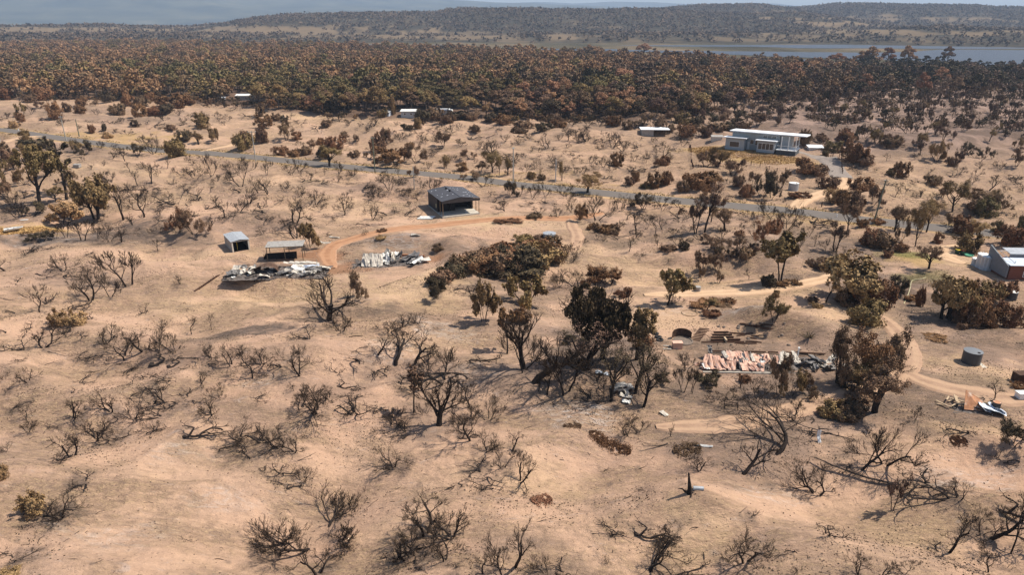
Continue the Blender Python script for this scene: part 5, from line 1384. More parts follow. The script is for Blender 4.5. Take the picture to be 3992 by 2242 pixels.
M['trim'] = simple('white_trim', (0.72, 0.72, 0.70), 0.05, 2, 0.5, 0.3)
M['glass'] = simple('window_glass', (0.05, 0.05, 0.055), 0.2, 0.4, 0.08, 0.7)
M['brick'] = simple('red_brick', (0.19, 0.078, 0.055), 0.25, 6, 0.85, 0.1)
M['tank_grey'] = simple('slate_grey_tank', (0.06, 0.064, 0.068), 0.1, 1.2, 0.5, 0.35)
M['tank_lid'] = simple('grey_tank_top', (0.15, 0.155, 0.163), 0.1, 1.2, 0.5, 0.35)
M['poly_blue'] = simple('pale_blue_tank', (0.50, 0.54, 0.57), 0.12, 1.2, 0.4, 0.4)
M['white'] = simple('white_paint', (0.80, 0.79, 0.76), 0.06, 2, 0.45, 0.35)
M['rubber'] = simple('tyre_rubber', (0.028, 0.026, 0.026), 0.3, 4, 0.8, 0.2)
M['drum'] = simple('black_drum', (0.03, 0.028, 0.027), 0.3, 3, 0.6, 0.3)
M['hose'] = simple('yellow_hose', (0.52, 0.46, 0.27), 0.1, 4, 0.5, 0.3)
M['yellow'] = simple('yellow_lid', (0.75, 0.52, 0.05), 0.05, 3, 0.5, 0.3)
M['red'] = simple('red_lid', (0.62, 0.05, 0.04), 0.05, 3, 0.5, 0.3)
M['bingreen'] = simple('dark_green_plastic', (0.03, 0.07, 0.045), 0.1, 3, 0.5, 0.3)
M['orange_paint'] = simple('orange_stripe', (0.66, 0.20, 0.07), 0.08, 3, 0.5, 0.3)
M['stone'] = simple('burnt_stone', (0.16, 0.125, 0.10), 0.3, 3, 0.9, 0.1)

LAND = []     # (phrase, u, v)
def spot(u, v):
    x, y, z = G(u, v); return x, y, z
def scale_at(x, y, z):
    dd = y * math.cos(PITCH) + (CAMZ - z) * math.sin(PITCH)
    return dd / FPX * math.cos(math.atan2(abs(x), dd))

def thing(name, label, cat, x, y, rz=0.0, z=None, group=None, land=None):
    zz = float(height(x, y)) if z is None else z
    o = empty(name, (x, y, zz), rz)
    tag(o, label, cat, group)
    if land:
        u, v = to_img(x, y, zz); LAND.append((land, float(u), float(v)))
    return o

# ---- dark steel shed
def dark_shed():
    W, L, PO, E, RG = 8.9, 11.8, 4.2, 3.75, 4.4
    t = thing('steel_shed', 'dark charcoal gabled steel shed with open porch on a concrete slab', 'shed', -16.0, 153.2, R(23), 2.3, land='the dark gabled shed')
    MB().box(-0.15, -0.2, -0.35, W + 0.15, L, 0.12).build('slab', M['concrete'], t)
    MB().corr((0, L, 0.12), (0, PO - L, 0), (0, 0, E - 0.12), 90, 0.03, 0).build('side_wall', M['dark_metal'], t)
    MB().corr((W, PO, 0.12), (0, L - PO, 0), (0, 0, E - 0.12), 90, 0.03, 0).build('side_wall', M['dark_metal'], t)
    MB().corr((W, L, 0.12), (-W, 0, 0), (0, 0, E - 0.12), 80, 0.03, 0).build('rear_wall', M['dark_metal'], t)
    w = MB()
    for a, b in ((0.02, 0.5), (3.0, 4.4), (W - 0.5, W - 0.02)): w.box(a, PO, 0.12, b, PO + 0.08, E - 0.02)
    w.box(0.5, PO, 2.75, 3.0, PO + 0.08, E - 0.02); w.box(4.4, PO, 2.75, W - 0.5, PO + 0.08, E - 0.02)
    w.build('front_wall', M['black'], t)  # porch shade put into the wall colour as black
    MB().box(0.55, PO + 0.10, 0.12, 2.95, PO + 0.14, 2.7).build('door', M['black'], t)
    MB().box(4.45, PO + 2.5, 0.12, W - 0.55, PO + 2.55, 2.7).build('door', M['black'], t)  # both black panels stand for the shaded inside of the open doorways
    h = W / 2
    for s, x0, x1 in ((0, -0.3, h), (1, h, W + 0.3)):
        z0, z1 = (E - 0.02, RG) if s == 0 else (RG, E - 0.02)
        MB().corr((x0, -0.3, z0), (0, L + 0.5, 0), (x1 - x0, 0, z1 - z0), 110, 0.035, 0).build('roof_panel', M['dark_roof'], t)
    MB().box(h - 0.16, -0.3, RG - 0.01, h + 0.16, L + 0.2, RG + 0.05).build('ridge_cap', M['dark_roof'], t)
    g = MB()
    n = 64
    for i in range(n):
        xa, xb = -0.25 + (W + 0.5) * i / n, -0.25 + (W + 0.5) * (i + 1) / n
        za, zb = RG - abs(xa - h) * (RG - E) / h - 0.05, RG - abs(xb - h) * (RG - E) / h - 0.05
        o1, o2 = (0.0, 0.035) if i % 2 else (0.035, 0.0)
        g.add([(xa, -0.25 - o1, 3.2), (xb, -0.25 - o2, 3.2), (xb, -0.25 - o2, zb), (xa, -0.25 - o1, za)], [[0, 1, 2, 3]])
    g.build('gable_panel', M['dark_metal'], t)
    for x, y in ((0.02, -0.1), (0.02, 2.0), (W - 0.02, -0.1), (W - 0.02, 2.0)):
        MB().box(x - 0.06, y - 0.06, 0.1, x + 0.06, y + 0.06, E).build('post', M['steel_post'], t)
    MB().box(-0.06, 4.9, 1.05, 0.0, 5.3, 1.95).build('window', M['hose'], t)
    for y in (6.4, 9.2):
        MB().lathe([(0.20, 0), (0.20, 0.30), (0.28, 0.32), (0.24, 0.5), (0.02, 0.55)], 12).build('roof_vent', M['black'], t).location = (h - 0.55, y, RG - 0.25)
    r = random.Random(3)
    for k in range(5):
        f = 0.3 + k * 0.12
        zz = E + (RG - E) * 0.5
        sh = MB()
        for q in range(r.randint(5, 8)):
            a = r.uniform(0.1, 0.92); b = a + r.uniform(0.03, 0.09)
            y0 = L * (0.12 + 0.18 * k) + r.uniform(-0.12, 0.12)
            for xx in (0,):
                side = 1 if r.random() < 0.6 else 0
                xa, xb = (h + a * (h + 0.2), h + b * (h + 0.2)) if side else (h - a * h, h - b * h)
                za, zb = RG - abs(xa - h) * (RG - E) / h + 0.035, RG - abs(xb - h) * (RG - E) / h + 0.035
                sh.slab([(xa, y0, za), (xb, y0, zb), (xb, y0 + 0.22, zb), (xa, y0 + 0.22, za)], 0.01)
        sh.build('roof_glint', M['roof_gleam'], t)  # pale slabs standing for light glints on the worn roof
    b = MB().tube([(0, 0, 0), (0, 0, 0.7)], 0.2, 10).build('gas_bottle', M['galv']); b.location = (-11.0, 157.1, 2.42); tag(b, 'short grey cylinder standing on the dark shed porch slab', 'gas bottle')
    s = MB()
    for k in range(3):
        s.corr((0.15 * k, 0.6 * k, 0.10 + 0.04 * k), (3.6, 0.3, 0.05), (0.0, 0.62, 0.0), 20, 0.03, 0)
    o = s.build('loose_sheets', M['white_sheet']); x, y, z = spot(1000 + 1610 / 2.576, 500 + 915 / 2.576)
    o.location = (x, y, z + 0.05); o.rotation_euler = (0.05, 0, -0.15); o.name = 'roofing_sheet'; tag(o, 'pale corrugated roofing sheet lying flat left of the dark shed', 'sheet metal')
dark_shed()

# ---- white metal lock-up and open carport
def small_shed():
    t = thing('garden_shed', 'small weathered zinc shed with pale roof and open dark front', 'shed', -55.2, 128.0, R(34), 2.1, land='the open zinc shed')
    W, L, H = 3.4, 6.2, 2.15
    MB().corr((0, L, -0.2), (0, -L, 0), (0, 0, H + 0.2), 46, 0.035, 0).build('side_wall', M['galv_old'], t)
    MB().corr((W, 0, -0.2), (0, L, 0), (0, 0, H + 0.2), 46, 0.035, 0).build('side_wall', M['galv_old'], t)
    MB().corr((W, L, -0.2), (-W, 0, 0), (0, 0, H + 0.2), 30, 0.035, 0).build('rear_wall', M['galv_old'], t)
    f = MB().box(0.03, -0.03, -0.1, 0.28, 0.02, H).box(W - 0.28, -0.03, -0.1, W - 0.03, 0.02, H).box(0.28, -0.03, H - 0.12, W - 0.28, 0.02, H)
    f.build('door_frame', M['pale_sheet'], t)
    r = MB().corr((-0.1, -0.15, H + 0.03), (0, L + 0.3, 0), (W / 2 + 0.1, 0, 0.22), 50, 0.03, 0).corr((W / 2, -0.15, H + 0.25), (0, L + 0.3, 0), (W / 2 + 0.1, 0, -0.22), 50, 0.03, 0)
    r.build('roof', M['galv'], t)
    MB().tube([(1.25, 1.2, 0), (1.25, 1.2, 1.6)], 0.05, 6).build('inner_post', M['yellow'], t)
    MB().box(0.05, 0.1, -0.1, W - 0.05, L - 0.05, 0.03).build('floor', M['black'], t)
small_shed()

def carport():
    x, y, z = spot(1000 + 115 / 2.576, 500 + 1338 / 2.576)
    t = thing('carport', 'open carport with weathered sheet roof on thin posts', 'carport', x, y, R(8), z, land='the open carport')
    W, L = 6.6, 2.9
    for a, b, h in ((0, 0, 2.85), (3.2, 0.3, 2.85), (6.5, 0.2, 2.85), (0, 2.7, 2.95), (3.6, 2.7, 2.95), (6.5, 2.7, 2.95)):
        MB().box(a - 0.06, b - 0.06, -0.5, a + 0.06, b + 0.06, h).build('post', M['steel_post'], t)
    MB().box(-0.1, -0.05, 2.68, W + 0.1, 0.06, 2.80).box(-0.1, 2.65, 2.86, W + 0.1, 2.76, 2.98).build('beam', M['steel_post'], t)
    MB().corr((-0.2, -0.3, 2.90), (W + 0.4, 0, 0), (0, L + 0.5, 0.14), 64, 0.03, 0).build('roof', M['galv_old'], t)
    w = thing('charred_wall', 'blackened low wall under the open carport', 'wall', x - 1.4, y + 1.2, R(8), z)
    MB().slab([(0, 0, -0.2), (6.4, 0, -0.2), (6.4, 0.25, 1.25), (0.6, 0.15, 1.1)], 0.12).build('wall_sheet', M['black'], w)
    for a in (0.3, 2.6, 5.8): MB().box(a, -0.25, -0.3, a + 0.1, -0.12, 1.0).build('stud', M['black'], w)
carport()

# ---- burnt-out houses: collapsed roof sheets, beams, ash
def crumple(r, L, W, amp, ribs=12, rows=7):
    """a bent corrugated sheet about its centre"""
    s = r.random() * 50
    V, F = [], []
    curl = r.uniform(-0.5, 0.5) * amp
    for j in range(rows + 1):
        for i in range(ribs + 1):
            a, b = i / ribs - 0.5, j / rows - 0.5
            z = float(amp * 0.7 * gn(a * 1.7 + s, b * 2.2 + s, 5) + amp * 0.35 * gn(a * 4 + s, b * 4, 6)) + curl * (b * b * 4 - 0.3) + (0.035 if i % 2 else -0.0)
            V.append((a * W + float(0.12 * amp * gn(b * 3, s, 7)), b * L, z))
    for j in range(rows):
        for i in range(ribs):
            q = j * (ribs + 1) + i
            F.append([q, q + 1, q + ribs + 2, q + ribs + 1])
    return V, F

def sheet(parent, r, x, y, z, L, W, amp, mat, rot, name='roof_sheet'):
    V, F = crumple(r, L, W, amp)
    o = link(name, mesh_from(name, V, F), M[mat], parent)
    o.location = (x, y, z); o.rotation_euler = rot
    return o

def rubble_mesh(r, w, d, h, seed, n=26):
    """low uneven heap of ash"""
    V, F = [], []
    for j in range(n + 1):
        for i in range(n + 1):
            a, b = i / n * 2 - 1, j / n * 2 - 1
            e = max(0.0, 1 - (abs(a) ** 2.6 + abs(b) ** 2.6))
            z = h * e ** 0.5 * (0.55 + 0.6 * float(gn(a * 4, b * 4, seed)) + 0.3 * float(gn(a * 11, b * 11, seed + 1))) - 0.12
            V.append((a * w * (1 + 0.10 * float(gn(a * 2 + 9, b * 3, seed))), b * d * (1 + 0.15 * float(gn(a * 3, b * 2 + 5, seed))), z))
    for j in range(n):
        for i in range(n):
            q = j * (n + 1) + i
            F.append([q, q + 1, q + n + 2, q + n + 1])
    return mesh_from('rubble', V, F)

def ruin(label, cx, cy, w, d, rz, seed, sheets, nbeam, land, rub=0.5):
    r = random.Random(seed)
    t = thing('collapsed_house', label, 'ruin', cx, cy, rz, land=land)
    link('rubble', rubble_mesh(r, w, d, rub, seed), M['ashpile'], t)
    for x, y, z, L, W, amp, mat, rot in sheets:
        sheet(t, r, x, y, z, L, W, amp, mat, rot)
    for k in range(nbeam):
        a = r.uniform(0, 6.28); x, y = r.uniform(-w, w) * 0.85, r.uniform(-d, d) * 0.85
        l = r.uniform(1.0, 2.6); z = r.uniform(0.15, 0.6)
        MB().tube([(x, y, z), (x + math.cos(a) * l, y + math.sin(a) * l, z + r.uniform(-0.25, 0.5))], r.uniform(0.04, 0.08), 5).build('charred_beam', M['black'], t)
    return t

def ruins():
    r = random.Random(4)
    # left house: white sheets, a rusted arch of roofing and flat strips beside the carport
    x, y, z = spot(1085, 1062)
    S = []
    for k in range(9): S.append((r.uniform(-8.0, -4.6), r.uniform(-1.2, 2.2), r.uniform(0.35, 0.75), r.uniform(1.6, 2.8), r.uniform(0.9, 1.5), 0.5, r.choice(['white_sheet', 'pale_sheet', 'pale_sheet', 'grey_sheet']), (r.uniform(-.5, .3), r.uniform(-.4, .4), r.uniform(0, 3))))
    for k in range(13): S.append((r.uniform(0.5, 8.2), r.uniform(-1.6, 2.4), r.uniform(0.25, 0.7), r.uniform(1.8, 3.4), r.uniform(0.8, 1.3), 0.35, r.choice(['pale_sheet', 'white_sheet', 'grey_sheet', 'grey_sheet', 'pale_sheet', 'blue_sheet']), (r.uniform(-.35, .2), r.uniform(-.25, .25), r.uniform(-1.9, -1.2))))
    for k in range(22): S.append((r.uniform(-9, 9), r.uniform(-2.6, 2.4), r.uniform(0.1, 0.45), r.uniform(0.6, 1.4), r.uniform(0.4, 0.7), 0.35, r.choice(['grey_sheet', 'pale_sheet', 'white_sheet', 'black', 'black']), (r.uniform(-.5, .5), r.uniform(-.5, .5), r.uniform(-2, 2))))
    for k in range(5): S.append((1.6 + k * 1.0, 3.0, 0.75, 2.6, 0.9, 0.12, 'pale_sheet', (0.1, 0.05, 1.5 + r.uniform(-.1, .1))))
    for k in range(7): S.append((r.uniform(-4, 6), r.uniform(-2.6, -1.2), r.uniform(0.2, 0.4), r.uniform(1.2, 2.4), r.uniform(0.7, 1.1), 0.35, r.choice(['grey_sheet', 'pale_sheet', 'white_sheet']), (r.uniform(-.5, .3), r.uniform(-.3, .3), r.uniform(-2, 2))))
    t = ruin('burnt out house left as a heap of white and grey sheets below the open carport', x, y, 9.0, 3.4, R(4), 11, S, 16, 'the heap of white sheets')
    a = MB()
    n = 14
    V, F = [], []
    for j in range(7):
        for i in range(n + 1):
            q = math.pi * i / n
            V.append((-1.9 + 2.3 * -math.cos(q) * (1 - 0.05 * j), -1.2 + j * 0.45, 1.75 * math.sin(q) ** 0.8 * (1 - 0.03 * j) + 0.05 * float(gn(i * 0.7, j, 4))))
    for j in range(6):
        for i in range(n):
            q = j * (n + 1) + i; F.append([q, q + 1, q + n + 2, q + n + 1])
    a.add(V, F).build('rusted_arch', M['burnt_rust'], t)
    MB().tube([(7.0, 0.5, 0), (7.0, 0.5, 2.1)], 0.05, 6).build('pipe', M['galv_old'], t)
    # middle house: bleached sheets standing on edge
    x, y, z = spot(1000 + 1340 / 2.576, 500 + 1350 / 2.576)
    S = []
    for k in range(6): S.append((-4.6 + 0.62 * k, -1.4 + r.uniform(-.3, .3), 1.0, 2.7, 0.85, 0.22, 'pale_sheet', (0.95 + r.uniform(-.15, .1), r.uniform(-.1, .1), r.uniform(-.15, .3))))
    for k in range(6): S.append((r.uniform(-1.8, 1.0), r.uniform(-0.8, 1.6), r.uniform(0.7, 1.4), 2.2, 0.9, 0.6, r.choice(['pale_sheet', 'white_sheet']), (r.uniform(.3, 1.2), r.uniform(-.5, .5), r.uniform(-1, 1))))
    for k in range(6): S.append((r.uniform(1.2, 4.6), r.uniform(-.6, 1.0), r.uniform(0.6, 1.1), 3.2, 1.4, 0.55, 'grey_sheet', (r.uniform(.1, .7), r.uniform(-.5, .2), r.uniform(-1.6, -.8))))
    for k in range(7): S.append((r.uniform(4.6, 6.6), r.uniform(-2.4, 0.8), r.uniform(0.4, 0.8), 2.4, 0.9, 0.2, r.choice(['white_sheet', 'white_sheet', 'pale_sheet']), (r.uniform(-.3, .5), r.uniform(-.3, .3), r.uniform(-1.4, .4))))
    t = ruin('burnt out house whose bleached roof sheets stand crumpled beside the red track', x, y, 6.8, 2.8, R(2), 12, S, 14, 'the crumpled bleached sheets')
    MB().slab([(-4.4, 3.0, 0.9), (1.8, 3.2, 0.9), (1.8, 3.35, -0.1), (-4.4, 3.15, -0.1)], 0.15).build('rear_wall', M['black'], t)
    MB().slab([(1.9, 3.2, 0.7), (6.3, 3.0, 0.55), (6.3, 3.15, -0.1), (1.9, 3.35, -0.1)], 0.2).build('rear_wall', M['rust_sheet'], t)
    # right house: long pink-orange sheets
    x, y, z = spot(2000 + 2260 / 2.495, 1060 + 900 / 2.495)
    S = []
    U = r.uniform
    for a, b, w_, l_ in ((-4.3, -0.9, 2.6, 2.6), (-1.4, 0.9, 2.8, 2.4), (0.4, -1.2, 3.0, 2.0), (2.4, 0.6, 2.2, 2.4)): S.append((a, b, .42, l_, w_, .35, 'orange_sheet', (U(.1, .35), U(-.12, .12), U(-.2, .2))))
    for k in range(4): S.append((-5.6 + 0.75 * k, -1.0 + U(-.3, .3), 0.75, 2.5, 0.6, 0.2, 'orange_sheet', (0.35 + U(-.1, .2), U(-.3, .3), -0.45 + 0.3 * k + U(-.1, .1))))
    for k in range(8): S.append((-2.4 + 0.5 * k + U(-.15, .15), 1.0 + U(-.4, .4), 0.62 + U(-.15, .2), U(1.6, 2.6), 0.52, 0.22, r.choice(['orange_sheet', 'orange_sheet', 'pale_sheet']), (0.15 + U(-.12, .15), U(-.25, .25), U(-.2, .25))))
    for k in range(7): S.append((-2.6 + 0.72 * k + U(-.2, .2), -1.5 + U(-.3, .3), 0.38 + U(-.1, .15), U(1.3, 2.2), 0.55, 0.3, r.choice(['orange_sheet', 'orange_sheet', 'orange_sheet', 'grey_sheet']), (U(.1, .6), U(-.3, .3), U(-.35, .35))))
    for k in range(8): S.append((U(1.4, 4.4), U(-1.8, 1.0), U(.3, .7), U(1.0, 1.8), 0.6, 0.4, r.choice(['white_sheet', 'orange_sheet', 'pale_sheet', 'grey_sheet']), (U(0, .5), U(-.4, .4), U(-1, 1))))
    for k in range(9): S.append((U(3.6, 8.4), 0.9 + U(-.6, .6), U(.4, .75), U(1.4, 2.6), 0.6, 0.25, r.choice(['pale_sheet', 'pale_sheet', 'orange_sheet', 'grey_sheet']), (U(0, .3), U(-.25, .25), U(-.6, .5))))
    for k in range(10): S.append((U(-6.5, 10), U(-2.4, 2.2), U(.1, .3), U(.5, 1.1), 0.45, 0.3, r.choice(['grey_sheet', 'pale_sheet', 'orange_sheet', 'black']), (U(-.4, .4), U(-.4, .4), U(-2, 2))))
    for k in range(9): S.append((r.uniform(6.4, 12.2), r.uniform(-1.8, 1.0), r.uniform(0.35, 0.7), 2.0, 0.9, 0.5, r.choice(['grey_sheet', 'grey_sheet', 'grey_sheet', 'pale_sheet', 'black']), (r.uniform(-.5, .7), r.uniform(-.5, .5), r.uniform(-2, 2))))
    S.append((-5.6, -1.7, 0.35, 1.2, 0.8, 0.3, 'white_sheet', (0.2, 0.3, 0.4))); S.append((-4.4, 1.6, 1.3, 1.2, 0.9, 0.5, 'grey_sheet', (0.9, 0.3, 0.4)))
    t = ruin('burnt out house flattened under long pink orange roof sheets', x + 3.0, y, 9.6, 2.9, R(-2), 13, [(a - 3.0, b, c, d, e, f, g, h) for a, b, c, d, e, f, g, h in S], 20, 'the pink-orange roof sheets')
    MB().box(-9.2, -2.75, -0.3, 1.5, -2.55, 0.18).build('slab_edge', M['concrete'], t)
    MB().lathe([(0.09, 0), (0.09, 1.15), (0.14, 1.18), (0.14, 1.3), (0.02, 1.32)], 10).build('flue', M['white'], t).location = (4.6, 2.0, 0.3)
    for k in range(4):
        MB().tube([(-7 + 4 * k, 3.2, 0.25), (-3.4 + 4 * k, 3.2 - 0.15 * k, 0.3)], 0.13, 6).build('retaining_log', M['rail'], t)
    # far right: tent-shaped pile
    x, y, z = spot(2992 + 2020 / 2.495, 1060 + 1320 / 2.495)
    t = ruin('small pile of rusted and pale blue sheets propped like a tent on timber', x, y, 3.0, 1.4, R(-8), 14, [], 6, 'the tent-shaped sheet pile', 0.3)
    o = MB().slab([(-1.7, -1.0, 0.2), (0.3, -1.0, 0.15), (0.7, 0.2, 0.9), (-1.25, 0.5, 2.0)], 0.04).build('roof_sheet', M['rust_sheet'], t)
    sheet(t, r, 1.3, -0.9, 0.5, 2.9, 1.3, 0.25, 'blue_sheet', (0.25, 0.2, 1.2)); sheet(t, r, 2.0, -0.6, 0.45, 2.0, 1.1, 0.35, 'blue_sheet', (0.3, 0.3, 0.9)); sheet(t, r, 0.7, -1.0, 0.35, 1.4, 0.9, 0.2, 'blue_sheet', (0.5, 0.1, 1.2))
    for k in range(9):
        a = r.uniform(0, 3.1); xx, yy = r.uniform(-4.0, -1.6), r.uniform(-0.8, 1.2)
        MB().box(-0.8, -0.08, 0, 0.8, 0.08, 0.06, Matrix.Translation((xx, yy, 0.1 + 0.05 * k)) @ Matrix.Rotation(a, 4, 'Z') @ Matrix.Rotation(r.uniform(-.2, .2), 4, 'Y')).build('plank', M['timber'], t)
    for k in range(6):
        MB().box(-0.9, -0.05, 0, 0.9, 0.05, 0.05, Matrix.Translation((r.uniform(0.8, 2.6), r.uniform(0.2, 1.0), 0.12 + 0.06 * k)) @ Matrix.Rotation(r.uniform(-.7, .2), 4, 'Z')).build('plank', M['timber'], t)
ruins()

# ---- water tanks and drums
def tank(label, u, v, wpx, hpx, body, lid, land=None, plinth=False, ribs=True, cat='water tank', hole=True, name='water_tank', open_top=False, group=None):
    x, y, z = spot(u, v); k = scale_at(x, y, z)
    rad = wpx * k / 2; h = hpx * k / 0.93
    y += rad * 0.9; z = float(height(x, y))
    t = thing(name, label, cat, x, y, 0, z - 0.03, group, land)
    prof = [(rad, 0.0)]
    n = int(h / 0.10) if ribs else 4
    for i in range(1, n + 1):
        prof.append((rad * (1.0 if i % 2 or not ribs else 0.985), h * i / n))
    MB().lathe(prof + [(rad * 0.97, h)], 32).build('tank_wall', M[body], t, False)
    if open_top:
        MB().lathe([(rad * 0.93, h + 0.005), (rad * 0.02, h + 0.004)], 32).build('lid', M[lid], t)
    else:
        MB().lathe([(rad * 1.015, h), (rad * 1.015, h + 0.05), (rad * 0.5, h + 0.10), (rad * 0.02, h + 0.13)], 32).build('lid', M[lid], t)
    if hole:
        MB().lathe([(rad * 0.16, 0), (rad * 0.16, 0.07), (0.01, 0.08)], 16).build('hatch', M['black'], t).location = (rad * 0.25, -rad * 0.62, h + 0.055)
    if plinth:
        MB().box(-rad * 1.05, -rad * 1.25, -0.5, rad * 1.25, rad * 1.1, 0.02).build('plinth', M['concrete'], t)
    return t
tank('dark slate round water tank on a concrete plinth beside the brown track', 2992 + 2020 / 2.495, 1060 + 918 / 2.495, 80, 58, 'tank_grey', 'tank_lid', 'the dark round tank', True)
tank('galvanised round water tank behind the rust brown thicket', 2000 + 366 / 2.576, 500 + 1165 / 2.576, 51, 34, 'galv', 'galv', 'the galvanised tank')
tank('galvanised water tank with white lid between the white roofed house and the road', 2992 + 273 / 2.576, 500 + 632 / 2.576, 41, 30, 'galv', 'white_sheet', 'the white-lidded roadside tank')
tank('grey water tank with bright white lid among the shrubs below the brick house', 2992 + 2397 / 2.495, 1060 + 282 / 2.495, 44, 34, 'tank_grey', 'white', 'the white-lidded tank')
tank('small dull zinc tank standing beside the sandy track', 2000 + 1800 / 2.495, 1060 + 202 / 2.495, 25, 20, 'galv_old', 'galv_old', 'the small zinc tank', False, True, 'water tank', False)
tank('black oil drum with pale rusted top beside the tent shaped pile', 2992 + 2232 / 2.495, 1060 + 1366 / 2.495, 36, 44, 'drum', 'rust_sheet', None, False, False, 'drum', False, 'oil_drum', True)

# ---- white-roofed house with deck
def big_house():
    t = thing('weatherboard_house', 'blue grey house with long white skillion roof on a dry lawn mound', 'house', 73.2, 236.0, R(-31), 3.35, land='the white-roofed house')
    wall = MB().box(0, 0, -0.6, 6.0, 4.5, 3.0).build('wall', M['house_wall'], t)
    MB().box(1.2, 3.2, -0.6, 16.2, 9.0, 4.3).build('wall', M['house_wall'], t)
    MB().box(10.2, -1.0, 0.25, 15.6, 3.2, 3.0).build('wall', M['house_wall'], t)
    MB().box(10.3, -0.92, -1.6, 15.5, 3.2, 0.25).build('base_wall', M['house_base'], t)
    g = MB().box(16.2, -1.2, -2.2, 22.0, 6.0, 1.15); g.build('garage', M['house_base'], t)
    for k in range(4): MB().box(16.5 + 1.4 * k, -1.26, -2.0, 17.5 + 1.4 * k, -1.203, 0.9).build('garage_panel', M['tank_grey'], t)
    MB().box(16.1, -1.3, 1.15, 22.1, 6.0, 1.32).build('deck', M['trim'], t)
    q = [(0.6, 1.4, 4.85), (24.2, 1.4, 4.75), (24.2, 9.6, 4.35), (0.6, 9.6, 4.45)]
    MB().slab(q, 0.22).build('roof', M['white_roof'], t)
    MB().slab([(-0.8, -0.8, 3.35), (6.6, -0.8, 3.35), (6.6, 4.6, 3.05), (-0.8, 4.6, 3.05)], 0.18).build('roof', M['white_roof'], t)
    MB().slab([(9.6, -1.8, 3.35), (16.1, -1.8, 3.35), (16.1, 3.4, 3.05), (9.6, 3.4, 3.05)], 0.18).build('roof', M['white_roof'], t)
    MB().box(6.0, 1.8, -0.5, 10.2, 3.2, 0.02).build('porch', M['concrete'], t)
    def win(x0, z0, x1, z1, y, n=1):
        f = MB().box(x0 - 0.08, y - 0.05, z0 - 0.08, x1 + 0.08, y - 0.005, z0).box(x0 - 0.08, y - 0.05, z1, x1 + 0.08, y - 0.005, z1 + 0.08).box(x0 - 0.08, y - 0.05, z0, x0, y - 0.005, z1).box(x1, y - 0.05, z0, x1 + 0.08, y - 0.005, z1)
        for k in range(1, n): f.box(x0 + (x1 - x0) * k / n - 0.05, y - 0.05, z0, x0 + (x1 - x0) * k / n + 0.05, y - 0.005, z1)
        w = f.build('window', M['trim'], t)
        MB().box(x0, y - 0.03, z0, x1, y - 0.006, z1).build('pane', M['glass'], w)
    win(1.4, 0.9, 4.4, 2.2, 0.0); win(10.6, 1.0, 15.2, 2.5, -1.0, 4); win(7.2, 1.6, 8.2, 2.6, 3.2); win(8.8, 1.4, 9.8, 2.6, 3.2); win(11.0, 3.35, 15.0, 4.0, 3.2, 3)
    MB().box(6.3, 3.14, 0.0, 7.0, 3.195, 2.1).build('door', M['trim'], t)
    for x, y in ((17.5, -1.0), (19.6, -1.0), (21.8, -1.0), (21.8, 4.5), (17.0, 4.5)): MB().box(x - 0.1, y - 0.1, 1.3, x + 0.1, y + 0.1, 4.55).build('post', M['trim'], t)
    MB().box(16.3, -1.15, 2.2, 22.0, -1.08, 2.3).box(21.93, -1.08, 2.2, 22.0, 5.8, 2.3).build('rail', M['trim'], t)
    MB().box(16.4, 3.0, 1.3, 19.5, 8.8, 4.3).build('wall', M['house_wall'], t)
    t.scale = (1.05, 1.05, 1.32)
big_house()

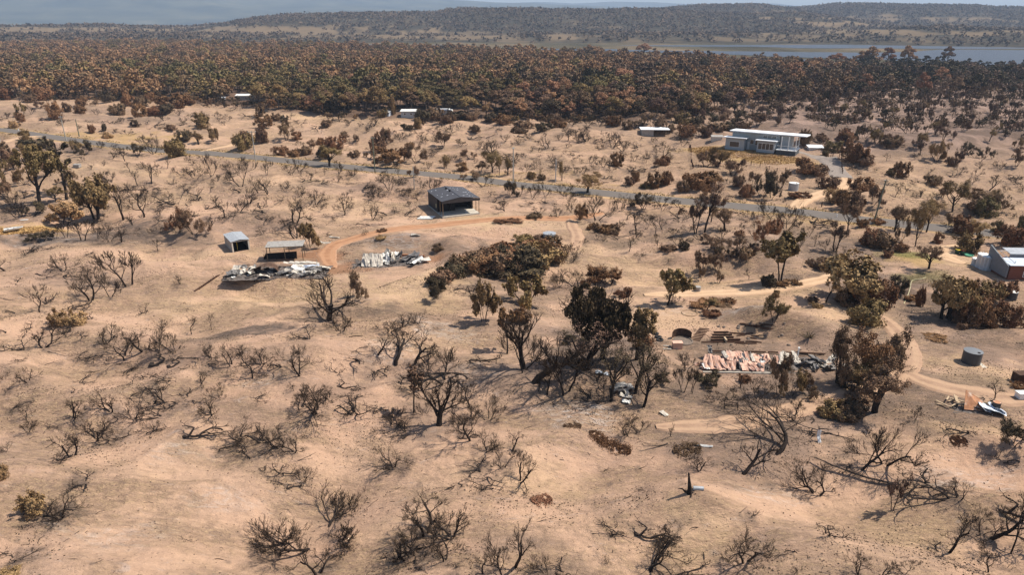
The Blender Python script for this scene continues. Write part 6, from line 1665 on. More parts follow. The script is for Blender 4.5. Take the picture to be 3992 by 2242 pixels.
# ---- brick house with its tanks at the edge of the picture
def brick_house():
    x, y, z = spot(3926, 1090)
    t = thing('brick_house', 'red brick house with pale blue sloping roof and tall grey fin wall', 'house', x, y, R(-4), z, land='the red brick house')
    MB().box(0, 0, -0.4, 9, 5, 2.7).build('wall', M['brick'], t)
    MB().slab([(-0.3, -0.4, 2.78), (9, -0.4, 2.78), (9, 3.4, 3.0), (-0.3, 3.4, 3.0)], 0.12).build('roof', M['blue_sheet'], t)
    MB().slab([(2.0, 3.9, 3.55), (9, 3.9, 3.55), (9, 6.6, 3.9), (2.0, 6.6, 3.9)], 0.12).build('roof', M['galv'], t)
    MB().box(2.2, 4.2, 2.7, 9, 4.4, 3.5).build('clerestory', M['house_wall'], t)
    MB().add([(-0.55, -0.2, 0.4), (-0.35, -0.2, 0.4), (-0.2, 6.2, 0.4), (-0.4, 6.2, 0.4), (-0.55, -0.2, 2.6), (-0.35, -0.2, 2.6), (-0.2, 6.2, 4.5), (-0.4, 6.2, 4.5)], [[3, 2, 1, 0], [4, 5, 6, 7], [0, 1, 5, 4], [2, 3, 7, 6], [1, 2, 6, 5], [3, 0, 4, 7]]).build('fin_wall', M['fin'], t)
    f = MB()
    for a, b in (((-0.2, 3.6, 4.2), (1.0, 0.6, 2.9)), ((-0.2, 3.6, 4.2), (2.4, 3.8, 4.2)), ((1.0, 0.6, 2.9), (1.0, 0.6, 3.3))): f.tube([a, b], 0.05, 5)
    f.build('roof_frame', M['galv'], t)
    w = MB().box(2.4, -0.06, 0.5, 4.6, -0.005, 1.6).build('window', M['trim'], t)
    MB().box(2.52, -0.07, 0.62, 4.48, -0.061, 1.48).build('pane', M['glass'], w)
    # ribbed poly tanks with scalloped rims
    for k, (u, v, w, h, lab) in enumerate((((2992 + 2235 / 2.576), 500 + 1436 / 2.576, 62, 62, 'largest pale blue ribbed tank in front of the brick house'), (2992 + 2170 / 2.576, 500 + 1412 / 2.576, 46, 62, 'tall pale blue ribbed tank in the middle of the tank row'), (2992 + 2098 / 2.576, 500 + 1385 / 2.576, 30, 32, 'lowest pale blue ribbed tank at the left end of the tank row'))):
        X, Y, Z = spot(u, v); kk = scale_at(X, Y, Z); rad = w * kk / 2; H = h * kk / 0.93
        q = thing('water_tank', lab, 'water tank', X, Y + rad, 0, float(height(X, Y + rad)), 'ribbed tanks by the brick house')
        V, F = [], []
        n = 72
        prof = [(1.0, 0), (1.0, H * 0.9), (1.03, H * 0.93), (1.03, H), (0.6, H + 0.12), (0.05, H + 0.16)]
        for j, (rr, zz) in enumerate(prof):
            for i in range(n):
                a = 2 * math.pi * i / n; s = 1 + 0.035 * math.cos(12 * a) * (1 if j < 4 else 0.5)
                dz = 0.10 * math.cos(12 * a) if j in (2, 3) else 0
                V.append((rad * rr * s * math.cos(a), rad * rr * s * math.sin(a), zz + dz))
        for j in range(3):
            for i in range(n): F.append([j * n + i, j * n + (i + 1) % n, (j + 1) * n + (i + 1) % n, (j + 1) * n + i])
        link('tank_wall', mesh_from('tank_wall', V, F, True), M['poly_blue'], q)
        F2 = [[j * n + i, j * n + (i + 1) % n, (j + 1) * n + (i + 1) % n, (j + 1) * n + i] for j in (3, 4) for i in range(n)] + [[5 * n + i for i in range(n)]]
        link('lid', mesh_from('lid', V, F2, True), M['white'], q)
    for k, (u, v, m1, lab) in enumerate(((2992 + 1900 / 2.576, 500 + 1268 / 2.576, 'yellow', 'wheelie bin with a yellow lid beside the sandy yard'), (2992 + 1950 / 2.576, 500 + 1272 / 2.576, 'red', 'wheelie bin with a red lid beside the sandy yard'))):
        X, Y, Z = spot(u, v)
        q = thing('wheelie_bin', lab, 'bin', X, Y, 0.3, Z)
        MB().add([(-.24, -.24, 0.05), (.24, -.24, 0.05), (.24, .24, 0.05), (-.24, .24, 0.05), (-.3, -.33, .95), (.3, -.33, .95), (.3, .33, .95), (-.3, .33, .95)], [[3, 2, 1, 0], [4, 5, 6, 7], [0, 1, 5, 4], [1, 2, 6, 5], [2, 3, 7, 6], [3, 0, 4, 7]]).build('body', M['bingreen'], q)
        MB().slab([(-.34, -.4, 1.02), (.34, -.4, 1.02), (.34, .38, 1.08), (-.34, .38, 1.08)], 0.06).build('lid', M[m1], q)
        for s in (-.22, .22): MB().tube([(s - .03, .28, .1), (s + .03, .28, .1)], 0.1, 10).build('wheel', M['rubber'], q)
    X, Y, Z = spot(2992 + 2020 / 2.576, 500 + 1282 / 2.576)
    q = thing('sandpit', 'low green plastic sandpit shell on the yard of the brick house', 'sandpit', X, Y, 0.2, Z)
    MB().lathe([(0.75, 0), (0.85, 0.28), (0.78, 0.30), (0.66, 0.10), (0.02, 0.08)], 18).build('shell', simple('green_plastic', (0.10, 0.32, 0.20), 0.08, 3, 0.5, 0.3), q)
brick_house()

# ---- far huts and sheds beyond the road
def hut(name, label, cat, u, v, wpx, hpx, depth, wall, roof, rz=0.0, land=None, windows=1, gable=False, side_open=False):
    x, y, z = spot(u, v); k = scale_at(x, y, z)
    W, H = wpx * k, hpx * k
    t = thing(name, label, cat, x, y, rz, z, None, land)
    if side_open:
        MB().box(0, 0, -0.4, W * 0.45, depth, H * 0.9).build('wall', M[wall], t)
        MB().box(W * 0.45, depth - 0.15, -0.4, W, depth, H * 0.9).build('rear_wall', M['black'], t)
        for a in (0.6, 0.8, 0.99): MB().box(W * a - .06, 0.05, -0.3, W * a + .06, 0.17, H * 0.9).build('post', M['steel_post'], t)
    else:
        MB().box(0, 0, -0.4, W, depth, H * 0.88).build('wall', M[wall], t)
    if gable:
        MB().slab([(-.3, -.3, H * .9), (W + .3, -.3, H * .9), (W + .3, depth / 2, H * 1.15), (-.3, depth / 2, H * 1.15)], 0.08).build('roof', M[roof], t)
        MB().slab([(-.3, depth / 2, H * 1.15), (W + .3, depth / 2, H * 1.15), (W + .3, depth + .3, H * .9), (-.3, depth + .3, H * .9)], 0.08).build('roof', M[roof], t)
    else:
        MB().slab([(-.4, -.5, H * .96), (W + .4, -.5, H * .96), (W + .4, depth + .4, H * 1.06), (-.4, depth + .4, H * 1.06)], 0.1).build('roof', M[roof], t)
    for k in range(windows):
        a = W * (k + 0.6) / (windows + 0.4)
        w = MB().box(a - .5, -.04, H * .35, a + .5, -.004, H * .7).build('window', M['trim'], t)
        MB().box(a - .42, -.05, H * .38, a + .42, -.041, H * .67).build('pane', M['glass'], w)
    return t
hut('fibro_cottage', 'grey green flat roofed cottage among trees at the forest edge', 'house', 1000 + 1452 / 2.576, 1178 / 2.576, 60, 25, 6, 'house_wall', 'white_sheet', 0.04, 'the grey cottage', 2)
hut('garden_shed', 'small pale shed left of the grey cottage at the forest edge', 'shed', 1000 + 1262 / 2.576, 1165 / 2.576, 30, 18, 4, 'blue_sheet', 'white_sheet', -0.35, None, 1, True)
hut('fibro_cottage', 'long white roofed building half hidden behind the dark bushy tree', 'house', 1000 + 1770 / 2.576, 1140 / 2.576, 62, 14, 5, 'pale_sheet', 'white_roof', 0.0, None, 1)
hut('fibro_cottage', 'white gabled house with dark verandah at the left forest edge', 'house', 2370 / 2.576, 1008 / 2.576, 64, 22, 7, 'galv_old', 'white_sheet', 0.05, 'the white gabled house', 2, True)
hut('garden_shed', 'low pale shed left of the white gabled house', 'shed', 2200 / 2.576, 1000 / 2.576, 22, 9, 3, 'blue_sheet', 'blue_sheet', 0.1, None, 0)
hut('garden_shed', 'tiny blue grey shed roof among rust brown shrubs beyond the dune', 'shed', 1240 / 2.576, 955 / 2.576, 28, 9, 3, 'blue_sheet', 'galv', 0.0, None, 0)
hut('garden_shed', 'dull grey shed roof showing between scorched shrubs', 'shed', 1990 / 2.576, 990 / 2.576, 36, 11, 4, 'galv_old', 'galv', 0.0, None, 0, True)
hut('machinery_shed', 'low open sided shed with thin white roof beyond the road', 'shed', 2000 + 1290 / 2.576, 500 + 72 / 2.576, 106, 25, 5, 'galv_old', 'white_roof', -0.05, 'the low open-sided shed', 0, False, True)
hut('bird_aviary', 'pale green glazed greenhouse beside the white roofed house', 'greenhouse', 2000 + 1995 / 2.576, 500 + 138 / 2.576, 40, 24, 2.6, 'pale_sheet', 'galv_old', -0.1, None, 0, True)
hut('tool_shed', 'low white flat roofed shed behind the gravel driveway', 'shed', 2992 + 420 / 2.576, 500 + 222 / 2.576, 56, 14, 5, 'white_sheet', 'white_roof', -0.2, 'the low white shed', 0)
def caravan():
    x, y, z = spot(1000 + 1890 / 2.576, 1145 / 2.576); k = scale_at(x, y, z)
    t = thing('caravan', 'white caravan with orange marking parked at the forest edge', 'caravan', x, y, -0.15, z, None, 'the white caravan')
    L, H = 29 * k, 17 * k
    p = [(0, .45), (L, .45), (L, H * .8), (L - .35, H), (.5, H), (0, H * .75)]
    MB().add([(a, 0, b) for a, b in p] + [(a, 2.3, b) for a, b in p], [[0, 1, 2, 3, 4, 5], [11, 10, 9, 8, 7, 6]] + [[i, i + 6, (i + 1) % 6 + 6, (i + 1) % 6] for i in range(6)]).build('body', M['white'], t)
    MB().box(L * .35, -.02, H * .42, L * .75, -.004, H * .72).build('stripe', M['orange_paint'], t)
    w = MB().box(L * .08, -.03, H * .5, L * .28, -.004, H * .75).build('window', M['glass'], t)
    for s in (0.1, 2.1): MB().tube([(L * .5, s, .33), (L * .5, s + .15, .33)], .33, 14).build('wheel', M['rubber'], t)
    MB().tube([(0, 1.1, .45), (-1.1, 1.15, .4)], .05, 6).build('drawbar', M['galv'], t)
caravan()

# ---- power poles and thin posts
def pole(label, u, v, hpx, mat, arm=1.9, lean=0.0, rz=0.5, land=None):
    x, y, z = spot(u, v); k = scale_at(x, y, z)
    h = hpx * k / math.cos(math.atan2(CAMZ - z, math.hypot(x, y)))
    t = thing('power_pole', label, 'power pole', x, y, rz, z - 0.1, 'power poles along the road', land)
    t.rotation_euler = (0, lean, rz)
    MB().tube([(0, 0, -0.5), (0, 0, h * .5), (0, 0, h)], [0.19, 0.165, 0.13], 10).build('pole', M[mat], t)
    if arm:
        MB().box(-arm / 2, -.16, h - .42, arm / 2, -.06 + .02, h - .28).build('crossarm', M[mat], t)
        for a in (-.9, -.3, .9): MB().lathe([(.05, 0), (.075, .05), (.05, .12), (.06, .16), (.01, .18)], 8).build('insulator', M['white'], t).location = (a * arm / 2.1, -.11, h - .28)
    return t
pole('tall pale power pole with wide white crossarm left of the dark shed', 2568 / 2.576, 500 + 330 / 2.576, 124, 'post', 2.6, 0, 0.3, 'the pale power pole')
pole('greenish power pole with short crossarm near the brown roadside bushes', 1000 + 1190 / 2.576, 500 + 440 / 2.576, 137, 'greenpost', 1.2, 0, 0.3)
pole('pale grey power pole beside the road beyond the dark shed', 2001, 500 + 572 / 2.576, 146, 'post', 1.0, 0, 0.8)
pole('weathered power pole leaning right at the roadside near the house track', 2992 + 1062 / 2.576, 500 + 965 / 2.576, 198, 'greenpost', 1.0, 0.085, 0.0, 'the leaning power pole')
pole('far power pole with crossarm at the left end of the road', 665 / 2.576, 1412 / 2.576, 112, 'post', 1.6, 0, 0.2)
pole('far plain pole without crossarm at the left end of the road', 797 / 2.576, 1370 / 2.576, 80, 'greenpost', 0, 0, 0.2)
def stake(label, u, v, hpx, wpx, mat, cat='post', name='fence_post', group=None):
    x, y, z = spot(u, v); k = scale_at(x, y, z)
    o = MB().tube([(0, 0, -.15), (0, 0, hpx * k / .95)], max(wpx * k / 2, .03), 6).build(name, M[mat])
    o.location = (x, y, z); tag(o, label, cat, group)
    return o
stake('thin metal post standing among burnt bushes left of the dark shed', 1000 + 1585 / 2.576, 500 + 612 / 2.576, 86, 4, 'galv_old')
stake('thin pale post on the pink sand beyond the road', 2000 + 427 / 2.576, 500 + 540 / 2.576, 84, 4, 'galv')
stake('short white marker post at the road edge near the leaning pole', 2992 + 693 / 2.576, 500 + 900 / 2.576, 17, 3, 'white', 'marker post', 'marker_post')
stake('short white marker post beside the road on the far left', 188 / 2.576, 1312 / 2.576, 9, 3, 'white', 'marker post', 'marker_post')
stake('charred gate post beside the sandy house track', 2992 + 542 / 2.576, 500 + 790 / 2.576, 20, 4, 'rail')
stake('charred standing post in front of the pink orange roof sheets', 2000 + 2210 / 2.495, 1060 + 1130 / 2.495, 56, 5, 'rail')
stake('grey post at the left end of the road verge', 5 / 2.576, 500 + 138 / 2.576, 22, 6, 'post')

# ---- fences round the white-roofed house
def fence(label, pts, h, n, mat='rail', cat='fence'):
    W = [spot(u, v) for u, v in pts]
    x0, y0, z0 = W[0]
    t = thing('wire_fence', label, cat, x0, y0, 0, z0)
    P = []
    for (a, b) in zip(W[:-1], W[1:]):
        m = max(2, int(math.hypot(b[0] - a[0], b[1] - a[1]) / n))
        for i in range(m): P.append((a[0] + (b[0] - a[0]) * i / m, a[1] + (b[1] - a[1]) * i / m))
    P.append(W[-1][:2])
    P = [(x - x0, y - y0, float(height(x, y)) - z0) for x, y in P]
    for p in P: MB().box(p[0] - .07, p[1] - .07, p[2] - .3, p[0] + .07, p[1] + .07, p[2] + h).build('post', M[mat], t)
    w = MB()
    for q in (.45, .8): w.tube([(p[0], p[1], p[2] + h * q) for p in P], .025, 4)
    w.build('rail', M[mat], t)
fence('post and rail fence down the left side of the dry lawn', [(2000 + 1768 / 2.576, 500 + 190 / 2.576), (2000 + 1785 / 2.576, 500 + 330 / 2.576), (2000 + 1805 / 2.576, 500 + 405 / 2.576)], 1.2, 2.2)
fence('post and rail fence along the low edge of the dry lawn', [(2000 + 1810 / 2.576, 500 + 400 / 2.576), (2000 + 2100 / 2.576, 500 + 340 / 2.576), (2000 + 2300 / 2.576, 500 + 355 / 2.576), (2000 + 2570 / 2.576, 500 + 412 / 2.576), (2992 + 180 / 2.576, 500 + 430 / 2.576)], 1.1, 2.4)
fence('curved mesh fence along the green hedge by the gravel driveway', [(2992 + 560 / 2.576, 500 + 250 / 2.576), (2992 + 740 / 2.576, 500 + 310 / 2.576), (2992 + 752 / 2.576, 500 + 460 / 2.576)], 1.3, 2.4)

# ---- dinghy on the dry grass
def dinghy():
    x, y, z = spot(142 / 2.576, 500 + 1030 / 2.576); k = scale_at(x, y, z)
    t = thing('dinghy', 'white open dinghy lying on ochre dry grass', 'boat', x, y, R(38), z + 0.05, None, 'the white dinghy')
    L = 3.6
    def hull(off, zoff):
        V = []
        n, m = 12, 8
        for i in range(n + 1):
            s = i / n
            w = 0.74 * (1 - max(0, (s - .45) / .55) ** 2.2) * (1 - off)
            for j in range(m + 1):
                a = math.pi * j / m
                V.append((s * L - L / 2 + (off * .3 if i == 0 else -off * .3 if i == n else 0), -math.cos(a) * max(w, .02), .62 - .52 * math.sin(a) ** .7 * (1 - .5 * s ** 4) + .12 * s * s + zoff))
        F = [[i * (m + 1) + j, i * (m + 1) + j + 1, (i + 1) * (m + 1) + j + 1, (i + 1) * (m + 1) + j] for i in range(n) for j in range(m)]
        return V, F, m
    V, F, m = hull(0, 0)
    MB().add(V, F + [list(range(m + 1))]).build('hull', M['white'], t, True)
    V, F, m = hull(.08, .03)
    MB().add(V, F).build('interior', M['white_sheet'], t, True)
    for a in (-1.0, .1, .95): MB().box(a - .14, -.58, .46, a + .14, .58, .50).build('thwart', M['grey_sheet'], t)
    o = MB().slab([(0, 0, .1), (1.6, .2, .12), (1.7, .9, .12), (.1, .7, .1)], .05).build('board', M['white_sheet']); X, Y, Z = spot(195 / 2.576, 500 + 928 / 2.576); o.location = (X, Y, Z + .02); tag(o, 'pale flat board lying on sand above the white dinghy', 'board')
    X, Y, Z = spot(735 / 2.576, 500 + 395 / 2.576); o = MB().box(0, 0, 0, 1.7, 1.3, .75).slab([(-.1, -.1, .85), (1.8, -.1, .85), (1.8, 1.4, .95), (-.1, 1.4, .95)], .08).build('meter_box', M['galv_old']); o.location = (X, Y, Z); tag(o, 'small grey box shelter on the sand below the road', 'box')
dinghy()

# ---- stump with a white pipe, steps, tyres, timber terraces, bench frame, hose
def small_things():
    r = random.Random(9)
    # stump
    x, y, z = spot(2000 + 1655 / 2.404, 1640 + 680 / 2.404)
    rg = np.random.default_rng(77); s = 3.4
    br = [(np.array([[0, 0, -.1], [-.02, 0, .35], [-.08, 0, .7], [-.14, .02, 1.15], [-.22, .02, 1.75]]) * 1.25, np.array([.30, .22, .17, .13, .07]), 0), (np.array([[0, 0, .1], [-.5, -.1, .25], [-.75, -.12, .55], [-1.15, -.1, .6]]), np.array([.14, .1, .07, .03]), 1), (np.array([[0, 0, .2], [.1, -.2, -.05], [-.05, -.6, -.05]]), np.array([.15, .12, .08]), 1), (np.array([[0, 0, .15], [.3, -.1, .05], [.8, -.2, -.05]]), np.array([.13, .1, .04]), 1)]
    o = link('tree_stump', tubes_mesh('tree_stump', br, [8, 6]), M['char']); o.location = (x, y, z); tag(o, 'charred leaning stump with root plate beside a pale pipe', 'stump'); LAND.append(('the stump with the pale pipe', 2000 + 1655 / 2.404, 1640 + 660 / 2.404))
    o = MB().lathe([(.25, 0), (.25, 1.05), (.2, 1.06), (.2, .02)], 18).build('pipe', M['galv'], None, False); o.scale = (.8, .8, .9); o.location = (x + .35, y + .25, z + .35); o.rotation_euler = (0, R(90), R(-6)); o.name = 'white_pipe'; tag(o, 'short pale pipe section lying against the charred stump', 'pipe')
    # steps of sleepers down the bank left of the ruins
    g = 'sleeper steps on the sandy bank'
    for i in range(13):
        f = i / 12
        u, v = 1915 / 2.495 + f * (2125 - 1915) / 2.495, 1060 + (178 - f * 142) / 2.495
        X, Y, Z = spot(u, v)
        o = MB().box(-.55, -.13, -.08, .55, .13, .10).build('timber_step', M['rail']); o.location = (X, Y, Z); o.rotation_euler = (0, 0, R(62))
        tag(o, 'dark sleeper step in the flight climbing to the heap of white sheets', 'step', g)
    LAND.append(('the sleeper steps', 810, 1105))
    for i in range(9):
        f = i / 8
        X, Y, Z = spot(2000 + (1770 + f * 90) / 2.495, 1060 + (668 - f * 112) / 2.495)
        o = MB().box(-.7, -.1, -.06, .7, .1, .09).build('timber_step', M['rail']); o.location = (X, Y, Z); o.rotation_euler = (0, 0, R(-14))
        tag(o, 'dark sleeper step in the flight above the pink orange roof sheets', 'step', 'sleeper steps above the flattened house')
    # half-buried tyres
    for i, (a, b) in enumerate(((1352, 585), (1385, 605), (1412, 638), (1428, 668))):
        X, Y, Z = spot(2000 + a / 2.495, 1060 + b / 2.495)
        V, F = [], []
        n, m = 22, 8
        for p in range(n):
            for q in range(m):
                A, B = 2 * math.pi * p / n, 2 * math.pi * q / m
                V.append(((.38 + .15 * math.cos(B)) * math.cos(A), (.38 + .15 * math.cos(B)) * math.sin(A), .13 * math.sin(B) + .06))
        F = [[p * m + q, ((p + 1) % n) * m + q, ((p + 1) % n) * m + (q + 1) % m, p * m + (q + 1) % m] for p in range(n) for q in range(m)]
        o = MB().add(V, F).build('car_tyre', M['rubber'], None, True); o.location = (X, Y, Z + .05); o.rotation_euler = (r.uniform(-.2, .1), r.uniform(-.1, .1), 0)
        tag(o, ('topmost', 'second', 'third', 'lowest')[i] + ' tyre of the four tyres stepping down the bank', 'tyre', 'tyres stepped down the bank')
    LAND.append(('the tyre steps', 2555, 1310))
    # terrace boards
    x, y, z = spot(2000 + 2060 / 2.495, 1060 + 690 / 2.495)
    t = thing('timber_terrace', 'stepped dark brown timber terrace on the bank above the pink orange sheets', 'terrace', x, y, 0.02, z, None, 'the timber terrace')
    for k, (a, b) in enumerate(((-7.2, 6.0), (-4.0, 5.2), (-3.6, 3.4), (-3.0, 3.2), (-2.2, 2.4))):
        MB().box(a * .46, .5 * k, .16 * k - .1, b * .46, .5 * k + .2, .16 * k + .16).build('board', M['rail'], t)
    MB().box(.05, -.12, -.1, .3, .9, .5).build('support', M['timber'], t)
    for i in range(14):
        X, Y, Z = spot(2000 + r.uniform(2180, 2495) / 2.495, 1060 + r.uniform(510, 700) / 2.495)
        L = r.uniform(1.0, 3.0)
        o = MB().tube([(-L / 2, 0, .08), (0, r.uniform(-.1, .1), .12), (L / 2, 0, .08)], .1, 6).build('charred_sleeper', M['rail']); o.location = (X, Y, Z); o.rotation_euler = (0, 0, r.uniform(-.35, .1))
        tag(o, 'charred log edging a garden bed on the bank behind the flattened house', 'log', 'garden bed logs on the bank')
    for i in range(22):
        X, Y, Z = spot(2000 + r.uniform(1950, 2700) / 2.495, 1060 + r.uniform(490, 720) / 2.495)
        s = r.uniform(.15, .4)
        V = [(s * math.cos(a) * (1 + .3 * r.random()), s * math.sin(a), h * s) for h, q in ((-.2, 1),) for a in [k * 1.047 for k in range(6)]] + [(s * .6 * math.cos(a), s * .6 * math.sin(a) , s * (.4 + .2 * r.random())) for a in [k * 1.047 for k in range(6)]]
        o = MB().add(V, [[5, 4, 3, 2, 1, 0], [6, 7, 8, 9, 10, 11]] + [[k, (k + 1) % 6, 6 + (k + 1) % 6, 6 + k] for k in range(6)]).build('garden_stone', M['stone']); o.location = (X, Y, Z)
        tag(o, 'sooty stone on the sandy bank behind the flattened house', 'stone', 'stones on the bank behind the flattened house')
    # curved rusted tank remains and concrete ring
    x, y, z = spot(2000 + 1660 / 2.495, 1060 + 690 / 2.495)
    t = thing('ruined_tank', 'dark curved wall of a burst tank behind a round concrete base', 'tank remains', x, y, 0, z, None, 'the burst tank')
    V = []; n = 18
    for j in range(2):
        for i in range(n + 1):
            a = R(20) + R(150) * i / n
            V.append((1.5 * math.cos(a), .9 + 1.25 * math.sin(a), (j * (.9 + .45 * math.sin(a * 1.0)) - .05)))
    MB().add(V, [[i, i + 1, n + 2 + i, n + 1 + i] for i in range(n)]).build('curved_wall', M['burnt_rust'], t)
    MB().lathe([(1.45, -.2), (1.45, .12), (1.25, .16), (1.2, .06), (.02, .06)], 28, 0, .5).build('base_ring', M['stone'], t)
    o = MB().box(-.65, -.4, 0, .65, .4, .85).slab([(-.7, -.45, .95), (.7, -.45, .95), (.7, .45, .95), (-.7, .45, .95)], .08).build('metal_box', M['orange_sheet']); X, Y, Z = spot(2000 + 1595 / 2.495, 1060 + 742 / 2.495); o.location = (X, Y, Z); o.name = 'metal_cabinet'; tag(o, 'pale pink metal cabinet beside the burst tank', 'cabinet')
    for i, (a, b) in enumerate(((1500, 728), (1498, 757))):
        X, Y, Z = spot(2000 + a / 2.495, 1060 + b / 2.495)
        o = MB().tube([(-.55, 0, .12), (.55, -.12, .12)], .11, 8).build('concrete_pipe', M['concrete']); o.location = (X, Y, Z); tag(o, ('upper' if i == 0 else 'lower') + ' of two pale pipes on the sand left of the pink cabinet', 'pipe')
    # bench frame
    x, y, z = spot(2000 + 2120 / 2.495, 1060 + 1345 / 2.495)
    t = thing('bench_frame', 'burnt bench reduced to its metal frame on bare ground', 'bench', x, y, -.2, z, None, 'the burnt bench frame')
    for a in (-.75, .75):
        MB().tube([(a, 0, 0), (a, .02, .42), (a, .05, .45), (a, .5, .45), (a, .6, 1.0)], .04, 5).tube([(a, .52, .45), (a, .55, 0)], .04, 5).build('side_frame', M['black'], t)
    for q in ((.05, .45), (.28, .45), (.5, .45), (.54, .7), (.6, 1.0)): MB().tube([(-.8, q[0], q[1]), (.8, q[0], q[1])], .035, 5).build('rail', M['black'], t)
    # hose
    P = [(1325, 315), (1350, 265), (1378, 190), (1392, 130), (1400, 95), (1430, 80), (1500, 70), (1540, 55)]
    P3 = []
    for u, v in smooth_line(P, 5):
        X, Y, Z = spot(2992 + u / 2.495, 1060 + v / 2.495); P3.append((X, Y, Z + .06))
    o = MB().tube(P3, .06, 6).build('garden_hose', M['hose']); tag(o, 'long pale yellow hose snaking down the bank below the brick house', 'hose'); LAND.append(('the yellow hose', 2992 + 1370 / 2.495, 1060 + 200 / 2.495))
    # burnt car under the dark trees
    x, y, z = spot(2000 + 1060 / 2.495, 1060 + 1150 / 2.495)
    t = thing('burnt_car', 'burnt out pale car body crumpled under the blackened trees', 'car wreck', x, y, R(12), z, None, 'the burnt car')
    prof = [(-1.9, .35), (-1.85, .75), (-1.2, .85), (-.75, 1.25), (.55, 1.28), (1.0, .9), (1.85, .75), (1.95, .35)]
    V = [(a, -.75, b) for a, b in prof] + [(a, .75, b + .02 * math.sin(a * 5)) for a, b in prof]
    n = len(prof)
    MB().add(V, [[i, i + 1, n + i + 1, n + i] for i in range(n - 1)] + [list(range(n)), list(range(2 * n - 1, n - 1, -1))]).build('body', M['galv_old'], t); t.scale = (0.72, 0.72, 0.62)
    for a, b in ((-1.1, -.35), (-.2, .55)): MB().box(a + .1, -.77, .85, b, -.752, 1.15).build('window', M['black'], t)
    for a in (-1.25, 1.25):
        for s in (-.8, .62): MB().tube([(a, s, .28), (a, s + .18, .28)], .3, 12).build('wheel', M['burnt_rust'], t)
    sheet(t, r, .4, -1.1, .3, 1.4, .8, .5, 'pale_sheet', (.6, .2, .4), 'bonnet')
    for i, (a, b, lab) in enumerate(((1100, 1215, 'curved pale sheet on the ground in front of the burnt car'), (1100, 1270, 'small pale sheet nearest the camera below the burnt car'), (870, 990, 'blue grey sheet lying behind the left blackened trees'), (1470, 1385, 'pale speckled panel on bare ground below the curved log'))):
        X, Y, Z = spot(2000 + a / 2.495, 1060 + b / 2.495)
        o = sheet(None, r, X, Y, Z + .12, (1.5, 1.0, 1.8, 1.0)[i], .7, .3 if i < 3 else .1, ('pale_sheet', 'white_sheet', 'blue_sheet', 'pale_sheet')[i], (.15, .1, (1.2, 1.4, 1.5, .6)[i]), 'sheet_metal'); tag(o, lab, 'sheet metal')
    # spiky grass tree, agave
    X, Y, Z = spot(2992 + 405 / 2.495, 1060 + 640 / 2.495)
    b = MB()
    for k in range(26):
        a = k * 2.4; e = r.uniform(.2, 1.2); L = r.uniform(.9, 1.5)
        d = (math.cos(a) * math.cos(e), math.sin(a) * math.cos(e), math.sin(e))
        b.tube([(0, 0, 0), (d[0] * L * .6, d[1] * L * .6, d[2] * L * .6), (d[0] * L, d[1] * L, d[2] * L * .9)], [.05, .04, .008], 4)
    o = b.build('agave_plant', M['dark']); o.location = (X, Y, Z); tag(o, 'spiky burnt agave rosette on the pale bank', 'plant')
    # white post by the leaning tree, white board and box at the right edge, round brown mat
    x, y, z = spot(2992 + 478 / 2.404, 1640 + 195 / 2.404); b = MB()
    V, F = crumple(r, 1.9, .55, .35); b.add(V, F); o = b.build('white_sheet', M['white']); o.scale = (.7, .8, .8); o.location = (x, y, z + .6); o.rotation_euler = (1.2, 0.05, 0.1); o.name = 'metal_strip'; tag(o, 'white crumpled strip standing upright behind the leaning burnt tree', 'sheet metal')
    x, y, z = spot(2000 + 1800 / 2.404, 1640 + 243 / 2.404); o = sheet(None, r, x, y, z + .1, 1.6, .35, .12, 'white_sheet', (0, 0, 1.4), 'metal_strip'); tag(o, 'narrow white strip lying beside the brown ground cover', 'sheet metal')
    x, y, z = spot(2992 + 2470 / 2.495, 1060 + 1240 / 2.495); t = thing('water_trough', 'white box trough at the right edge beyond the oil drum', 'trough', x, y, 0, z); MB().box(-.6, -.4, .05, 1.6, .5, .85).build('body', M['white'], t); MB().box(-.7, -.45, .85, 1.7, .55, .93).build('lid', M['white_sheet'], t); MB().box(-.5, -.35, -.1, 1.5, .45, .05).build('base', M['rail'], t)
    x, y, z = spot(2992 + 2470 / 2.495, 1060 + 1085 / 2.495); t = thing('wooden_crate', 'brown timber crate at the right edge above the white trough', 'crate', x, y, 0.1, z)
    for k in range(4): MB().box(-.5, -.02, .02 + .3 * k, 1.4, .03, .28 + .3 * k).build('slat', M['rail'], t)
    MB().box(-.5, .04, 0, 1.4, 1.2, 1.15).build('body', M['burnt_rust'], t)
    # little loop trampoline ring
    x, y, z = spot(2000 + 1715 / 2.495, 1060 + 405 / 2.495)
    o = MB().tube([(1.2 * math.cos(a), 1.2 * math.sin(a), .06 + .02 * math.sin(3 * a)) for a in [k * 2 * math.pi / 28 for k in range(29)]], .05, 5).build('trampoline_ring', M['steel_post']); o.location = (x, y, z); tag(o, 'rusty trampoline ring lying on the sand below the sandy track', 'ring')
    pass
    # sheet by the red track, pale pallet bits
    for u, v, L, lab in ((1000 + 690 / 2.576, 500 + 1152 / 2.576, 2.4, 'white scrap sheet on the red track shoulder above the carport'), (1000 + 785 / 2.576, 500 + 1098 / 2.576, 2.2, 'folded pale scrap sheet on sand above the red track'), (1000 + 1600 / 2.576, 500 + 1075 / 2.576, 2.0, 'pale strip on the ash slope below the red track')):
        X, Y, Z = spot(u, v); o = sheet(None, r, X, Y, Z + .1, L, .7, .3, 'pale_sheet', (.1, .1, 1.5), 'sheet_metal'); tag(o, lab, 'sheet metal')

small_things()

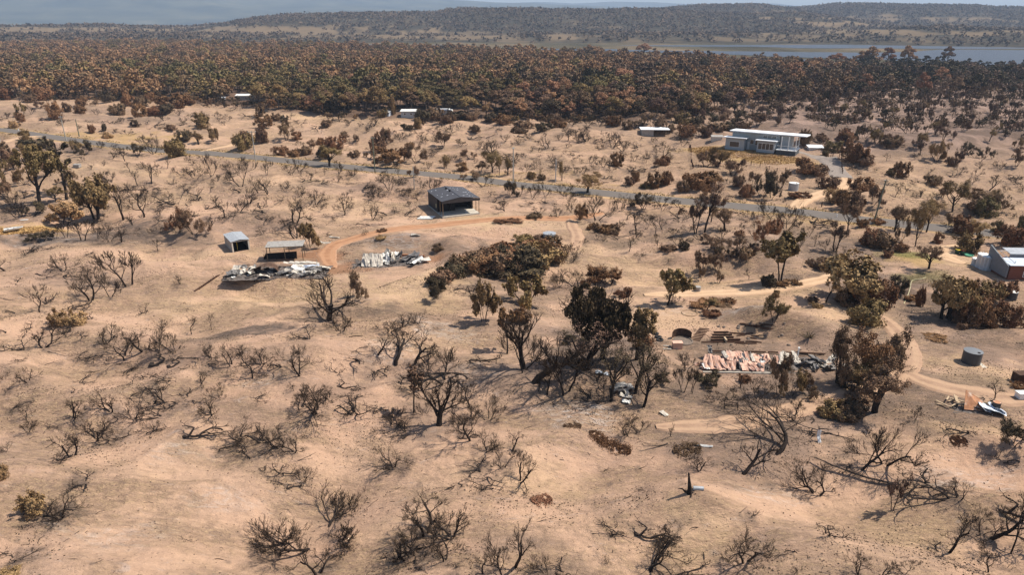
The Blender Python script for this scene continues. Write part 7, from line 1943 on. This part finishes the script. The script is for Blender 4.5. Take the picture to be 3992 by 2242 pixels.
# dry lawn round the house and by the dinghy: short ochre grass in blades
def lawn_grass():
    rg = np.random.default_rng(5)
    C = []
    for u, v, rx, ry, n in ((1860 * D, 392 * D, 15, 7, 5000), (1950 * D, 408 * D, 10, 4, 2500), (1790 * D, 385 * D, 8, 6, 2500), (45 * D, 573 * D, 10, 2.6, 2500)):
        cx, cy = flatpt(u, v, 2.5)
        a = rg.uniform(0, 6.28, n); q = np.sqrt(rg.random(n))
        C.append(np.stack([cx + np.cos(a) * q * rx, cy + np.sin(a) * q * ry * 1.4], 1))
    C = np.concatenate(C); z = height(C[:, 0], C[:, 1])
    P = np.concatenate([C, (z + .07)[:, None]], 1)
    V, F = quads(P, .14, rg, .2)
    o = link('dry_grass', mesh_from('dry_grass', V, F), foliage_mat('dry_grass_blades', [(.36, .225, .08), (.54, .35, .14), (.45, .29, .11)], 1.0)); o['kind'] = 'stuff'
lawn_grass()
def roadside_grass():
    rg = np.random.default_rng(15)
    p = np.array(ROAD); seg = np.r_[0, np.cumsum(np.hypot(*np.diff(p, axis=0).T))]
    n = 9000
    s = rg.uniform(0, seg[-1], n); off = rg.choice([-1, 1], n) * (3.3 + np.abs(rg.normal(0, 1.6, n)))
    cx, cy = np.interp(s, seg, p[:, 0]), np.interp(s, seg, p[:, 1])
    s2 = np.minimum(s + .5, seg[-1]); tx, ty = np.interp(s2, seg, p[:, 0]) - cx, np.interp(s2, seg, p[:, 1]) - cy
    L = np.hypot(tx, ty) + 1e-6
    x, y = cx - ty / L * off, cy + tx / L * off
    k = gn(x / 7, y / 7, 44) > -.1
    x, y = x[k], y[k]; z = height(x, y)
    V, F = quads(np.stack([x, y, z + .1], 1), .17, rg, .2)
    o = link('verge_grass', mesh_from('verge_grass', V, F), foliage_mat('verge_grass_blades', [(.16, .11, .05), (.30, .21, .09), (.22, .17, .07)], 1.0)); o['kind'] = 'stuff'
roadside_grass()
# ------------------------------------------------------------------ plants with a shape of their own
NAMED = []
def hero(kind, u, v, w, h, label, mat=None, seed=1, leaf=None, land=None, rot=0.0, **kw):
    if leaf: pr = leafy_proto(kind, seed, *leaf, **kw)
    else: pr = bare_proto(kind, seed, **kw)
    o = put(kind if not (leaf and kind == 'f') else 'fl', u, v, w, h, mat, None, rot, proto=pr)
    o['label'] = label; NAMED.append(o)
    if 'group' in o: del o['group']
    if land: LAND.append((land, u, v))
    return o
def A1(x, y): return x / 2.495, 1060 + y / 2.495
def A2(x, y): return 1000 + x / 2.495, 1060 + y / 2.495
def A3(x, y): return 2000 + x / 2.495, 1060 + y / 2.495
def A4(x, y): return 2992 + x / 2.495, 1060 + y / 2.495
def B2(x, y): return 1000 + x / 2.404, 1640 + y / 2.404
def B3(x, y): return 2000 + x / 2.404, 1640 + y / 2.404
def B4(x, y): return 2992 + x / 2.404, 1640 + y / 2.404
def C5(x, y): return x / 2.576, 500 + y / 2.576
def C6(x, y): return 1000 + x / 2.576, 500 + y / 2.576
def C7(x, y): return 2000 + x / 2.576, 500 + y / 2.576
def C8(x, y): return 2992 + x / 2.576, 500 + y / 2.576

hero('T', *A2(690, 475), 290, 195, 'broad bare tree with thick short trunk on the bank below the white sheet heap', seed=11, levels=4, kids=[8, 5, 5, 4], L=.26, lean=.05, ang=[.95, .6, .5, .45], ratio=[2.0, .62, .58, .5], r=.042, land='the broad bare tree')
hero('b', *A3(190, 1080), 235, 190, 'thick burnt trunk curving over to the right among the central blackened trees', seed=12, stems=1, dir=(.35, 0, 0), L=.62, r=.05, bend=2.4, kids=[7, 5, 4, 4], t0=[.45, .3, .25, .2], land='the curved burnt trunk')
hero('T', *A3(950, 1265), 185, 235, 'tallest blackened tree standing in front of the burnt car', 'dark', 13, (1, .009, .020, 4), L=.42, r=.034, kids=[8, 5, 5, 4], land='the tallest blackened tree')
hero('T', *A3(1190, 1190), 170, 205, 'blackened upright tree directly right of the burnt car', 'dark', 14, (1, .009, .020, 4), L=.45, r=.034, kids=[8, 5, 5, 4])
hero('T', *A3(1265, 1320), 165, 185, 'blackened forked tree leaning right at the right end of the central clump', 'dark', 15, (1, .009, .020, 4), lean=.2, dir=(.2, 0, 0), kids=[8, 5, 5, 4])
hero('T', *A3(700, 960), 230, 190, 'burnt many stemmed tree under the she-oak crown', 'scorch', 16, (1, .009, .020, 4), kids=[8, 5, 5, 4])
hero('T', *A3(95, 950), 175, 235, 'tall burnt tree with upright twigs at the left end of the central clump', seed=17, L=.35, kids=[8, 5, 5, 4], ang=[.6, .5, .45, .4])

def sheoak():
    """dense drooping broom foliage in a round double crown"""
    rg = np.random.default_rng(19)
    u, v = A3(850, 860)
    P = dict(PRESET['T']); P.update(levels=3, L=.30, kids=[7, 5, 4], ratio=[1.2, .7, .6], r=.03)
    br = skeleton(rg, P); w, h = norm_tf(br); br = [(p / w, r / w, l) for p, r, l in br]
    C = []
    lobes = [(-.20, 0, .60, .24, .24, 3000), (.10, .03, .52, .22, .20, 2600), (-.02, -.05, .40, .24, .13, 1500)]
    for k in range(26):
        a = rg.uniform(0, 6.28); e = rg.uniform(-.5, 1.3); L0 = lobes[k % 3]
        lobes.append((L0[0] + math.cos(a) * math.cos(e) * L0[3] * 1.05, L0[1] + math.sin(a) * math.cos(e) * L0[3] * 1.05, L0[2] + math.sin(e) * L0[4] * 1.0, rg.uniform(.05, .10), rg.uniform(.05, .09), 260))
    for x0, y0, z0, sx, sz, n in lobes:
        q = rg.normal(0, 1, (n, 3)); q /= np.linalg.norm(q, axis=1, keepdims=True)
        rr = 1 - .6 * rg.random((n, 1)) ** 1.6 + .18 * gn(q[:, :1] * 3 + z0 * 9, q[:, 1:2] * 3 + q[:, 2:3] * 2, 9)
        C.append(np.array((x0, y0, z0)) + q * rr * np.array((sx, sx * .95, sz)))
    C = np.concatenate(C); C = C[(C[:, 2] > .16) & (gn(C[:, 0] * 7, C[:, 2] * 7 + C[:, 1] * 5, 4) > -.42)]
    V, F = quads(C, .0105, rg, 0, 1.9, np.array([0.1, 0, 1.0]))
    pr = Proto([('trunk', tubes_mesh('sheoakk', br, [8, 6, 4, 3]), 'char'), ('crown', mesh_from('sheoakc', V, F), None)], C[:, 2].max())
    o = put('T', u, v, 255, 265, 'sheoak', None, 0.0, proto=pr)
    o['label'] = 'large dense dark she-oak with a rounded double crown at the centre'; NAMED.append(o); del o['group']
    LAND.append(('the big dark she-oak', 2340, 1270))
M['sheoak'] = foliage_mat('sheoak_needles', [(.02, .015, .008), (.055, .04, .02), (.085, .06, .03), (.035, .026, .014)], 1.35)
M['egg'] = M['scorch']
sheoak()
hero('T', *A3(1190, 860), 115, 190, 'olive leafed tree tucked against the right side of the big she-oak', 'olive', 20, (8, .022, .03))
hero('T', *A3(1500, 328), 115, 135, 'small leaning olive tree beside the sandy track left of the zinc tank', 'olive', 21, (7, .02, .026), lean=.3, dir=(.35, 0, 0))
hero('f', *A3(130, 330), 150, 115, 'dense olive and black thicket bush below the curved rust brown thicket', 'olive', 22, (3, .014, .018))
hero('f', *A2(2210, 478), 105, 150, 'yellow olive flecked burnt bush on the bank below the thicket', 'olive', 23, (3, .014, .018))
hero('S', *A2(2430, 800), 62, 150, 'slim burnt tree topped by one rust tuft left of the curved trunk', 'rust', 24, (5, .03, .03), stems=1)
hero('S', *A2(1520, 1372), 62, 150, 'slim forked tree with a small brown tuft on its left fork', 'brown', 25, (3, .03, .02), stems=1, L=.75)
hero('T', 1703, 1662, 180, 185, 'round crowned twiggy tree with short trunk on open sand at the centre', None, 26, r=.024, kids=[8, 6, 5, 5], L=.33, ratio=[1.4, .66, .6, .5], ang=[.8, .55, .48, .42], land='the round twiggy tree')
hero('f', *B2(560, 1112), 400, 185, 'widest fan of fine black twigs on bare sand near the bottom edge', None, 27, stems=6, lean=.95, kids=[5, 5, 5, 4], land='the wide black fan shrub')
hero('b', *B2(1450, 1275), 130, 120, 'burnt shrub with exposed spider like roots near the bottom edge', None, 28, stems=3, lean=.4, kids=[6, 5, 4, 4], land='the shrub with spider roots')
o_ = hero('t', *B2(1440, 1290), 120, 60, 'spreading burnt roots at the foot of the spider rooted shrub', None, 29, stems=6, lean=1.35, L=.4)
hero('b', *B2(580, 1440), 150, 140, 'crooked burnt shrub right under the wide black fan at the bottom edge', None, 30, stems=2)
hero('b', *B3(1290, 1428), 185, 140, 'wide spreading burnt tree with low fork at the bottom centre right', None, 31, stems=1, lean=.1, L=.3, kids=[7, 5, 5, 4], ratio=[1.7, .62, .55, .5], r=.03, land='the low forked tree')
hero('b', *B3(2170, 1325), 185, 145, 'tangled burnt tree looping back on itself near the bottom right', None, 32, stems=2, bend=2.6)
hero('b', *B4(60, 332), 330, 165, 'dark leaning burnt tree with long limbs above the sandy bend', None, 33, stems=1, dir=(.85, 0, 0), L=.6, r=.03, kids=[7, 5, 4, 3], t0=[.25, .25, .2, .2], trop=[.1, .1, .25, .4, .4], land='the dark leaning tree')
hero('b', *B4(875, 468), 120, 165, 'snapped burnt trunk with one limb stretching left', None, 34, stems=1, dir=(.25, 0, 0), L=.7, r=.03)
hero('f', *B4(1170, 852), 80, 128, 'neat egg shaped burnt tree with brown tip standing alone', 'scorch', 35, (2, .016, .014), stems=2, lean=.2, ang=[.42, .35, .3, .3], land='the egg-shaped tree')
hero('T', *C5(390, 778), 170, 215, 'spreading scorched eucalypt with sturdy trunk on the left above the dinghy', 'olive', 36, (5, .017, .024), land='the big scorched eucalypt')
hero('S', *C5(655, 722), 90, 205, 'thin black burnt pine with short ragged branches', 'dark', 37, (4, .03, .03), stems=1, L=1.0, kids=[11, 4, 3, 2], ratio=[.22, .6, .5, .5], t0=[.3, .2, .2, .2], ang=[1.2, .6, .5, .5])
hero('T', *C5(960, 918), 150, 158, 'dome topped olive tree with slanting stems right of the black pine', 'olive', 38, (9, .02, .03), stems=3, lean=.3, L=.35, land='the dome-topped olive tree')
hero('f', *C5(650, 975), 125, 95, 'olive and rust bush at the foot of the dome topped tree', 'gold', 39, (4, .02, .024))
hero('f', *C6(1370, 372), 110, 72, 'large dark rust bush beside the greenish power pole', 'rust', 40, (4, .02, .024))
hero('f', *C6(530, 1195), 76, 84, 'round olive bush standing at the right end of the carport', 'olive', 41, (5, .02, .022), land='the round olive bush')
hero('S', *A4(130, 112), 135, 180, 'tall pale olive tree with drooping leaves behind the sandy track', 'olive', 42, (7, .022, .03), stems=2, land='the tall pale olive tree')
hero('T', *A4(840, 262), 235, 165, 'broad golden brown scorched tree on the right slope', 'gold', 43, (9, .02, .03), stems=3, r=.02, lean=.4, L=.3, land='the broad golden-brown tree')
hero('T', *A4(1720, 455), 172, 170, 'large dark olive tree below the brick house', 'olive', 44, (10, .02, .032), stems=3, lean=.35, L=.3, land='the large dark olive tree')

# rust brown thicket on the dune in the middle
for i, (x, y, w, h, mt) in enumerate(((1096, 722, 44, 26, 'dark'), (1112, 708, 56, 30, 'brown'), (1140, 692, 66, 34, 'dark'), (1172, 684, 78, 42, 'brown'), (1212, 674, 84, 48, 'rust'), (1255, 672, 96, 52, 'brown'), (1302, 668, 104, 56, 'dark'), (1352, 664, 104, 54, 'olive'), (1398, 652, 76, 44, 'brown'), (1332, 634, 96, 38, 'rust'), (1382, 626, 70, 32, 'brown'), (1205, 654, 80, 34, 'brown'), (1270, 646, 96, 36, 'rust'), (1240, 690, 90, 34, 'dark'), (1320, 690, 96, 32, 'dark'), (1322, 612, 44, 24, 'olive'), (1362, 612, 50, 22, 'brown'))):
    put('B', x * D, y * D, w * D, h * D, mt)
LAND.append(('the rust-brown thicket', 1290 * D, 650 * D))

# low brown succulents and mats hugging the sand
def ground_cover(label, p0, p1, wid, mat, hgt=.28, n=2200, seed=1):
    rg = np.random.default_rng(seed)
    a, b = G(*p0), G(*p1)
    t = rg.random(n); s = rg.normal(0, .42, n) * wid * np.sqrt(np.clip(1 - (2 * t - 1) ** 4, 0.05, 1))
    dx, dy = b[0] - a[0], b[1] - a[1]; L = math.hypot(dx, dy)
    wob = .35 * wid * gn(t * 4, t * 0 + seed, seed)
    x = a[0] + dx * t - dy / L * (s + wob); y = a[1] + dy * t + dx / L * (s + wob)
    k = gn(x / .5, y / .5, seed) > -.35
    x, y = x[k], y[k]
    cx, cy = (a[0] + b[0]) / 2, (a[1] + b[1]) / 2; cz = float(height(cx, cy))
    z = height(x, y) + hgt * rg.random(len(x)) * (.6 + .5 * gn(x / .6, y / .6, 3))
    V, F = quads(np.stack([x - cx, y - cy, z - cz], 1), .05, rg, .3)
    o = link('ground_cover', mesh_from('ground_cover', V, F), M[mat]); o.location = (cx, cy, cz)
    tag(o, label, 'ground cover', 'low brown mats of ground cover')
    return o
ground_cover('long rust brown mat sloping down the sand below the white ash patch', B3(720, 105), B3(1100, 315), 1.0, 'rust', .3, 6500, 1); LAND.append(('the long brown mat', *B3(910, 210)))
ground_cover('small pointed brown mat above the long brown one', B3(470, 58), B3(640, 50), .5, 'brown', .18, 1500, 2)
ground_cover('dark brown mat on charred ground beside the narrow white strip', B3(1500, 300), B3(1760, 250), 1.1, 'brown', .3, 4000, 3)
ground_cover('flat rust brown mat alone on open sand', B3(170, 760), B3(360, 735), 1.0, 'tan', .25, 3600, 4)
ground_cover('oval brown mat beside a fallen forked branch', B4(1710, 190), B4(1870, 190), 0.8, 'rust', .05, 3000, 5)
ground_cover('scrubby brown mat on the bank below the heap of white sheets', C6(-60, 1520), C6(560, 1530), 4.0, 'scorch', .3, 3500, 6)

# more small burnt shrubs where the dunes carry them thickly
def fill(n, kinds, zones, seed, h0, h1, gap):
    r = random.Random(seed)
    pts = [(p[5], p[6]) for p in PLANTS]
    done = tries = 0
    while done < n and tries < 9000:
        tries += 1
        x0, y0, x1, y1 = r.choice(zones)
        x, y = r.uniform(x0, x1), r.uniform(y0, y1)
        gx, gy = flatpt(x * D, y * D)
        if any((gx - a) ** 2 + (gy - b) ** 2 < gap ** 2 for a, b in pts): continue
        if float(polydist(np.array(gx), np.array(gy), ROAD)) < 7: continue
        if any(float(polydist(np.array(gx), np.array(gy), q)) < hw + 2 for q, hw in TRACKS.values()): continue
        if any(math.hypot(gx - a, gy - b) < r0 + 2 for a, b, r0, _, _ in FLATS): continue
        pts.append((gx, gy)); k = FPX / math.hypot(gx, gy)
        kind = r.choice(kinds); h = r.uniform(h0, h1)
        put(kind, x * D, y * D, h * r.uniform(1.0, 1.7) * k, h * k * (.8 if kind == 't' else 1), r.choice(['brown', 'scorch', 'dark']))
        done += 1
DUNEZ = [(180, 400, 1060, 560), (180, 440, 1050, 560), (0, 290, 900, 340), (850, 320, 1740, 440), (900, 330, 1700, 450), (1450, 500, 2000, 640), (2050, 420, 2576, 560), (0, 640, 480, 1100), (100, 800, 1100, 1080), (1560, 480, 2050, 620)]      # the eighth and ninth lie near the camera
fill(86, ['t'], DUNEZ, 3, 1.3, 2.6, 2.6)
fill(90, ['b'], DUNEZ[:8] + DUNEZ[9:], 4, 1.2, 2.8, 2.8)
fill(80, ['f', 'f', 'f'], DUNEZ[:7] + DUNEZ[9:], 5, 1.2, 2.6, 2.8)

def stubble():
    """scorched grass stubble in drifts over the slopes"""
    rg = np.random.default_rng(91)
    N = 420000
    a = rg.uniform(-0.74, 0.74, N); d = np.sqrt(rg.uniform(42 ** 2, 230 ** 2, N))
    x, y = d * np.sin(a), d * np.cos(a)
    f = fbm(x / 13 + .2 * y / 13, y / 7, 171, 4)
    keep = rg.random(N) < np.clip(.03 + .9 * sstep(.05, .75, f), 0, .9)
    keep &= polydist(x, y, ROAD) > 4
    for pts, hw in TRACKS.values(): keep &= polydist(x, y, pts) > hw + .3
    x, y = x[keep], y[keep]
    V, F = quads(np.stack([x, y, height(x, y) + .02], 1), rg.uniform(.03, .085, len(x)), rg, .1, 1.3)
    o = link('burnt_stubble', mesh_from('burnt_stubble', V, F), foliage_mat('stubble_blades', [(.045, .034, .027), (.11, .078, .055), (.20, .145, .09), (.08, .06, .047)], 1.0)); o['kind'] = 'stuff'
    print('stubble', len(x))
stubble()

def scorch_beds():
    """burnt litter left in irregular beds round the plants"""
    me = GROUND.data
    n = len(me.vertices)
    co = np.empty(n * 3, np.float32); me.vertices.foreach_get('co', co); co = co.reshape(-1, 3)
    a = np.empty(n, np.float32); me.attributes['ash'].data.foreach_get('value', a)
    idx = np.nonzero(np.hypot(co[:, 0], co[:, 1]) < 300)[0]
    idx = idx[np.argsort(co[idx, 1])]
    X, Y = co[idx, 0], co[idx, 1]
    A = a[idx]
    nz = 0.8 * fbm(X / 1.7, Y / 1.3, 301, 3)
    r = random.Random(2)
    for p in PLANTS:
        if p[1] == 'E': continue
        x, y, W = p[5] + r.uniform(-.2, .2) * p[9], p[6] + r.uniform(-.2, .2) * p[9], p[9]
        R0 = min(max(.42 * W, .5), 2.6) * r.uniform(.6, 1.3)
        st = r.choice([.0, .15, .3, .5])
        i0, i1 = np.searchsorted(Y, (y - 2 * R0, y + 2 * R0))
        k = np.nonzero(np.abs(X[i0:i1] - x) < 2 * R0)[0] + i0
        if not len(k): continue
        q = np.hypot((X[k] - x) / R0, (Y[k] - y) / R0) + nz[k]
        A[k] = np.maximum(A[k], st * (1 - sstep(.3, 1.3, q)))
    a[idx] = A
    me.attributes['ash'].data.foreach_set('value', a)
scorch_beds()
# ------------------------------------------------------------------ labels that say which plant
ORD = ['', 'second ', 'third ', 'fourth ', 'fifth ', 'sixth ', 'seventh ', 'eighth ', 'ninth ', 'tenth ', 'eleventh ', 'twelfth ']
def ordinal(i):
    if i < len(ORD): return ORD[i]
    n = i + 1
    suf = 'th' if 10 <= n % 100 <= 20 else {1: 'st', 2: 'nd', 3: 'rd'}.get(n % 10, 'th')
    return f'{n}{suf} '
HUE = {'rust': 'rust brown', 'brown': 'brown', 'olive': 'olive', 'green': 'dull green', 'dark': 'near black', 'gold': 'golden brown', 'tan': 'tan brown', 'scorch': 'scorched brown'}
def phrase(kind, mat, H, W):
    size = 'low ' if H < 1.5 else 'small ' if H < 2.6 else 'tall ' if H > 5.5 else ''
    form = 'upright ' if H / W > 1.15 else 'spreading ' if H / W < .6 else ''
    if kind == 'b': return size + form + 'bare burnt shrub'
    if kind == 'f': return size + form + 'fine twigged burnt bush'
    if kind == 't': return ('long ' if W > 5 else 'short ' if W < 2.4 else '') + 'twisted sprawling burnt shrub'
    if kind == 'l': return 'charred fallen branch'
    c = HUE.get(mat, 'brown')
    if kind == 'T': return size + c + ' leafy tree'
    if kind == 'S': return size + 'slender ' + c + ' tree'
    if kind == 'fl': return size + 'thin crowned ' + c + ' tree'
    if kind == 'B': return size + c + ' leafy shrub'
    return c + ' forest eucalypt'

def label_plants():
    cell = {}
    for p in PLANTS:
        root, kind, words, u, v, x, y, mat, H, W = p
        if 'label' in root: continue
        best = min(LAND, key=lambda q: math.hypot(u - q[1], 1.6 * (v - q[2])))
        du, dv = u - best[1], v - best[2]
        rel = ('left of' if du < 0 else 'right of') if abs(du) > 1.3 * abs(dv) else ('beyond' if dv < 0 else 'in front of')
        cell.setdefault((phrase(kind, mat, H, W), rel, best[0]), []).append((math.hypot(du, dv), root))
    for (ph, rel, ld), lst in cell.items():
        lst.sort(key=lambda q: q[0])
        for i, (_, root) in enumerate(lst):
            root['label'] = f'{ph}, {ordinal(i)}nearest {rel} {ld}'
label_plants()
def relabel(name, mk, key):
    L = sorted([o for o in bpy.data.objects if o.parent is None and o.get('category') and o.name.split('.')[0] == name], key=key)
    for i, o in enumerate(L): mk(o, i, len(L))
def count_word(i): return (ordinal(i) or 'first ').strip()
relabel('timber_step', lambda o, i, n: o.__setitem__('label', f"{count_word(i)} dark sleeper step from the left in its flight " + ('up to the white sheet heap' if o.location.x < 0 else 'behind the flattened house')), lambda o: (o.location.x > 0, o.location.x))
k0 = [o for o in bpy.data.objects if o.name.startswith('timber_step') and o.location.x > 0]
for i, o in enumerate(sorted(k0, key=lambda o: o.location.y)): o['label'] = f'{count_word(i)} dark sleeper step from the bottom of the flight behind the pink orange sheets'
k1 = [o for o in bpy.data.objects if o.name.startswith('timber_step') and o.location.x <= 0]
for i, o in enumerate(sorted(k1, key=lambda o: o.location.y)): o['label'] = f'{count_word(i)} dark sleeper step from the bottom of the flight up to the white sheets'
relabel('charred_sleeper', lambda o, i, n: o.__setitem__('label', f'{count_word(i)} charred log from the left on the bank behind the pink orange sheets'), lambda o: o.location.x)
relabel('garden_stone', lambda o, i, n: o.__setitem__('label', f'{count_word(i)} sooty stone from the left on the sandy bank behind the pink orange sheets'), lambda o: o.location.x)
if True:
    seen = {}
    for o in bpy.data.objects:
        if 'label' in o:
            n = len(o['label'].split())
            if n > 16 or n < 4: print('LEN', n, o['label'])
            seen.setdefault(o['label'], []).append(o.name)
    for k, w in seen.items():
        if len(w) > 1: print('DUP', k, w)
    print('labels', len(seen))
print('plants', len(PLANTS), {k: sum(1 for p in PLANTS if p[1] == k) for k in SPEC})
print('OBJ', len(bpy.data.objects))
